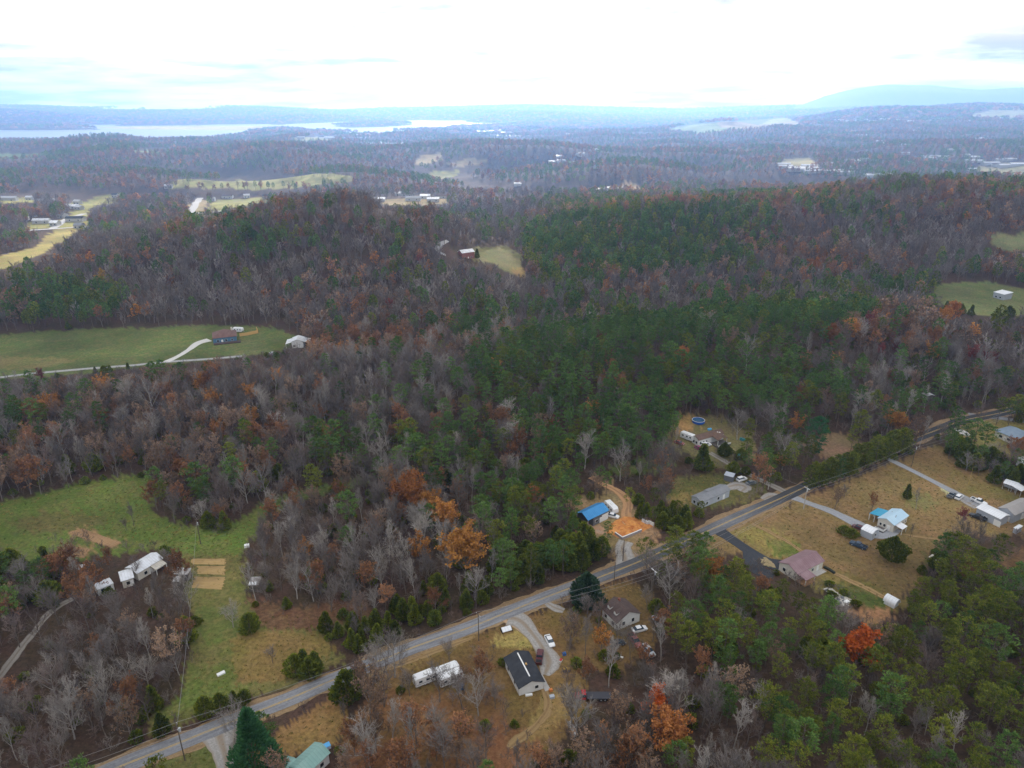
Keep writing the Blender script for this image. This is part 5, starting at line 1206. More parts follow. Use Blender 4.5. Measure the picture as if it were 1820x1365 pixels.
house('house', 'house with a plain white roof in the far right field', 'house', crop(1640, 490, 10.11, [(1300, 292), (1480, 352), (1590, 315), (1425, 255)]), 4.2, 0.8, M_R_WHITE, M_W_LGREY, 'shed', 0.3, ops=[W_('L', 0.2, 1.4), W_('F', 0.2, 1.4), W_('F', -0.2, 1.4)])
house('cabin', 'brown cabin with a grey metal roof in the hill clearing', 'house', crop(760, 420, 9.1, [(545, 275), (706, 275), (700, 228), (535, 228)]), 3.8, 2.2, M_R_OLDWHITE, M_W_RED, ops=[W_('F', -0.25, 1.4), W_('F', 0.25, 1.4), D_('F', 0)])
# farm at lower left
t, L, W, he, ang, c = house('farmhouse', 'long farmhouse with a weathered white metal roof, right wing', 'house', crop(60, 920, 4.333, [(790, 440), (985, 312), (905, 266), (715, 385)]), 3.0, 1.2, M_R_OLDWHITE, M_W_CREAM, ops=[W_('F', -0.2), W_('F', 0.2), D_('F', 0.0), W_('R', 0)])
p = MB(); p.slab([(L * 0.0, -W / 2 - 2.4, he - 0.7), (L * 0.42, -W / 2 - 2.4, he - 0.7), (L * 0.42, -W / 2 + 0.2, he - 0.1), (L * 0.0, -W / 2 + 0.2, he - 0.1)], 0.1); p.build('porch_roof', M_R_TAN, t)
post_set(t, [(L * 0.02, -W / 2 - 2.3), (L * 0.4, -W / 2 - 2.3)], he - 0.7)
house('farm_wing', 'square farm building with a weathered white roof beside the farmhouse', 'building', crop(60, 920, 4.333, [(665, 490), (770, 465), (755, 378), (655, 425)]), 2.9, 1.0, M_R_OLDWHITE, M_W_CREAM, ops=[W_('F', 0.0), D_('F', 0.3)])
house('trailer', 'low white trailer left of the farmhouse', 'trailer', crop(60, 920, 4.333, [(490, 556), (612, 505), (582, 460), (455, 515)]), 2.4, 0.25, M_R_OLDWHITE, M_WHITE, 'flat', 0.1, ops=[W_('F', -0.2), W_('F', 0.2)])
house('shed', 'small white-roofed shed hidden by russet oaks', 'shed', crop(60, 920, 4.333, [(300, 395), (375, 400), (385, 368), (310, 358)]), 2.2, 0.5, M_R_OLDWHITE, M_WOOD)
M_R_RUST = metal_roof('metal_rusty_grey', (0.40, 0.39, 0.38), (0.19, 0.14, 0.12))
house('old_shed', 'weathered grey open shed by the garden plots, rear one', 'shed', crop(60, 920, 4.333, [(1085, 432), (1180, 440), (1215, 400), (1100, 392)]), 2.6, 0.5, M_R_RUST, M_WOOD, 'shed', 0.2)
house('old_shed', 'weathered grey lean-to by the garden plots, front one', 'shed', crop(60, 920, 4.333, [(1075, 490), (1122, 492), (1135, 458), (1085, 456)]), 2.0, 0.4, M_R_RUST, M_WOOD, 'shed', 0.15)
t, L, W, he, ang, c = house('old_shed', 'collapsing wooden shed with a patched tin roof at the wood edge', 'shed', crop(60, 920, 4.333, [(1660, 520), (1730, 522), (1752, 468), (1668, 462)]), 2.6, 0.5, M_R_RUST, M_WOOD, 'shed', 0.2)
p = MB(); p.slab([(-L * 0.45, -W * 0.45, he + 0.10), (L * 0.3, -W * 0.45, he + 0.12), (L * 0.3, -W * 0.1, he + 0.30), (-L * 0.45, -W * 0.1, he + 0.28)], 0.04); p.build('roof_sheet', M_R_WHITE, t)
# green roofs at the bottom edge
house('house', 'house with a pale green metal roof cut by the bottom edge, main wing', 'house', crop(160, 1180, 3.957, [(1500, 800), (1695, 625), (1580, 548), (1385, 722)]), 3.0, 1.3, M_R_GREEN, M_WHITE, ops=[W_('R', 0.0), W_('F', 0.2)])
house('house', 'lower wing with a pale green roof at the bottom edge', 'house', crop(160, 1180, 3.957, [(1395, 840), (1470, 700), (1395, 645), (1290, 735)]), 2.6, 0.8, M_R_GREEN, M_WHITE)
# sheds north of the road
house('small_shed', 'small grey open shed beside the round dark bush', 'shed', crop(1180, 720, 6.827, [(730, 845), (840, 880), (865, 845), (755, 805)]), 2.4, 0.4, M_W_LGREY, M_W_GREY, 'shed', 0.1)
house('garden_shed', 'green metal shed, the larger one below the trailer yard', 'shed', crop(1180, 720, 6.827, [(915, 565), (980, 592), (1012, 565), (945, 530)]), 2.2, 0.5, mat('roof_green', (0.05, 0.30, 0.22), 0.5), M_W_LGREY, 'flat', 0.1)
house('garden_shed', 'teal metal shed, the smaller one below the trailer yard', 'shed', crop(1180, 720, 6.827, [(872, 598), (915, 618), (938, 600), (895, 578)]), 1.8, 0.4, mat('roof_teal', (0.12, 0.45, 0.45), 0.5), M_W_LGREY, 'flat', 0.1)

# far houses: small walled buildings with roofs
FAR_R = {'w': metal_roof('metal_far_white', (0.46, 0.46, 0.47), (0.36, 0.36, 0.37)), 'g': M_R_GREY, 'b': M_R_BROWN, 'o': M_R_OLDWHITE, 'd': M_R_BLACK}
M_W_FAR = mat('siding_far', (0.42, 0.41, 0.39), 0.7)
_ORD = 'first second third fourth fifth sixth seventh eighth ninth tenth eleventh twelfth thirteenth fourteenth fifteenth sixteenth seventeenth eighteenth'.split()
def far_house(px, py, L, W, ang, rk, label, group, he=4.0, rise=2.2, wm=None):
    x, y = ground(px, py); house('far_house', label, 'house', None, he, rise, FAR_R[rk], wm or M_W_FAR, 'gable', 0.3, group=group, dims=((x, y), L * (0.75 if px < 560 else 1.0), W * (0.85 if px < 560 else 1.0), math.radians(ang)),
                                 ops=[W_('F', -0.25, 1.6, 1.6, 1.2), W_('F', 0.25, 1.6, 1.6, 1.2)] if y < 1300 else [])
FH = [(15, 356, 34, 10, 4, 'w', 'long white farm building at the far left edge'), (53, 355, 14, 9, 0, 'o', 'small pale building right of the long farm building'), (10, 378, 16, 12, 10, 'w', 'white house at the left edge above the far road'),
      (58, 386, 12, 10, 0, 'o', 'pale roofed house in the left valley, upper one'), (45, 391, 12, 9, 20, 'd', 'dark roofed house left of the far road'), (75, 397, 26, 9, 6, 'o', 'long blue white home beside the far road'),
      (135, 393, 28, 11, 3, 'd', 'dark roofed hall beside the far junction'), (266, 369, 14, 11, 15, 'o', 'reddish house in trees right of the far junction'), (296, 368, 20, 9, 5, 'w', 'white long house in the far valley'),
      (205, 350, 12, 10, 0, 'd', 'dark roofed house on the pale far meadow'), (378, 357, 12, 10, 10, 'w', 'white house left of the far yellow meadow'), (405, 352, 24, 11, 3, 'b', 'brown roofed house above the far yellow meadow'),
      (475, 352, 18, 10, 0, 'd', 'dark roofed house right of the far yellow meadow'), (500, 352, 18, 12, 10, 'o', 'white roofed house on the hill foot, first of three'), (520, 354, 16, 11, -10, 'o', 'white roofed house on the hill foot, second of three'),
      (540, 354, 16, 10, 5, 'o', 'white roofed house on the hill foot, third of three'), (670, 358, 24, 12, 5, 'o', 'grey white house behind the left hill'), (735, 356, 22, 13, 0, 'g', 'grey house behind the left hill, by the earth patch'),
      (770, 358, 18, 10, 4, 'o', 'pale house behind the left hill, right one'), (1065, 340, 26, 14, 10, 'w', 'white building left of the bare earth cut'), (1090, 338, 32, 12, 0, 'w', 'long white building beside the bare earth cut'),
      (920, 330, 14, 10, 0, 'w', 'lone white house in the far pines'), (985, 290, 26, 12, 0, 'o', 'far pale house above the middle woods'), (1060, 290, 30, 12, 5, 'o', 'far pale house right of the middle woods'),
      (300, 334, 18, 9, 5, 'o', 'pale shed at the left end of the far yellow field'), (535, 246, 34, 12, 3, 'w', 'long white building by the lake fields'), (585, 246, 36, 12, 0, 'o', 'wide pale building by the lake fields'),
      (880, 234, 44, 14, 4, 'w', 'far white hall right of the lake'), (900, 237, 50, 16, -4, 'w', 'far white hall below the lake end'),
      (1425, 301, 64, 22, 2, 'w', 'largest white factory roof in the far right valley'), (1395, 298, 30, 13, 0, 'w', 'white hall left of the far factory'), (1475, 306, 50, 18, -6, 'w', 'second white factory roof in the far right valley'),
      (1500, 309, 34, 15, -4, 'w', 'small white factory hall, right end'), (1550, 314, 40, 18, 0, 'w', 'white hall behind the long hill crest'), (1570, 313, 36, 16, 6, 'o', 'pale hall behind the long hill crest'),
      (1650, 280, 40, 13, 0, 'w', 'white row of buildings in the far right town, left'), (1680, 281, 40, 14, -5, 'w', 'white building in the far right town, second'), (1730, 288, 46, 16, 0, 'w', 'white building in the far right town, third'),
      (1760, 292, 40, 14, 4, 'w', 'white building in the far right town, fourth'), (1790, 296, 44, 16, 0, 'w', 'white building in the far right town, fifth'), (1812, 314, 46, 18, 0, 'w', 'white building at the right edge behind the hill'),
      (1500, 240, 44, 14, 0, 'o', 'far pale house on the right hills, lower left'), (1530, 242, 40, 14, 5, 'w', 'far white house on the right hills, lower middle'), (1550, 238, 36, 12, 0, 'w', 'far white house on the right hills, lower right'),
      (1298, 270, 30, 12, 0, 'w', 'far white house above the town'), (1320, 272, 30, 12, 0, 'o', 'far pale house above the town')]
for i in range(16): FH.append((1470 + i * 20.5, 213 + (i * 7 % 5) - (i > 9) * 1.5, 34 + (i * 5) % 20, 14, (i * 37) % 20 - 10, 'wo'[i % 2], 'tiny pale house in the far right hillside row, %s from the left' % 'first second third fourth fifth sixth seventh eighth ninth tenth eleventh twelfth thirteenth fourteenth fifteenth sixteenth'.split()[i]))
FR = random.Random(5)
for zone, (x0, x1, y0, y1), n, Ls in (('far left valley', (5, 150, 352, 408), 12, (10, 18)), ('valley behind the left hill', (390, 800, 346, 360), 12, (11, 20)), ('far right factory town', (1375, 1560, 284, 312), 14, (16, 36)),
                                ('town at the far right edge', (1600, 1815, 268, 308), 18, (16, 34)), ('middle right hills', (1470, 1790, 232, 262), 14, (18, 34)), ('woods below the lake', (840, 1130, 222, 246), 10, (22, 44)), ('middle woods', (950, 1240, 262, 300), 9, (14, 24))):
    xs = sorted(FR.uniform(x0, x1) for _ in range(n))
    for i, a in enumerate(xs): FH.append((a, FR.uniform(y0, y1), FR.uniform(*Ls), FR.uniform(9, 13), FR.uniform(-25, 25), FR.choice('wwogbo'), 'small house in the %s, %s from its left end' % (zone, _ORD[i])))
for a, b, L_, W__, an, rk, lb in FH: far_house(a, b, L_, W__, an, rk, lb, 'houses scattered over the far country')

# ------------------------------------------------------------------ vehicles
M_CARGLASS = mat('car_glass', (0.03, 0.05, 0.07), 0.05, 0, 0.8)
M_LAMP = mat('car_lamp', (0.8, 0.8, 0.75), 0.2)
def paint(name, c): return mat('paint_' + name, c, 0.3, 0.0, 0.6)
PAINT = {'white': paint('white', (0.80, 0.80, 0.80)), 'silver': paint('silver', (0.45, 0.47, 0.5)), 'black': paint('black', (0.025, 0.027, 0.03)), 'red': paint('red', (0.42, 0.02, 0.03)), 'oldred': paint('old_red', (0.26, 0.07, 0.06)),
         'maroon': paint('maroon', (0.10, 0.025, 0.03)), 'navy': paint('navy', (0.025, 0.05, 0.09)), 'grey': paint('grey', (0.16, 0.17, 0.18)), 'magenta': paint('magenta', (0.25, 0.02, 0.10))}
def loft(mb, st):
    """st: list of (x, half width at the bottom, half width at the top, z0, z1)"""
    n = len(st); V = []
    for x, wb, wt, z0, z1 in st: V += [(x, -wb, z0), (x, wb, z0), (x, wb, z0 + (z1 - z0) * 0.6), (x, wt, z1), (x, -wt, z1), (x, -wb, z0 + (z1 - z0) * 0.6)]
    F = [(i * 6 + j, i * 6 + (j + 1) % 6, (i + 1) * 6 + (j + 1) % 6, (i + 1) * 6 + j) for i in range(n - 1) for j in range(6)]
    F += [tuple(range(5, -1, -1)), tuple((n - 1) * 6 + j for j in range(6))]
    mb.add(V, [f[::-1] for f in F])
def wheels(t, xs, hw, r=0.34):
    for x in xs:
        for s in (-1, 1):
            w = MB(); w.prism((x, s * (hw - 0.2), r), (x, s * (hw + 0.02), r), r, r, 12, cap=True); o = w.build('wheel', M_TYRE, t)
            h = MB(); h.prism((x, s * (hw + 0.0), r), (x, s * (hw + 0.035), r), r * 0.55, r * 0.5, 10, cap=True); h.build('hubcap', M_STEEL, o)
def vehicle(kind, px, py, hx, hy, col, label, group=None, name=None):
    """(hx, hy): the way the nose points in the view"""
    a, b = np.array(ground(px, py)), np.array(ground(px + hx, py + hy)); d = b - a
    t = thing(name or {'car': 'car', 'suv': 'car', 'pickup': 'pickup_truck', 'flatbed': 'flatbed_truck', 'van': 'van', 'camper': 'camper_trailer'}[kind], label,
              {'car': 'car', 'suv': 'car', 'pickup': 'truck', 'flatbed': 'truck', 'van': 'van', 'camper': 'camper'}[kind], (a[0], a[1], float(hgt(*a)) + 0.08), math.atan2(d[1], d[0]), group)
    KEEP_OUT.append((a[0], a[1], 3.0)); pm = PAINT[col]; B, G, Rf = MB(), MB(), MB()
    if kind in ('car', 'suv'):
        z1 = 0.92 if kind == 'car' else 1.08; zt = 1.42 if kind == 'car' else 1.72
        loft(B, [(-2.3, 0.78, 0.7, 0.35, z1 - 0.1), (-2.15, 0.88, 0.8, 0.25, z1), (-0.9, 0.9, 0.84, 0.22, z1 + 0.04), (0.9, 0.9, 0.84, 0.22, z1), (2.0, 0.88, 0.76, 0.25, z1 - 0.16), (2.3, 0.74, 0.62, 0.32, z1 - 0.3)])
        x0, x1, x2, x3 = (-1.75, -0.95, 0.35, 1.15) if kind == 'car' else (-2.15, -1.9, 0.3, 1.05)
        loft(G, [(x0, 0.8, 0.72, z1 - 0.02, z1 + 0.05), (x1, 0.8, 0.62, z1 - 0.02, zt - 0.05), (x2, 0.8, 0.62, z1 - 0.02, zt - 0.05), (x3, 0.8, 0.72, z1 - 0.06, z1 + 0.02)])
        loft(Rf, [(x1 - 0.1, 0.64, 0.56, zt - 0.06, zt - 0.02), (x1 + 0.2, 0.66, 0.58, zt - 0.06, zt + 0.02), (x2 - 0.2, 0.66, 0.58, zt - 0.06, zt + 0.02), (x2 + 0.06, 0.64, 0.56, zt - 0.06, zt - 0.02)])
        B.build('body', pm, t); G.build('windows', M_CARGLASS, t); Rf.build('roof', pm, t); wheels(t, (-1.4, 1.4), 0.86)
        nose = 2.28; zl = z1 - 0.35
    elif kind == 'pickup':
        loft(B, [(-2.75, 0.9, 0.88, 0.45, 1.0), (-0.55, 0.93, 0.9, 0.35, 1.05)]); B2 = MB()
        loft(B2, [(-0.6, 0.95, 0.88, 0.32, 1.12), (1.3, 0.95, 0.86, 0.32, 1.1), (2.5, 0.93, 0.8, 0.36, 1.02), (2.75, 0.84, 0.72, 0.42, 0.9)])
        loft(G, [(-0.62, 0.84, 0.7, 1.06, 1.75), (0.6, 0.84, 0.7, 1.06, 1.78), (1.3, 0.84, 0.76, 1.04, 1.12)])
        loft(Rf, [(-0.64, 0.7, 0.62, 1.74, 1.8), (0.62, 0.7, 0.62, 1.76, 1.82)])
        B2.build('body', pm, t); bd = B.build('bed', pm, t); G.build('windows', M_CARGLASS, t); Rf.build('roof', pm, t)
        fl = MB(); fl.box(-2.65, -0.68, -0.75, 0.75, 1.0, 1.03); fl.build('bed_liner', M_TYRE, bd)
        rl = MB(); rl.box(-2.75, -0.6, -0.92, -0.8, 1.0, 1.22); rl.box(-2.75, -0.6, 0.8, 0.92, 1.0, 1.22); rl.box(-2.8, -2.7, -0.92, 0.92, 0.9, 1.22); rl.build('bed_rail', pm, bd)
        wheels(t, (-1.75, 1.75), 0.92, 0.38); nose = 2.74; zl = 0.8
    elif kind == 'flatbed':
        loft(B, [(1.2, 1.0, 0.95, 0.5, 1.3), (2.6, 1.0, 0.9, 0.5, 1.3), (3.9, 0.95, 0.8, 0.55, 1.25)]); loft(G, [(1.25, 0.95, 0.8, 1.25, 2.1), (2.2, 0.95, 0.8, 1.25, 2.1), (2.7, 0.95, 0.85, 1.25, 1.35)])
        loft(Rf, [(1.2, 0.85, 0.78, 2.06, 2.14), (2.25, 0.85, 0.78, 2.06, 2.14)])
        B.build('body', pm, t); G.build('windows', M_CARGLASS, t); Rf.build('roof', pm, t)
        fl = MB(); fl.box(-5.2, 1.0, -1.15, 1.15, 0.95, 1.12); fl.build('flat_bed', mat('bed_steel', (0.06, 0.06, 0.07), 0.7), t); wheels(t, (-3.6, -2.6, 3.0), 1.0, 0.45); nose = 3.88; zl = 0.95
    elif kind == 'van':
        loft(B, [(-2.5, 0.92, 0.8, 0.35, 2.05), (0.9, 0.95, 0.82, 0.3, 2.1), (1.6, 0.95, 0.85, 0.3, 1.3), (2.5, 0.9, 0.78, 0.35, 1.05)]); loft(G, [(1.0, 0.9, 0.72, 1.25, 1.95), (1.55, 0.9, 0.82, 1.2, 1.32)])
        B.build('body', pm, t); G.build('windows', M_CARGLASS, t); wheels(t, (-1.6, 1.6), 0.92, 0.36); nose = 2.48; zl = 0.8
    elif kind == 'camper':
        loft(B, [(-3.2, 1.15, 1.0, 0.55, 2.7), (-2.9, 1.2, 1.12, 0.5, 2.85), (2.6, 1.2, 1.12, 0.5, 2.85), (3.2, 1.15, 1.0, 0.9, 2.4)]); B.build('body', pm, t)
        for x in (-1.8, 0.2, 1.9):
            for s in (-1, 1): w = MB(); w.box(x - 0.45, x + 0.45, s * 1.2 - 0.03, s * 1.2 + 0.03, 1.5, 2.1); w.build('window', M_CARGLASS, t)
        st = MB(); st.box(-3.0, 2.8, -1.225, -1.21, 1.0, 1.2); st.box(-3.0, 2.8, 1.21, 1.225, 1.0, 1.2); st.build('stripe', M_W_LGREY, t)
        wheels(t, (-0.5, 0.4), 1.1, 0.34); hb = MB(); hb.box(3.1, 4.2, -0.08, 0.08, 0.5, 0.62); hb.build('hitch', M_STEEL, t)
        ac = MB(); ac.box(-0.5, 0.4, -0.4, 0.4, 2.84, 3.08); ac.build('air_conditioner', M_TRIM, t); return t
    for s in (-1, 1):
        l = MB(); l.box(nose - 0.08, nose + 0.04, s * 0.6 - 0.14, s * 0.6 + 0.14, zl - 0.08, zl + 0.08); l.build('headlight', M_LAMP, t)
    return t
vehicle('car', 977, 1142, 9, 17, 'white', 'white car parked on the gravel drive edge')
vehicle('pickup', 959, 1171, 2, -14, 'maroon', 'dark maroon pickup beside the black-roofed house')
vehicle('flatbed', 1049, 1242, -14, 0, 'red', 'old red truck with a long dark flat bed under the trees')
vehicle('car', 1136, 1121, 12, -3, 'white', 'white car below the gable of the brown-roofed house')
vehicle('car', 1168, 1107, 5, 9, 'silver', 'pale car at the wood edge right of the brown-roofed house')
vehicle('pickup', 1128, 1142, 6, 8, 'oldred', 'faded red pickup in the cluttered yard')
vehicle('car', 1097, 1146, 10, -2, 'black', 'dark car under the bare tree before the brown-roofed house')
vehicle('suv', 1152, 1160, 8, 8, 'silver', 'pale wrecked car in the brush of the cluttered yard')
vehicle('suv', 1318, 854, 14, -4, 'white', 'white estate car beside the small grey shed')
vehicle('car', 1335, 860, 14, -3, 'grey', 'grey car with a white bonnet behind the evergreen screen')
vehicle('suv', 1255, 793, 14, -3, 'white', 'white van-like car at the deck of the brown-roofed trailer')
vehicle('car', 1243, 799, 12, 6, 'magenta', 'dark pink car below the brown-roofed trailer')
vehicle('car', 1207, 789, 12, 5, 'oldred', 'faded red car left of the small white camper')
vehicle('camper', 1222, 781, 12, 6, 'white', 'small white camper at the end of the brown-roofed trailer')
vehicle('camper', 1086, 908, 5, 5, 'white', 'white camper parked behind the blue-roofed barn')
vehicle('car', 1089, 919, 8, 2, 'white', 'white car at the garage end of the blue-roofed barn')
vehicle('pickup', 1525, 972, -12, -5, 'navy', 'dark blue pickup standing on the brown lawn')
vehicle('car', 1526, 940, -12, -5, 'maroon', 'dark maroon car behind the white metal shed')
vehicle('pickup', 1691, 883, 10, -7, 'grey', 'grey pickup beside the white car on the right lawn')
vehicle('suv', 1704, 886, 10, -7, 'white', 'white car beside the grey pickup on the right lawn')
vehicle('pickup', 1739, 894, 12, 5, 'white', 'white pickup by the end of the long white shed')
vehicle('pickup', 1737, 922, -12, -5, 'black', 'dark pickup beside the long white shed')
vehicle('car', 1751, 923, -12, -5, 'red', 'bright red car beside the dark pickup')
vehicle('suv', 1797, 868, 12, 4, 'silver', 'silver car under the white carport')
vehicle('camper', 424, 590, 14, 1, 'white', 'white motorhome behind the blue valley house')
vehicle('camper', 757, 1212, 20, -8, 'white', 'white camper in the leaf-strewn yard, left one')
vehicle('camper', 795, 1200, 20, -8, 'white', 'white camper in the leaf-strewn yard, rear one')
vehicle('camper', 801, 1212, 20, -8, 'white', 'white camper with an awning in the leaf-strewn yard, front one')
vehicle('car', 485, 630, 14, 0, 'silver', 'silver car at the wood edge by the valley lane')

# ------------------------------------------------------------------ pool, walls, fences, odds and ends
def at_(px, py, z=0.0):
    x, y = ground(px, py); return (x, y, float(hgt(x, y)) + z)
t = thing('swimming_pool', 'round above-ground pool with a blue wall by the pine ridge', 'pool', at_(1241, 750)); t.scale = (0.85, 0.85, 0.9)
n = 32; w = MB()
for i in range(n):
    a0, a1 = 2 * math.pi * i / n, 2 * math.pi * (i + 1) / n
    c0, s0, c1, s1 = math.cos(a0), math.sin(a0), math.cos(a1), math.sin(a1)
    w.add([(3.3 * c0, 3.3 * s0, 0), (3.3 * c1, 3.3 * s1, 0), (3.3 * c1, 3.3 * s1, 1.2), (3.3 * c0, 3.3 * s0, 1.2), (3.15 * c0, 3.15 * s0, 1.2), (3.15 * c1, 3.15 * s1, 1.2), (3.15 * c1, 3.15 * s1, 0.4), (3.15 * c0, 3.15 * s0, 0.4)],
          [(0, 1, 2, 3), (3, 2, 5, 4), (4, 5, 6, 7)])
w.build('pool_wall', mat('pool_blue', (0.02, 0.10, 0.42), 0.5), t)
f = MB(); f.add([(3.14 * math.cos(2 * math.pi * i / n), 3.14 * math.sin(2 * math.pi * i / n), 0.85) for i in range(n)], [tuple(range(n))]); f.build('pool_water', mat('pool_water', (0.05, 0.13, 0.24), 0.08, 0, 0.8), t)
f = MB()
for i in range(n):
    a0, a1 = 2 * math.pi * i / n, 2 * math.pi * (i + 1) / n
    f.slab([(3.12 * math.cos(a0), 3.12 * math.sin(a0), 1.26), (3.36 * math.cos(a0), 3.36 * math.sin(a0), 1.26), (3.36 * math.cos(a1), 3.36 * math.sin(a1), 1.26), (3.12 * math.cos(a1), 3.12 * math.sin(a1), 1.26)], 0.05)
f.build('pool_rim', M_TRIM, t)

def wall_run(name, label, cat, pts, h, th_, m, cap=None, z0=-0.4):
    W = [ground(a, b) for a, b in pts]; t = thing(name, label, cat, (W[0][0], W[0][1], float(hgt(*W[0]))))
    for (x0, y0), (x1, y1) in zip(W[:-1], W[1:]):
        d = Vector((x1 - x0, y1 - y0, 0)); n_ = Vector((-d.y, d.x, 0)).normalized() * th_ / 2; o = Vector((W[0][0], W[0][1], float(hgt(*W[0]))))
        za, zb = float(hgt(x0, y0)) - o.z, float(hgt(x1, y1)) - o.z; A, B = Vector((x0, y0, 0)) - Vector((o.x, o.y, 0)), Vector((x1, y1, 0)) - Vector((o.x, o.y, 0))
        mb = MB(); U = Vector((0, 0, 1))
        mb.slab([tuple(A - n_ + U * (za + h)), tuple(B - n_ + U * (zb + h)), tuple(B + n_ + U * (zb + h)), tuple(A + n_ + U * (za + h))], h - z0); mb.build('wall_section', m, t)
        if cap: cp = MB(); cp.slab([tuple(A - n_ * 1.2 + U * (za + h + 0.06)), tuple(B - n_ * 1.2 + U * (zb + h + 0.06)), tuple(B + n_ * 1.2 + U * (zb + h + 0.06)), tuple(A + n_ * 1.2 + U * (za + h + 0.06))], 0.057); cp.build('wall_cap', cap, t)
    return t
M_BLOCK = mat('block_grey', (0.36, 0.33, 0.33), 0.9, noise=(0.8, 0.6, (0.28, 0.22, 0.22)))
wall_run('retaining_wall', 'low grey block wall with a white top along the orange earth', 'wall', [(1093, 950), (1106, 959), (1128, 950), (1140, 945)], 1.0, 0.3, M_BLOCK, M_TRIM)
wall_run('block_wall', 'white block foundation wall at the corner of the orange earth, front face', 'wall', [(1141, 928), (1152, 933)], 1.4, 0.4, M_TRIM)
wall_run('block_wall', 'white block foundation wall at the corner of the orange earth, rear face', 'wall', [(1152, 931), (1162, 936)], 1.5, 0.4, M_TRIM)
wall_run('timber_fence', 'bright timber fence behind the blue valley house', 'fence', [(426, 598), (440, 596), (459, 592), (456, 586)], 2.0, 0.15, mat('new_timber', (0.62, 0.38, 0.14), 0.8))
wall_run('garden_wall', 'dark clipped hedge strip beside the red-roofed house', 'hedge', [(1464, 1009), (1474, 1014), (1483, 1020)], 0.7, 0.8, mat('hedge_dark', (0.03, 0.035, 0.025), 0.95))
# graveyard of small yard things
def box_thing(name, label, cat, px, py, dims, m, ang=0.3, lid=None):
    t = thing(name, label, cat, at_(px, py), ang); L, W, Hh = dims
    b = MB(); b.add([(-L / 2, -W / 2, 0), (L / 2, -W / 2, 0), (L / 2, W / 2, 0), (-L / 2, W / 2, 0), (-L * .46, -W * .46, Hh), (L * .46, -W * .46, Hh), (L * .46, W * .46, Hh), (-L * .46, W * .46, Hh)],
                    [(3, 2, 1, 0), (4, 5, 6, 7), (0, 1, 5, 4), (1, 2, 6, 5), (2, 3, 7, 6), (3, 0, 4, 7)]); b.build('box', m, t)
    l = MB(); l.box(-L * .5, L * .5, -W * .5, W * .5, Hh, Hh + 0.08); l.build('lid', lid or m, t); return t
M_BLUEP = mat('plastic_blue', (0.03, 0.15, 0.45), 0.5); M_YELP = mat('plastic_yellow', (0.6, 0.38, 0.03), 0.5)
box_thing('storage_box', 'white storage box on the gravel patio', 'box', 1504, 1072, (1.8, 1.1, 0.6), M_TRIM, 0.5)
box_thing('bin', 'small blue bin in the yard right of the gravel', 'bin', 1003, 1164, (0.9, 0.7, 0.7), M_BLUEP)
box_thing('cooler', 'white and red cooler in the yard right of the gravel', 'box', 997, 1175, (1.0, 0.6, 0.5), M_TRIM, 1.0, M_REDP)
box_thing('water_tank', 'dark blue tank beside the front white camper', 'tank', 820, 1224, (1.3, 1.1, 1.3), paint('tank_blue', (0.03, 0.09, 0.20)))
box_thing('sheet_of_plywood', 'white panel lying in the cluttered yard', 'sheet', 1103, 1168, (1.4, 0.5, 0.1), M_TRIM, -0.3)
box_thing('stock_tank', 'blue tarp bundle behind the trailer with the brown roof', 'bundle', 1261, 764, (1.8, 1.0, 0.6), mat('tarp_blue', (0.12, 0.42, 0.75), 0.6))
box_thing('bundle', 'white and blue bundle beside the pale green roof', 'bundle', 579, 1330, (2.2, 1.4, 0.8), mat('tarp_white', (0.62, 0.66, 0.75), 0.7), 0.6, mat('tarp_blue', (0.12, 0.42, 0.75), 0.6))
box_thing('crate', 'orange crate by the corner of the black-roofed house', 'crate', 979, 1228, (0.9, 0.7, 0.5), mat('plastic_orange', (0.6, 0.2, 0.05), 0.6))
box_thing('crate', 'grey clutter crate below the black-roofed house', 'crate', 981, 1240, (1.2, 0.9, 0.6), M_W_LGREY)
box_thing('crate', 'white panel crate along the gable of the black-roofed house', 'crate', 940, 1236, (1.8, 0.6, 0.3), M_TRIM, 0.2)
box_thing('trough', 'pale concrete trough in the leaf-strewn yard', 'trough', 1018, 1296, (0.9, 4.2, 0.35), M_CONC, 0.35)
box_thing('white_box', 'small white box at the edge of the left field', 'box', 439, 972, (1.6, 1.2, 0.8), M_TRIM)
box_thing('rubbish_pile', 'white rubbish pile in the grass near the lower road', 'pile', 393, 1198, (2.0, 1.0, 0.3), M_TRIM, 0.7)
box_thing('play_house', 'small turquoise slide in the trailer yard', 'slide', 1320, 783, (1.0, 2.6, 1.0), mat('plastic_teal', (0.02, 0.32, 0.36), 0.5), 0.9)
# riding mower
t = thing('riding_mower', 'dark riding mower with a yellow hood in the yard', 'mower', at_(1006, 1193), 0.2)
b = MB(); loft(b, [(-0.9, 0.5, 0.45, 0.3, 0.8), (0.1, 0.5, 0.45, 0.3, 0.8)]); b.build('body', PAINT['black'], t)
b = MB(); loft(b, [(0.1, 0.4, 0.34, 0.35, 1.0), (0.9, 0.38, 0.3, 0.35, 0.95)]); b.build('hood', M_YELP, t)
b = MB(); b.box(-0.7, -0.25, -0.28, 0.28, 0.8, 0.92); b.box(-0.8, -0.68, -0.28, 0.28, 0.8, 1.35); b.build('seat', M_YELP, t); wheels(t, (-0.55, 0.7), 0.5, 0.3)
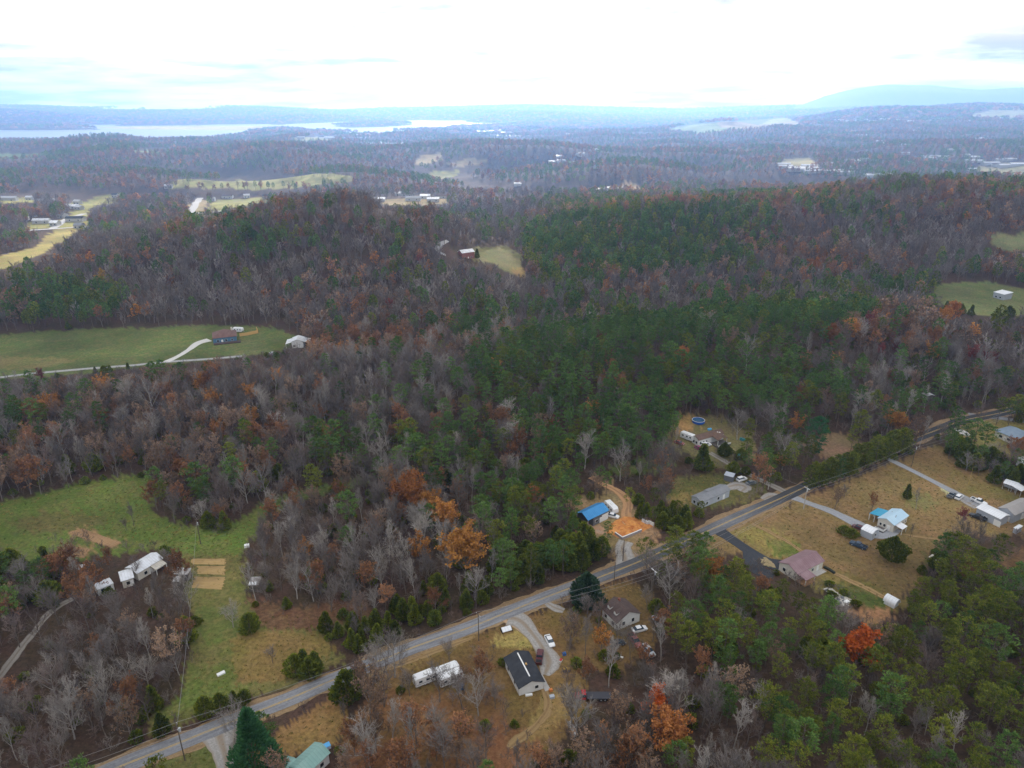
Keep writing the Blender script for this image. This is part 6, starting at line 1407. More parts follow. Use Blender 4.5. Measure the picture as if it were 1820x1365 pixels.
# low white-topped shelter by the drive
t = thing('low_shelter', 'low white-topped shelter with dark ends beside the gravel drive', 'shelter', at_(900, 1121), math.radians(22))
b = MB(); b.slab([(-1.4, -0.9, 0.55), (1.4, -0.9, 0.55), (1.4, 0.5, 1.15), (-1.4, 0.5, 1.15)], 0.08); b.build('roof', M_R_WHITE, t)
for s in (-1, 1):
    b = MB(); b.add([(s * 1.45, -0.9, 0), (s * 1.45, 0.9, 0), (s * 1.45, 0.5, 1.1), (s * 1.45, -0.9, 0.5), (s * 1.55, -0.9, 0), (s * 1.55, 0.9, 0), (s * 1.55, 0.5, 1.1), (s * 1.55, -0.9, 0.5)],
                    [(0, 1, 2, 3), (7, 6, 5, 4), (0, 4, 5, 1), (1, 5, 6, 2), (2, 6, 7, 3), (3, 7, 4, 0)]); b.build('end_panel', M_TYRE, t)
# stones on the patio
for i, (a, b_) in enumerate([(1470, 1050), (1484, 1058), (1490, 1066), (1497, 1063), (1500, 1069), (1493, 1072)]):
    r = random.Random(i); t = MB(); n = 8
    ring = [(math.cos(6.28 * k / n) * r.uniform(.45, .75), math.sin(6.28 * k / n) * r.uniform(.45, .75)) for k in range(n)]
    V = [(x, y, -0.05) for x, y in ring] + [(x * .7, y * .7, r.uniform(.35, .5)) for x, y in ring] + [(0, 0, 0.55)]
    t.add(V, [(k, (k + 1) % n, n + (k + 1) % n, n + k) for k in range(n)] + [(n + k, n + (k + 1) % n, 2 * n) for k in range(n)])
    o = t.build('boulder', mat('boulder_stone', (0.16, 0.17, 0.19), 0.9, noise=(2, 0.7, (0.28, 0.28, 0.29)))); o.location = at_(a, b_); o.rotation_euler = (0, 0, r.uniform(0, 6)); tag(o, 'dark boulder set in the gravel patio, %s from its left end' % ['first', 'second', 'third', 'fifth', 'sixth', 'fourth'][i], 'boulder', 'boulders on the gravel patio')

# ------------------------------------------------------------------ utility poles and wires
POLE_TOP = {}
def pole(key, px, py, h, label, ang, arm=True, tx=False, m=M_POLE, r=0.15):
    p = at_(px, py); t = thing('utility_pole', label, 'utility pole', p, ang, 'utility poles')
    b = MB(); b.prism((0, 0, -0.6), (0, 0, h), r, r * 0.62, 8, cap=True); b.build('pole', m, t)
    if arm:
        b = MB(); b.box(-0.07, 0.07, -1.25, 1.25, h - 0.75, h - 0.6); ao = b.build('crossarm', M_TRIM if arm == 'w' else M_POLE, t)
        for y in (-1.1, 0.0, 1.1): b = MB(); b.prism((0, y, h - 0.6), (0, y, h - 0.35), 0.06, 0.04, 6, cap=True); b.build('insulator', M_TRIM, ao)
    if tx: b = MB(); b.prism((0.35, 0, h - 2.2), (0.35, 0, h - 1.2), 0.26, 0.26, 10, cap=True); b.build('transformer', M_STEEL, t)
    POLE_TOP[key] = (Vector(p), h, ang); KEEP_OUT.append((p[0], p[1], 1.5))
ra = math.atan2(ROAD_W[12][1] - ROAD_W[4][1], ROAD_W[12][0] - ROAD_W[4][0])
pole('P0', -90, 1500, 11, 'utility pole beyond the lower left corner', ra)
pole('P1', 329, 1352, 11, 'utility pole beside the road at the lower left', ra, tx=True)
pole('P2', 851, 1139, 9.5, 'utility pole beside the road above the camper yard', ra, tx=True)
pole('P3', 1158, 1070, 12, 'utility pole with a white crossarm right of the brown-roofed house', ra, 'w', True)
pole('P4', 1107, 997, 8, 'dark utility pole at the barn apron', ra, False)
pole('P5', 1091, 1040, 8.5, 'thin wooden pole on the road edge near the dark evergreen', ra, False)
pole('P6', 1365, 870, 8, 'pale utility pole by the gravel lane', ra, tx=True, m=M_CONC)
pole('P7', 1428, 905, 9.5, 'utility pole with a white crossarm at the gravel drive mouth', ra, 'w', True, M_CONC)
pole('P8', 1620, 829, 10, 'dark utility pole at the paved drive mouth', ra, True, True)
pole('P9', 357, 967, 9.5, 'utility pole alone in the left field', ra + 1.2, False, True)
pole('P10', 1721, 862, 7.5, 'thin yellow pole on the right lawn', ra, False, m=mat('pole_yellow', (0.5, 0.36, 0.12), 0.7), r=0.09)
pole('P11', 1790, 762, 9.5, 'utility pole near the blue grey hip roof', ra)
def wire(a, b, oy, oz, label, rad=0.03, sag=0.022):
    (p0, h0_, a0), (p1, h1_, a1) = POLE_TOP[a], POLE_TOP[b]
    A = p0 + Vector((-math.sin(a0) * oy, math.cos(a0) * oy, h0_ + oz)); B = p1 + Vector((-math.sin(a1) * oy, math.cos(a1) * oy, h1_ + oz)); mb = MB(); n = 14; prev = A
    L_ = (B - A).length
    for i in range(1, n + 1):
        f = i / n; q = A.lerp(B, f) - Vector((0, 0, sag * L_ * 4 * f * (1 - f))); mb.prism(prev - A, q - A, rad, rad, 4); prev = q
    o = mb.build('power_line', M_WIRE); o.location = A; tag(o, label, 'wire', 'power lines')
SEG = {'P0': 'from the lower left corner to the first road pole', 'P1': 'between the lower left pole and the camper yard pole', 'P2': 'between the camper yard pole and the pole by the brown-roofed house', 'P3': 'between the brown-roofed house and the gravel drive pole', 'P7': 'above the straight row of pines', 'P8': 'from the paved drive to the hip-roofed house'}
for a, b in (('P0', 'P1'), ('P1', 'P2'), ('P2', 'P3'), ('P3', 'P7'), ('P7', 'P8'), ('P8', 'P11')):
    for oy, oz, nm in ((-1.1, -0.35, 'field side upper wire '), (1.1, -0.35, 'road side upper wire '), (0.0, -2.6, 'lower cable ')): wire(a, b, oy, oz, nm + SEG[a])
wire('P1', 'P9', 0, -0.5, 'wire crossing the field to the lone pole'); wire('P3', 'P4', 0, -0.5, 'wire crossing the road to the barn apron pole', 0.035)
wire('P7', 'P6', 0, -0.5, 'wire crossing the road to the lane pole')

# ------------------------------------------------------------------ single trees that can be told apart
_U = 'first second third fourth fifth sixth seventh eighth ninth tenth eleventh twelfth thirteenth fourteenth fifteenth sixteenth seventeenth eighteenth nineteenth'.split()
ORD = _U + [w if k == 0 else c + '-' + _U[k - 1] for w, c in (('twentieth', 'twenty'), ('thirtieth', 'thirty'), ('fortieth', 'forty'), ('fiftieth', 'fifty'), ('sixtieth', 'sixty'), ('seventieth', 'seventy')) for k in range(10)]
def proto_size(kind):
    out = []
    for t, c, mg in PROTO[kind]:
        co = np.empty(len(mg.vertices) * 3, np.float32); mg.vertices.foreach_get('co', co); co = co.reshape(-1, 3)
        out.append((float(co[:, 2].max()), float(np.percentile(np.hypot(co[:, 0], co[:, 1]), 95))))
    return out
PSIZE = {k: proto_size(k) for k in PROTO}
NAMES = {'pine': ('pine_tree', 'pine tree'), 'dpine': ('pine_tree', 'pine tree'), 'hedgepine': ('pine_tree', 'pine tree'), 'wpine': ('white_pine_tree', 'pine tree'), 'greatpine': ('white_pine_tree', 'pine tree'), 'cedar': ('cedar_tree', 'cedar'), 'roundcedar': ('evergreen_tree', 'tree'),
         'magnolia': ('magnolia_tree', 'tree'), 'bare': ('bare_tree', 'tree'), 'rust': ('russet_tree', 'tree'), 'brown': ('brown_leaved_tree', 'tree'), 'orange': ('orange_tree', 'tree'),
         'dred': ('dark_red_tree', 'tree'), 'yellow': ('yellow_tree', 'tree'), 'flame': ('flame_red_tree', 'tree'), 'bigorange': ('orange_tree', 'tree'), 'bigrust': ('russet_tree', 'tree'),
         'shrub': ('shrub', 'shrub'), 'darkshrub': ('shrub', 'shrub'), 'scrub': ('bare_shrub', 'shrub')}
def plant(kind, var, x, y, sc, rz, label, group=None, sxy=1.0):
    tr, cr, mg = PROTO[kind][var % len(PROTO[kind])]; nm, cat = NAMES[kind]
    t = thing(nm, label, cat, (x, y, float(hgt(x, y)) - 0.05), rz, group); t.scale = (sc * sxy, sc * sxy, sc)
    obj('trunk', tr, t); obj('crown', cr, t); return t
PENDING = []        # (root, look, crown px, crown py, fallback place)
def crowd(kind, v, x, y, ht, rz, look, group, sxy=1.0):
    t = plant(kind, v, x, y, ht / PSIZE[kind][v][0], rz, look, group, sxy); a, b, _ = project(x, y, float(hgt(x, y)) + 0.6 * ht); PENDING.append((t, look, float(a), float(b))); return t
HR = random.Random(77)
def tree(kind, px, py, ht, label, group=None, var=None, sxy=1.0, clear=0.6):
    x, y = ground(px, py); v = HR.randrange(9) if var is None else var
    v %= len(PROTO[kind]); hh, rr = PSIZE[kind][v]; sc = ht / hh
    KEEP_OUT.append((x, y, max(2.0, rr * sc * sxy * clear)))
    return plant(kind, v, x, y, sc, HR.uniform(0, 6.28), label, group, sxy)

tree('bigorange', 828, 1035, 21, 'large golden orange tree beside the evergreens above the road', sxy=1.2)
tree('orange', 747, 1012, 15, 'orange tree left of the large golden one in the wood')
tree('bigrust', 738, 925, 21, 'tall rust orange tree at the back of the roadside wood', sxy=0.9)
tree('bigorange', 790, 962, 17, 'broad orange brown tree behind the large golden one', sxy=0.95)
tree('orange', 543, 998, 10, 'small orange tree at the left edge of the roadside wood')
tree('rust', 565, 1060, 14, 'russet tree by the leaf-covered clearing')
tree('flame', 1517, 1206, 17, 'bright flame red tree at the edge of the lower right pines')
tree('flame', 1163, 1292, 13, 'red orange tree beside the russet crown below the old truck', sxy=0.85)
tree('bigrust', 1185, 1352, 17, 'broad rust brown tree below the flame coloured one', sxy=0.95)
tree('bigorange', 1262, 1052, 13, 'round orange tree below the black asphalt drive')
tree('orange', 1068, 1165, 11, 'orange brown tree right of the white car')
tree('bigrust', 945, 908, 12, 'pinkish rust tree left of the blue-roofed barn')
tree('greatpine', 460, 1392, 22, 'large blue green pine beside the gravel drive at the bottom', sxy=1.0)
tree('magnolia', 1042, 1080, 13, 'dense dark broadleaf evergreen on the road edge by the brown-roofed house')
tree('roundcedar', 1583, 998, 10, 'round dark evergreen standing alone in the brown lawn')
tree('rust', 1549, 908, 9, 'small orange tree behind the house with the pale blue roof', var=1)
tree('cedar', 1611, 886, 6.5, 'small dark evergreen alone on the lawn behind the pale blue roof')
tree('bare', 1627, 906, 10, 'slim pale bare tree right of the pale blue roof', var=4)
tree('brown', 1483, 905, 10, 'pinkish bare spreading tree beside the gravel drive by the crossroads')
tree('bare', 1500, 885, 6, 'small dark bare tree in the brown lawn near the driveway', var=0)
tree('dred', 1706, 932, 8, 'crimson shrub-like tree at the lawn edge by the long white shed')
tree('shrub', 1500, 948, 3.4, 'yellow green hedge bush by the white metal shed, left one', sxy=1.3)
tree('shrub', 1514, 953, 3.2, 'yellow green hedge bush by the white metal shed, right one', sxy=1.3)
tree('wpine', 1448, 803, 17, 'tall blue green pine behind the roadside row', sxy=0.85)
tree('orange', 1412, 778, 13, 'reddish tree left of the tall blue green pine', var=1)
tree('orange', 1385, 840, 9, 'small orange tree above the gravel lane to the road')
tree('bigorange', 1585, 782, 15, 'broad brown orange oak near the road bend', sxy=1.1)
tree('bigrust', 1800, 823, 13, 'red orange tree in front of the blue grey hip roof')
tree('bigrust', 1208, 668, 17, 'round dark red tree standing in the green pine ridge', sxy=0.8)
tree('brown', 1292, 650, 21, 'pale brown tree in the pine ridge')
tree('bare', 1326, 660, 21, 'whitish bare tree beside the pale brown one in the pine ridge', var=1)
tree('bigorange', 1508, 612, 16, 'orange tree on the mixed ridge above the road bend')
tree('bigrust', 1470, 622, 16, 'red brown tree left of the orange one on the mixed ridge')
tree('bigorange', 1672, 592, 16, 'orange tree below the field with the white-roofed house')
tree('bigrust', 1685, 580, 17, 'red tree at the foot of the field with the white-roofed house')
tree('dred', 1538, 598, 16, 'wine red tree on the mixed ridge')
tree('bigrust', 1443, 497, 20, 'round russet tree low on the far wooded hill', sxy=1.1)
tree('yellow', 184, 515, 17, 'golden yellow tree on the left wooded hillside')
tree('yellow', 699, 732, 9, 'small yellow tree on the brown wooded slope')
tree('bare', 278, 752, 24, 'large pale spreading bare tree on the slope below the lane', var=1, sxy=1.15)
tree('orange', 380, 745, 15, 'orange brown tree on the slope below the valley lane')
tree('bigrust', 640, 610, 14, 'orange tree at the wood edge right of the pale metal building')
tree('dred', 74, 682, 10, 'dark red tree beside the valley lane')
tree('orange', 375, 672, 10, 'orange tree at the wood edge below the valley lane')
tree('dred', 118, 545, 9, 'dark red tree at the foot of the left hillside')
tree('yellow', 970, 840, 9, 'small yellow cone-shaped tree below the pine ridge', sxy=0.6)
tree('roundcedar', 1303, 842, 6, 'round dark bush beside the small grey shed')
tree('cedar', 1248, 835, 12, 'dark conical cedar left of the gravel lane', var=1, sxy=1.3)
tree('roundcedar', 1287, 812, 7, 'dark evergreen in front of the trailer with the brown roof')
tree('roundcedar', 1316, 818, 6, 'dark evergreen bush beside the green sheds')
tree('dpine', 1080, 966, 9, 'dark evergreen between the barn and the orange earth', sxy=1.2)
tree('bare', 1098, 1152, 10, 'dark bare tree in front of the brown-roofed house', var=0)
tree('bare', 1020, 1130, 11, 'grey bare tree between the white car and the brown-roofed house', var=2)
tree('bare', 1005, 1225, 9, 'leaning bare tree by the red flatbed truck', var=3)
tree('bare', 782, 1248, 13, 'tall bare tree in front of the white campers', var=0)
tree('bare', 822, 1260, 14, 'tall bare tree right of the white campers', var=2)
tree('bare', 880, 1260, 9, 'bare tree at the lower left corner of the black-roofed house', var=0)
tree('brown', 655, 1240, 14, 'pale brown tree on the roadside above the camper yard')
tree('brown', 660, 1290, 17, 'large pale brown tree below the roadside one', sxy=1.1)
tree('bare', 100, 1240, 13, 'large pale bare tree in the lower left wood', var=1, sxy=1.2)
tree('bare', 235, 1225, 11, 'pale forked bare tree by the lower left field', var=1, sxy=1.15)
tree('bare', 218, 1288, 10, 'low spreading pale bare tree above the lower road', var=1, sxy=1.3)
tree('bare', 415, 1115, 9, 'pale low bare tree in the grass below the garden plots', var=1, sxy=1.2)
tree('bare', 485, 1178, 7, 'small dark bare tree in the grass near the road', var=0)
tree('brown', 295, 1180, 11, 'pinkish brown tree at the edge of the lower left wood')
tree('bare', 238, 935, 10, 'dark bare tree standing in the green field', var=5)
tree('bare', 225, 942, 6, 'leaning bare sapling in the green field', var=0)
tree('bare', 298, 1005, 7, 'dark bare tree beside the long white-roofed farmhouse', var=0)
tree('bare', 244, 1030, 9, 'dark bare tree in front of the long white-roofed farmhouse', var=2)
tree('rust', 170, 1058, 13, 'orange brown oak left of the white-roofed farmhouse', var=0)
tree('rust', 132, 1030, 14, 'russet oak at the end of the dirt track', var=1)
tree('rust', 195, 1012, 9, 'russet tree behind the small white trailer', var=2)
tree('rust', 100, 1040, 12, 'orange brown tree beside the dark evergreens at the left', var=2)
tree('bare', 1618, 955, 6, 'dark leaning bare trunk right of the house with the pale blue roof', var=5)

tree('bigrust', 712, 915, 15, 'rust orange tree left of the tall one at the back of the roadside wood')
tree('bigorange', 765, 935, 15, 'orange tree between the tall rust tree and the broad orange brown one')
tree('dpine', 1728, 801, 15, 'broad dark pine before the hip-roofed house, left of three', sxy=1.4)
tree('dpine', 1745, 806, 14, 'broad dark pine before the hip-roofed house, middle of three', sxy=1.4)
tree('dpine', 1712, 796, 13, 'broad dark pine before the hip-roofed house, nearest the road', sxy=1.3)
tree('bare', 1700, 772, 13, 'grey bare tree on the road edge before the bend', var=2)
tree('bare', 1672, 786, 11, 'pale bare tree between the paved drive and the road', var=0)
tree('pine', 1770, 755, 14, 'pine beside the road beyond the bend, left one', sxy=1.3)
tree('pine', 1800, 750, 14, 'pine beside the road beyond the bend, right one', sxy=1.3)
tree('bare', 1735, 758, 13, 'grey bare tree beside the road beyond the bend', var=3)
tree('bare', 1062, 1120, 12, 'grey bare tree left of the brown-roofed house', var=3)
tree('bare', 1045, 1100, 10, 'small bare tree between the dark broadleaf evergreen and the brown roof', var=0)
tree('bare', 1120, 1172, 11, 'grey bare tree among the parked wrecks', var=2)
tree('bare', 1160, 1140, 12, 'bare tree right of the parked wrecks', var=0)
# cedars that stand alone or in small clusters
CED = [(445, 1124, 7, 'small dark cedar in the grass right of the pale bare tree'), (335, 1140, 9, 'dark cedar at the corner of the lower left wood'),
       (366, 1272, 6.5, 'largest of the row of cedars on the lower roadside'), (392, 1258, 5, 'second cedar of the row on the lower roadside'),
       (418, 1257, 5.5, 'third cedar of the row on the lower roadside'), (436, 1250, 4.5, 'small cedar at the right end of the lower roadside row'),
       (275, 1262, 8, 'dark evergreen on the wood edge above the lower road'), (290, 1305, 7, 'dark evergreen by the lower road near the utility pole'),
       (526, 1198, 7, 'cedar at the left of the cluster of four near the road'), (541, 1190, 7, 'rear cedar of the cluster of four near the road'),
       (551, 1204, 7, 'front cedar of the cluster of four near the road'), (561, 1194, 7, 'cedar at the right of the cluster of four near the road'),
       (400, 942, 8, 'dark cedar at the wood edge above the field, right one'), (372, 938, 7, 'dark cedar at the wood edge above the field, left one'),
       (617, 1245, 10, 'dark evergreen beside the pale brown roadside tree'),
       (25, 1010, 8, 'dark cedar at the left edge of the green field'), (5, 1020, 8, 'dark cedar cut by the left picture edge'), (48, 1022, 7, 'dark cedar in the clump left of the russet oaks'),
       (85, 1008, 7, 'dark cedar by the tilled plot'), (480, 1050, 4, 'small green bush beside the wooden shed'), (510, 1082, 4.5, 'small cedar in the leaf-covered clearing'),
       (1665, 1012, 7, 'dark cedar in front of the small tan shed'), (1638, 1020, 3.5, 'small shrub on the brown lawn near the pines'),
       (1680, 556, 9, 'dark cedar left of the trio at the far right field'), (1694, 558, 9, 'tallest cedar of the trio at the far right field'), (1706, 558, 8, 'right cedar of the trio at the far right field'),
       (1725, 561, 8, 'single cedar below the far right field'), (1770, 572, 9, 'cedar below the white-roofed house at the far right'), (1790, 566, 9, 'cedar on the slope under the white-roofed house'),
       (170, 663, 4, 'small conifer first of the row on the valley lane'), (185, 661, 4, 'small conifer second of the row on the valley lane'), (196, 660, 4, 'small conifer third of the row on the valley lane'), (228, 656, 4, 'small conifer alone on the valley lane'),
       (848, 459, 9, 'dark conical evergreen beside the house in the hill clearing'), (1395, 985, 0, '')]
for a, b, ht, lb in CED:
    if ht: tree('cedar', a, b, ht, lb, 'cedars standing in the open', sxy=1.15)
# cedar thicket between clearing and road
def poly_points(px, sp, seed):
    W = [ground(a, b) for a, b in px]; P = np.array(W); r = np.random.default_rng(seed)
    X, Y = np.meshgrid(np.arange(P[:, 0].min(), P[:, 0].max(), sp), np.arange(P[:, 1].min(), P[:, 1].max(), sp))
    X = X.ravel() + r.uniform(-.4, .4, X.size) * sp; Y = Y.ravel() + r.uniform(-.4, .4, Y.size) * sp
    k = pip(X, Y, W) & (dist_line(X, Y, ROAD_W) > 5.2); return X[k], Y[k], r
X, Y, r_ = poly_points([(572, 1132), (585, 1095), (610, 1100), (650, 1115), (690, 1080), (760, 1052), (830, 1040), (900, 1050), (905, 1068), (830, 1098), (740, 1128), (660, 1165), (600, 1150)], 4.3, 21)
for x, y in zip(X, Y):
    if r_.random() < 0.9:
        v = int(r_.integers(0, 3)); ht = r_.uniform(5.0, 8.0); hh, rr = PSIZE['cedar'][v]
        crowd('cedar', v, x, y, ht, r_.uniform(0, 6.28), 'olive green thicket cedar', 'cedars of the roadside thicket', 1.15)
        KEEP_OUT.append((x, y, 2.0))
# evergreens along the upper side of the road, left of the barn's apron
X, Y, r_ = poly_points([(895, 1052), (905, 1020), (960, 990), (1030, 962), (1085, 985), (1090, 1005), (1020, 1030), (940, 1062)], 3.6, 22)
for x, y in zip(X, Y):
    k_ = 'cedar' if r_.random() < 0.75 else 'dpine'; v = int(r_.integers(0, 3)); ht = r_.uniform(7, 10.5) if k_ == 'cedar' else r_.uniform(11, 14)
    crowd(k_, v, x, y, ht, r_.uniform(0, 6.28), 'dark roadside ' + ('cedar' if k_ == 'cedar' else 'pine'), 'evergreens below the barn', 1.2); KEEP_OUT.append((x, y, 2.0))
# evergreen screen in front of the grey double-wide
X, Y, r_ = poly_points([(1130, 925), (1150, 900), (1225, 900), (1300, 885), (1370, 868), (1385, 885), (1310, 915), (1230, 955), (1160, 950)], 4.2, 23)
ok_ = filter_open(X, Y, hgt(X, Y), 6.5)[0]; X, Y = X[ok_], Y[ok_]
for x, y in zip(X, Y):
    k_ = 'cedar' if r_.random() < 0.6 else 'pine'; v = int(r_.integers(0, 3)); ht = r_.uniform(5.5, 7.5) if k_ == 'cedar' else r_.uniform(7, 9)
    crowd(k_, v, x, y, ht, r_.uniform(0, 6.28), 'roadside screen ' + k_, 'evergreens screening the grey home', 1.25); KEEP_OUT.append((x, y, 2.0))
# the straight row of pines along the road
ra, rb = np.array(ground(1434, 873)), np.array(ground(1612, 801))
n_ = int(np.linalg.norm(rb - ra) / 1.9)
for i in range(n_):
    p = ra + (rb - ra) * (i + 0.5) / n_ + np.array([HR.uniform(-1.2, 1.2), HR.uniform(-1.2, 1.2)]); v = HR.randrange(2); ht = HR.uniform(9.5, 12.5)
    plant('hedgepine', v, p[0], p[1], ht / PSIZE['hedgepine'][v][0], HR.uniform(0, 6.28), 'pine in the straight roadside row, %s from its left end' % ORD[i], 'pines of the straight roadside row', 1.15); KEEP_OUT.append((p[0], p[1], 2.5))
# evergreens at the right, behind the drive
X, Y, r_ = poly_points([(1655, 800), (1690, 790), (1760, 815), (1840, 855), (1840, 870), (1770, 862), (1700, 828)], 4.6, 24)
for x, y in zip(X, Y):
    v = int(r_.integers(0, 3)); k_ = 'dpine' if r_.random() < 0.35 else 'cedar'; ht = r_.uniform(6, 9) if k_ == 'cedar' else r_.uniform(9, 12)
    if r_.random() < 0.25: k_, v, ht = 'bare', int(r_.integers(0, 4)), 9
    crowd(k_, v, x, y, ht, r_.uniform(0, 6.28), 'dark belt evergreen' if k_ != 'bare' else 'bare belt tree', 'trees of the belt behind the paved drive', 1.2); KEEP_OUT.append((x, y, 2.2))
# low shrubs around the patio garden
for i, (a, b) in enumerate([(1466, 1038), (1474, 1041), (1482, 1046), (1491, 1050), (1500, 1056), (1509, 1061), (1518, 1068), (1521, 1076), (1515, 1082), (1470, 1052), (1478, 1060), (1486, 1068)]):
    tree(['scrub', 'darkshrub', 'scrub'][i % 3], a, b, 2.0, 'low brown shrub edging the gravel patio, %s clockwise from its upper left corner' % ORD[i], 'shrubs edging the gravel patio', sxy=1.5)

# ------------------------------------------------------------------ the woods
PLACE_NAMES = [
 (lambda a, b: a < 350 and b > 950, 'the grove around the white-roofed farmhouse at lower left'),
 (lambda a, b: 1330 <= a and b > 985, 'the dense pine wood at lower right'),
 (lambda a, b: 1040 <= a < 1330 and b > 1000, 'the thicket right of the brown-roofed house'),
 (lambda a, b: 560 <= a < 1040 and b > 1130, 'the leaf-strewn yard around the black-roofed house'),
 (lambda a, b: 350 <= a < 900 and b > 850, 'the wood between the left field and the road'),
 (lambda a, b: 900 <= a < 1330 and b > 830, 'the wood around the blue-roofed barn'),
 (lambda a, b: a >= 1330 and b > 690, 'the wood above the straight road at right'),
 (lambda a, b: a < 820 and b > 630, 'the brown wooded slope below the valley lane'),
 (lambda a, b: a >= 820 and b > 540, 'the pine ridge in the middle'),
 (lambda a, b: True, 'the far wooded hill')]
LOOKS = {'pine': 'olive green pine', 'dpine': 'dark green pine', 'cedar': 'dark green cedar', 'bare': 'grey leafless tree', 'rust': 'russet-leaved tree', 'brown': 'sparse pale brown tree', 'orange': 'orange-leaved tree', 'dred': 'dark red tree'}
ko = np.array(KEEP_OUT)
def clear_of(X, Y, extra=0.0):
    ok = np.ones(len(X), bool)
    for x, y, r in ko: ok &= (X - x) ** 2 + (Y - y) ** 2 > (r + extra) ** 2
    return ok
FOR = {}       # forest name -> list of (x,y,z,proto kind,var,scale,rot)
IND_MAX = {'pine': 300, 'dpine': 0, 'cedar': 120, 'bare': 300, 'rust': 150, 'brown': 140, 'orange': 20, 'dred': 10}
FAMILY = {'pine': 'pine', 'dpine': 'pine', 'cedar': 'cedar'}

def lay(y0, y1, sp, seed, base, ht, near):
    X, Y, r = scatter(y0, y1, sp, seed); Z = hgt(X, Y)
    ok, pr = filter_open(X, Y, Z, ht, (0.0, 0.45, 0.85) if y0 < 500 else (0.0, 0.35))
    px, py, dep = pr[1]
    if near:
        ok &= dist_line(X, Y, ROAD_W) > 6.0
        for poly, keep in SPARSE:
            k = pip(pr[0][0], pr[0][1], poly); ok &= ~k | (r.random(len(X)) < keep)
    ok &= Z > LAKE_Z + 0.9
    ok &= (px > -260) & (px < 2080) & (py > 100) & (py < 1680)
    k = np.where(ok)[0]
    if near: k = k[clear_of(X[k], Y[k])]
    kd = choose(px[k], py[k], X[k], Y[k], r, base)
    return X[k], Y[k], Z[k], px[k], py[k], kd, r

X, Y, Z, PXc, PYc, KD, r = lay(70, 330, 5.0, 31, DEF_NEAR, 15, True)
X2, Y2, Z2, PX2, PY2, KD2, r2 = lay(330, 1000, 6.5, 32, DEF_NEAR, 15, True)
X = np.concatenate([X, X2]); Y = np.concatenate([Y, Y2]); Z = np.concatenate([Z, Z2]); PXc = np.concatenate([PXc, PX2]); PYc = np.concatenate([PYc, PY2]); KD = np.concatenate([KD, KD2])
order = np.argsort(X ** 2 + Y ** 2 + (Z - H) ** 2)
cnt = {}
HT = {'pine': (10, 18), 'dpine': (11, 20), 'cedar': (5, 10), 'bare': (9, 19), 'rust': (9, 17), 'brown': (9, 18), 'orange': (11, 15), 'dred': (10, 14)}
WIDE = {'pine': 1.12, 'dpine': 1.15, 'cedar': 1.25}
n_ind = 0
for i in order:
    kind = KINDS_[KD[i]]; pv = r.integers(0, 99); nv = len(PROTO[kind]); v = int(pv % nv)
    d = math.hypot(X[i], Y[i])
    ht = r.uniform(*HT[kind]) * (1.0 if d > 240 else 0.90); rot = r.uniform(0, 6.28)
    fam = FAMILY.get(kind, kind)
    inside = -20 < PXc[i] < 1840 and 0 < PYc[i] < 1385
    if inside and cnt.get(fam, 0) < IND_MAX[fam]:
        cnt[fam] = cnt.get(fam, 0) + 1; n_ind += 1
        for f, nm in PLACE_NAMES:
            if f(PXc[i], PYc[i]): break
        crowd(kind, v, X[i], Y[i], ht, rot, LOOKS[kind], LOOKS[kind] + 's in ' + nm, WIDE.get(kind, 1.0))
    else:
        lod = kind if d < 430 else {'pine': 'f_pine', 'dpine': 'f_pine', 'cedar': 'f_pine', 'bare': 'f_bare', 'rust': 'f_rust', 'brown': 'f_brown', 'orange': 'f_orange', 'dred': 'f_dred'}[kind]
        v2 = int(pv % len(PROTO[lod])); FOR.setdefault(('pine_wood' if fam in ('pine', 'cedar') else 'bare_wood' if kind == 'bare' else 'autumn_wood'), []).append((X[i], Y[i], Z[i], lod, v2, ht / PSIZE[lod][v2][0], rot))
# farther country
FK = ['f_pine', 'f_pine', 'f_pine', 'f_bare', 'f_rust', 'f_brown', 'f_orange', 'f_dred']
def add_far(y0, y1, sp, seed, names, ht, hs):
    X, Y, Z, px, py, kd, r = lay(y0, y1, sp, seed, DEF_FAR, ht, False)
    for i in range(len(X)):
        k_ = names[kd[i]]; v = int(r.integers(0, len(PROTO[k_])))
        FOR.setdefault('distant_woods', []).append((X[i], Y[i], Z[i], k_, v, r.uniform(*hs) / PSIZE[k_][v][0], r.uniform(0, 6.28)))
add_far(1000, 3000, 12.5, 33, FK, 14, (12, 18))
CK = ['c_pine', 'c_pine', 'c_pine', 'c_bare', 'c_rust', 'c_brown', 'c_rust', 'c_rust']
add_far(3000, 6500, 27, 34, CK, 14, (14, 19))
add_far(6500, 7600, 40, 35, CK, 20, (16, 26))
# undergrowth in the near woods
Xu, Yu, ru = scatter(70, 420, 4.6, 41); Zu = hgt(Xu, Yu); ok, pr = filter_open(Xu, Yu, Zu, 1.5)
ok &= (dist_line(Xu, Yu, ROAD_W) > 4.5) & (pr[0][0] > -120) & (pr[0][0] < 1940) & (pr[0][1] < 1460); ku = np.where(ok)[0]; ku = ku[clear_of(Xu[ku], Yu[ku], -1.0)]
for i in ku:
    k_ = 'scrub' if ru.random() < 0.86 else 'darkshrub'; v = int(ru.integers(0, len(PROTO[k_])))
    FOR.setdefault('undergrowth', []).append((Xu[i], Yu[i], Zu[i], k_, v, ru.uniform(0.7, 1.6), ru.uniform(0, 6.28)))

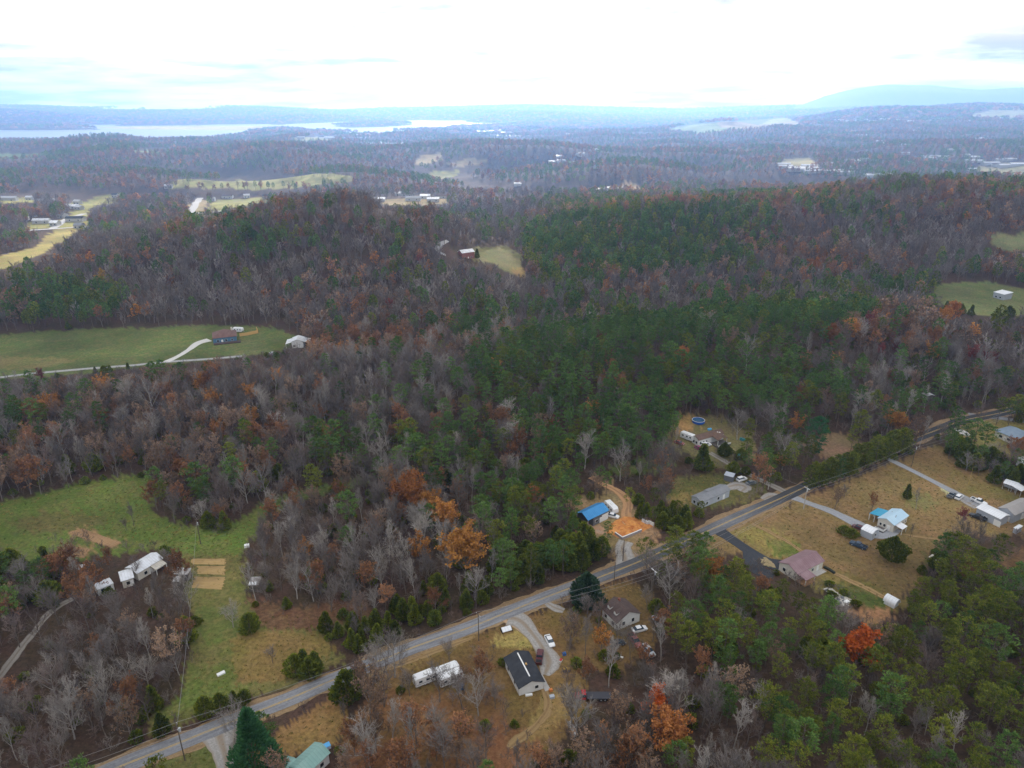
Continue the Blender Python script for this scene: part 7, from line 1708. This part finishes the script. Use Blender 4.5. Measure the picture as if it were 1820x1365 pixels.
# tussocks in the near meadows and lawns
Xg, Yg, rg = scatter(75, 330, 1.7, 51); pg = project(Xg, Yg, hgt(Xg, Yg)); okg = np.zeros(len(Xg), bool)
for poly in OPEN[:15]: okg |= pip(pg[0], pg[1], poly)
okg &= (pg[0] > -40) & (pg[0] < 1860) & (pg[1] < 1400) & (dist_line(Xg, Yg, ROAD_W) > 3.4); kg = np.where(okg)[0]
kg = kg[(sines(Xg[kg], Yg[kg], SN_S) + rg.normal(0, 0.8, len(kg)) > -0.6) & clear_of(Xg[kg], Yg[kg], -1.5)]
for ln in DRIVE_LINES: kg = kg[dist_line(Xg[kg], Yg[kg], ln) > 2.4]
for i in kg:
    k_ = 'grass_straw' if rg.random() < (0.75 if pg[0][i] > 620 else 0.4) else 'grass_green'; v = int(rg.integers(0, 2))
    FOR.setdefault('grass', []).append((Xg[i], Yg[i], float(hgt(Xg[i], Yg[i])), k_, v, rg.uniform(0.6, 1.5), rg.uniform(0, 6.28)))

LABELS = {'grass': ('rough straw and green tussocks in the near fields and lawns', 'grass'), 'pine_wood': ('mass of green pines and cedars covering the ridges', 'forest'), 'bare_wood': ('mass of grey leafless trees covering the hills', 'forest'),
          'autumn_wood': ('mass of brown and russet trees on the hills', 'forest'), 'distant_woods': ('hazy mixed woodland stretching to the lake and horizon', 'forest'),
          'undergrowth': ('brown brush and saplings under the near trees', 'undergrowth')}
def forest(name, items):
    protos = sorted({(k, v) for _, _, _, k, v, _, _ in items}); col = bpy.data.collections.new(name + '_kinds')
    for j, (k, v) in enumerate(protos):
        o = bpy.data.objects.new('%s_%03d' % (name, j), PROTO[k][v][2]); col.objects.link(o)
    idx = {p: j for j, p in enumerate(protos)}; n = len(items)
    me = bpy.data.meshes.new(name); me.vertices.add(n)
    me.vertices.foreach_set('co', np.array([(a[0], a[1], a[2] - 0.05) for a in items], np.float32).ravel())
    for an, ty, vals in (('pick', 'INT', [idx[(a[3], a[4])] for a in items]), ('size', 'FLOAT', [a[5] for a in items]), ('turn', 'FLOAT', [a[6] for a in items])):
        at = me.attributes.new(an, ty, 'POINT'); at.data.foreach_set('value', np.array(vals, np.int32 if ty == 'INT' else np.float32))
    me.update(); o = obj(name, me); o['kind'] = 'stuff'; o['label'], o['category'] = LABELS[name]
    ng = bpy.data.node_groups.new(name + '_scatter', 'GeometryNodeTree')
    ng.interface.new_socket('Geometry', in_out='INPUT', socket_type='NodeSocketGeometry'); ng.interface.new_socket('Geometry', in_out='OUTPUT', socket_type='NodeSocketGeometry')
    N, L = ng.nodes, ng.links; gi, go = N.new('NodeGroupInput'), N.new('NodeGroupOutput')
    ip = N.new('GeometryNodeInstanceOnPoints'); ci = N.new('GeometryNodeCollectionInfo'); ci.inputs['Collection'].default_value = col
    ci.inputs['Separate Children'].default_value = True; ci.inputs['Reset Children'].default_value = True
    def named(nm, ty):
        a = N.new('GeometryNodeInputNamedAttribute'); a.data_type = ty; a.inputs['Name'].default_value = nm; return a.outputs['Attribute']
    L.new(gi.outputs[0], ip.inputs['Points']); L.new(ci.outputs[0], ip.inputs['Instance']); ip.inputs['Pick Instance'].default_value = True
    L.new(named('pick', 'INT'), ip.inputs['Instance Index'])
    cx = N.new('ShaderNodeCombineXYZ'); L.new(named('turn', 'FLOAT'), cx.inputs[2]); L.new(cx.outputs[0], ip.inputs['Rotation'])
    L.new(named('size', 'FLOAT'), ip.inputs['Scale']); L.new(ip.outputs[0], go.inputs[0])
    md = o.modifiers.new('scatter', 'NODES'); md.node_group = ng
    return o
for nm, items in FOR.items(): forest(nm, items)

# each single tree of the crowd is told by the landmark next to it
LANDMARKS = [(1517, 1158, 'flame red tree'), (1425, 1003, 'dull red roof'), (1490, 1058, 'gravel patio'), (1587, 1062, 'white arched shed'), (1583, 972, 'round lawn evergreen'), (1660, 993, 'tan-roofed shed'),
 (1706, 920, 'crimson tree'), (1105, 1085, 'brown-roofed house'), (935, 1193, 'black-roofed house'), (775, 1205, 'white campers'), (1050, 1240, 'red flatbed truck'), (1165, 1250, 'red orange tree'), (1183, 1310, 'broad rust brown tree'),
 (1260, 1018, 'round orange tree'), (1057, 915, 'blue-roofed barn'), (1112, 940, 'orange earth'), (828, 985, 'large golden tree'), (738, 880, 'tall rust orange tree'), (543, 975, 'small orange wood tree'), (455, 1037, 'collapsing wooden shed'),
 (370, 1020, 'straw garden plots'), (245, 1008, 'white-roofed farmhouse'), (178, 1036, 'low white trailer'), (60, 1120, 'dirt track bend'), (100, 1190, 'large pale lower left tree'), (220, 1265, 'low spreading pale tree'), (329, 1320, 'lower left utility pole'),
 (460, 1320, 'large blue green pine'), (540, 1345, 'pale green roof'), (660, 1260, 'large pale brown tree'), (1042, 1045, 'dark broadleaf evergreen'), (850, 1118, 'camper yard pole'), (1270, 875, 'grey double-wide home'), (1300, 845, 'small grey shed'),
 (1255, 778, 'brown-roofed trailer'), (1240, 750, 'round pool'), (1448, 770, 'tall blue green pine'), (1412, 750, 'reddish roadside tree'), (1585, 755, 'broad oak at the bend'), (1800, 772, 'blue grey hip roof'), (1770, 912, 'long white shed'),
 (1646, 700, 'grey shelter roof'), (1208, 640, 'dark red ridge tree'), (1292, 620, 'pale brown ridge tree'), (970, 825, 'yellow cone-shaped tree'), (277, 715, 'large pale slope tree'), (700, 718, 'small yellow slope tree'), (380, 722, 'orange slope tree'),
 (945, 888, 'pinkish rust tree'), (400, 920, 'wood edge cedars'), (240, 915, 'lone bare field tree'), (527, 605, 'pale metal building'), (1400, 1240, 'lower right thicket'), (1680, 1200, 'lower right pine wood centre'), (1740, 1320, 'lower right corner'), (620, 1120, 'cedar cluster by the clearing')]
seen = {}
for t_, look, a, b in PENDING:
    j = min(range(len(LANDMARKS)), key=lambda k: (LANDMARKS[k][0] - a) ** 2 + (LANDMARKS[k][1] - b) ** 2); la, lb, ph = LANDMARKS[j]
    dx, dy = a - la, b - lb; way = ('to the right of' if dx > 0 else 'to the left of') if abs(dx) > abs(dy) else ('below' if dy > 0 else 'above')
    seen.setdefault((look, way, ph), []).append((dx * dx + dy * dy, t_))
for (look, way, ph), lst in seen.items():
    lst.sort(key=lambda e: e[0])
    for k, (_, t_) in enumerate(lst): t_['label'] = '%s %s %s the %s' % (ORD[k], look, way, ph)
print('individual trees', n_ind, cnt, {k: len(v) for k, v in FOR.items()})

# ------------------------------------------------------------------ the air
hz = MB(); hz.box(-8700, 8700, -8700, 8700, -21, 290)
M_HAZE = bpy.data.materials.new('haze'); M_HAZE.use_nodes = True
N, L = M_HAZE.node_tree.nodes, M_HAZE.node_tree.links
for n in list(N): N.remove(n)
ho = N.new('ShaderNodeOutputMaterial'); hv = N.new('ShaderNodeVolumePrincipled')
hv.inputs['Color'].default_value = (0.34, 0.57, 1.0, 1); hv.inputs['Density'].default_value = 0.000165; hv.inputs['Anisotropy'].default_value = 0.6
L.new(hv.outputs[0], ho.inputs['Volume'])
M_HAZE.cycles.volume_sampling = 'DISTANCE'; M_HAZE.cycles.homogeneous_volume = True
h_o = hz.build('haze', M_HAZE); h_o['kind'] = 'stuff'; h_o['label'] = 'pale blue haze filling the air over the country'

# unseen cloud added above the picture, shaped to block the sun: the near country lies in its shade while the lake plain is in the sun
SH_OFF = np.array([math.sin(SUN_AZ), math.cos(SUN_AZ)]) / math.tan(SUN_EL)
def shade_cloud(shade, alt, seed):
    """shade: outline of the shadow on the ground"""
    r = np.random.default_rng(seed); P = np.array(shade, float) + SH_OFF * alt; c = P.mean(0)
    per = np.vstack([P, P[:1]]); s = np.concatenate([[0], np.cumsum(np.linalg.norm(np.diff(per, axis=0), axis=1))]); k, ring = 72, 16
    ou = np.stack([np.interp(np.linspace(0, s[-1], k, endpoint=False), s, per[:, i]) for i in (0, 1)], 1)
    wob = 1 + 0.05 * np.sin(np.arange(k) * 0.9 + 1) + 0.04 * np.sin(np.arange(k) * 2.3); ou = c + (ou - c) * wob[:, None]
    V, F = [], []
    for top in (0, 1):
        V.append((c[0], c[1], alt + (190 if top else -20)))
        for j in range(1, ring + 1):
            f = j / ring
            for i in range(k):
                p = c + (ou[i] - c) * f; e = max(0.0, 1 - f ** 4)
                lump = 0.55 + 0.3 * math.sin(p[0] * 0.011 + 2) * math.sin(p[1] * 0.009) + 0.2 * math.sin(p[0] * 0.027 + p[1] * 0.031) + r.normal(0, 0.05)
                V.append((p[0], p[1], alt + (230 * e * lump if top else -40 * e * lump)))
    n1 = 1 + ring * k
    for top in (0, 1):
        o = top * n1
        for i in range(k):
            t_ = (o, o + 1 + i, o + 1 + (i + 1) % k); F.append(t_ if top else t_[::-1])
            for j in range(ring - 1):
                a = o + 1 + j * k + i; b = o + 1 + j * k + (i + 1) % k; q = (a, a + k, b + k, b); F.append(q if top else q[::-1])
    me = bpy.data.meshes.new('shade_cloud'); me.from_pydata(V, [], F); me.update(); me.polygons.foreach_set('use_smooth', [True] * len(F))
    return me
M_CLOUD = bpy.data.materials.new('cloud'); M_CLOUD.use_nodes = True; N, L = M_CLOUD.node_tree.nodes, M_CLOUD.node_tree.links
for n in list(N): N.remove(n)
co = N.new('ShaderNodeOutputMaterial'); cd_ = N.new('ShaderNodeBsdfDiffuse'); ct = N.new('ShaderNodeBsdfTranslucent'); cm = N.new('ShaderNodeMixShader'); cm.inputs[0].default_value = 0.55
cd_.inputs['Color'].default_value = (0.85, 0.86, 0.88, 1); ct.inputs['Color'].default_value = (0.85, 0.86, 0.88, 1)
L.new(cd_.outputs[0], cm.inputs[1]); L.new(ct.outputs[0], cm.inputs[2]); L.new(cm.outputs[0], co.inputs['Surface'])
cme = shade_cloud([(-1500, -900), (1700, -900), (1900, 600), (900, 660), (300, 650), (-150, 570), (-420, 550), (-700, 490), (-1500, 520)], 1000, 3); cme.materials.append(M_CLOUD)
structure('shade_cloud', cme)
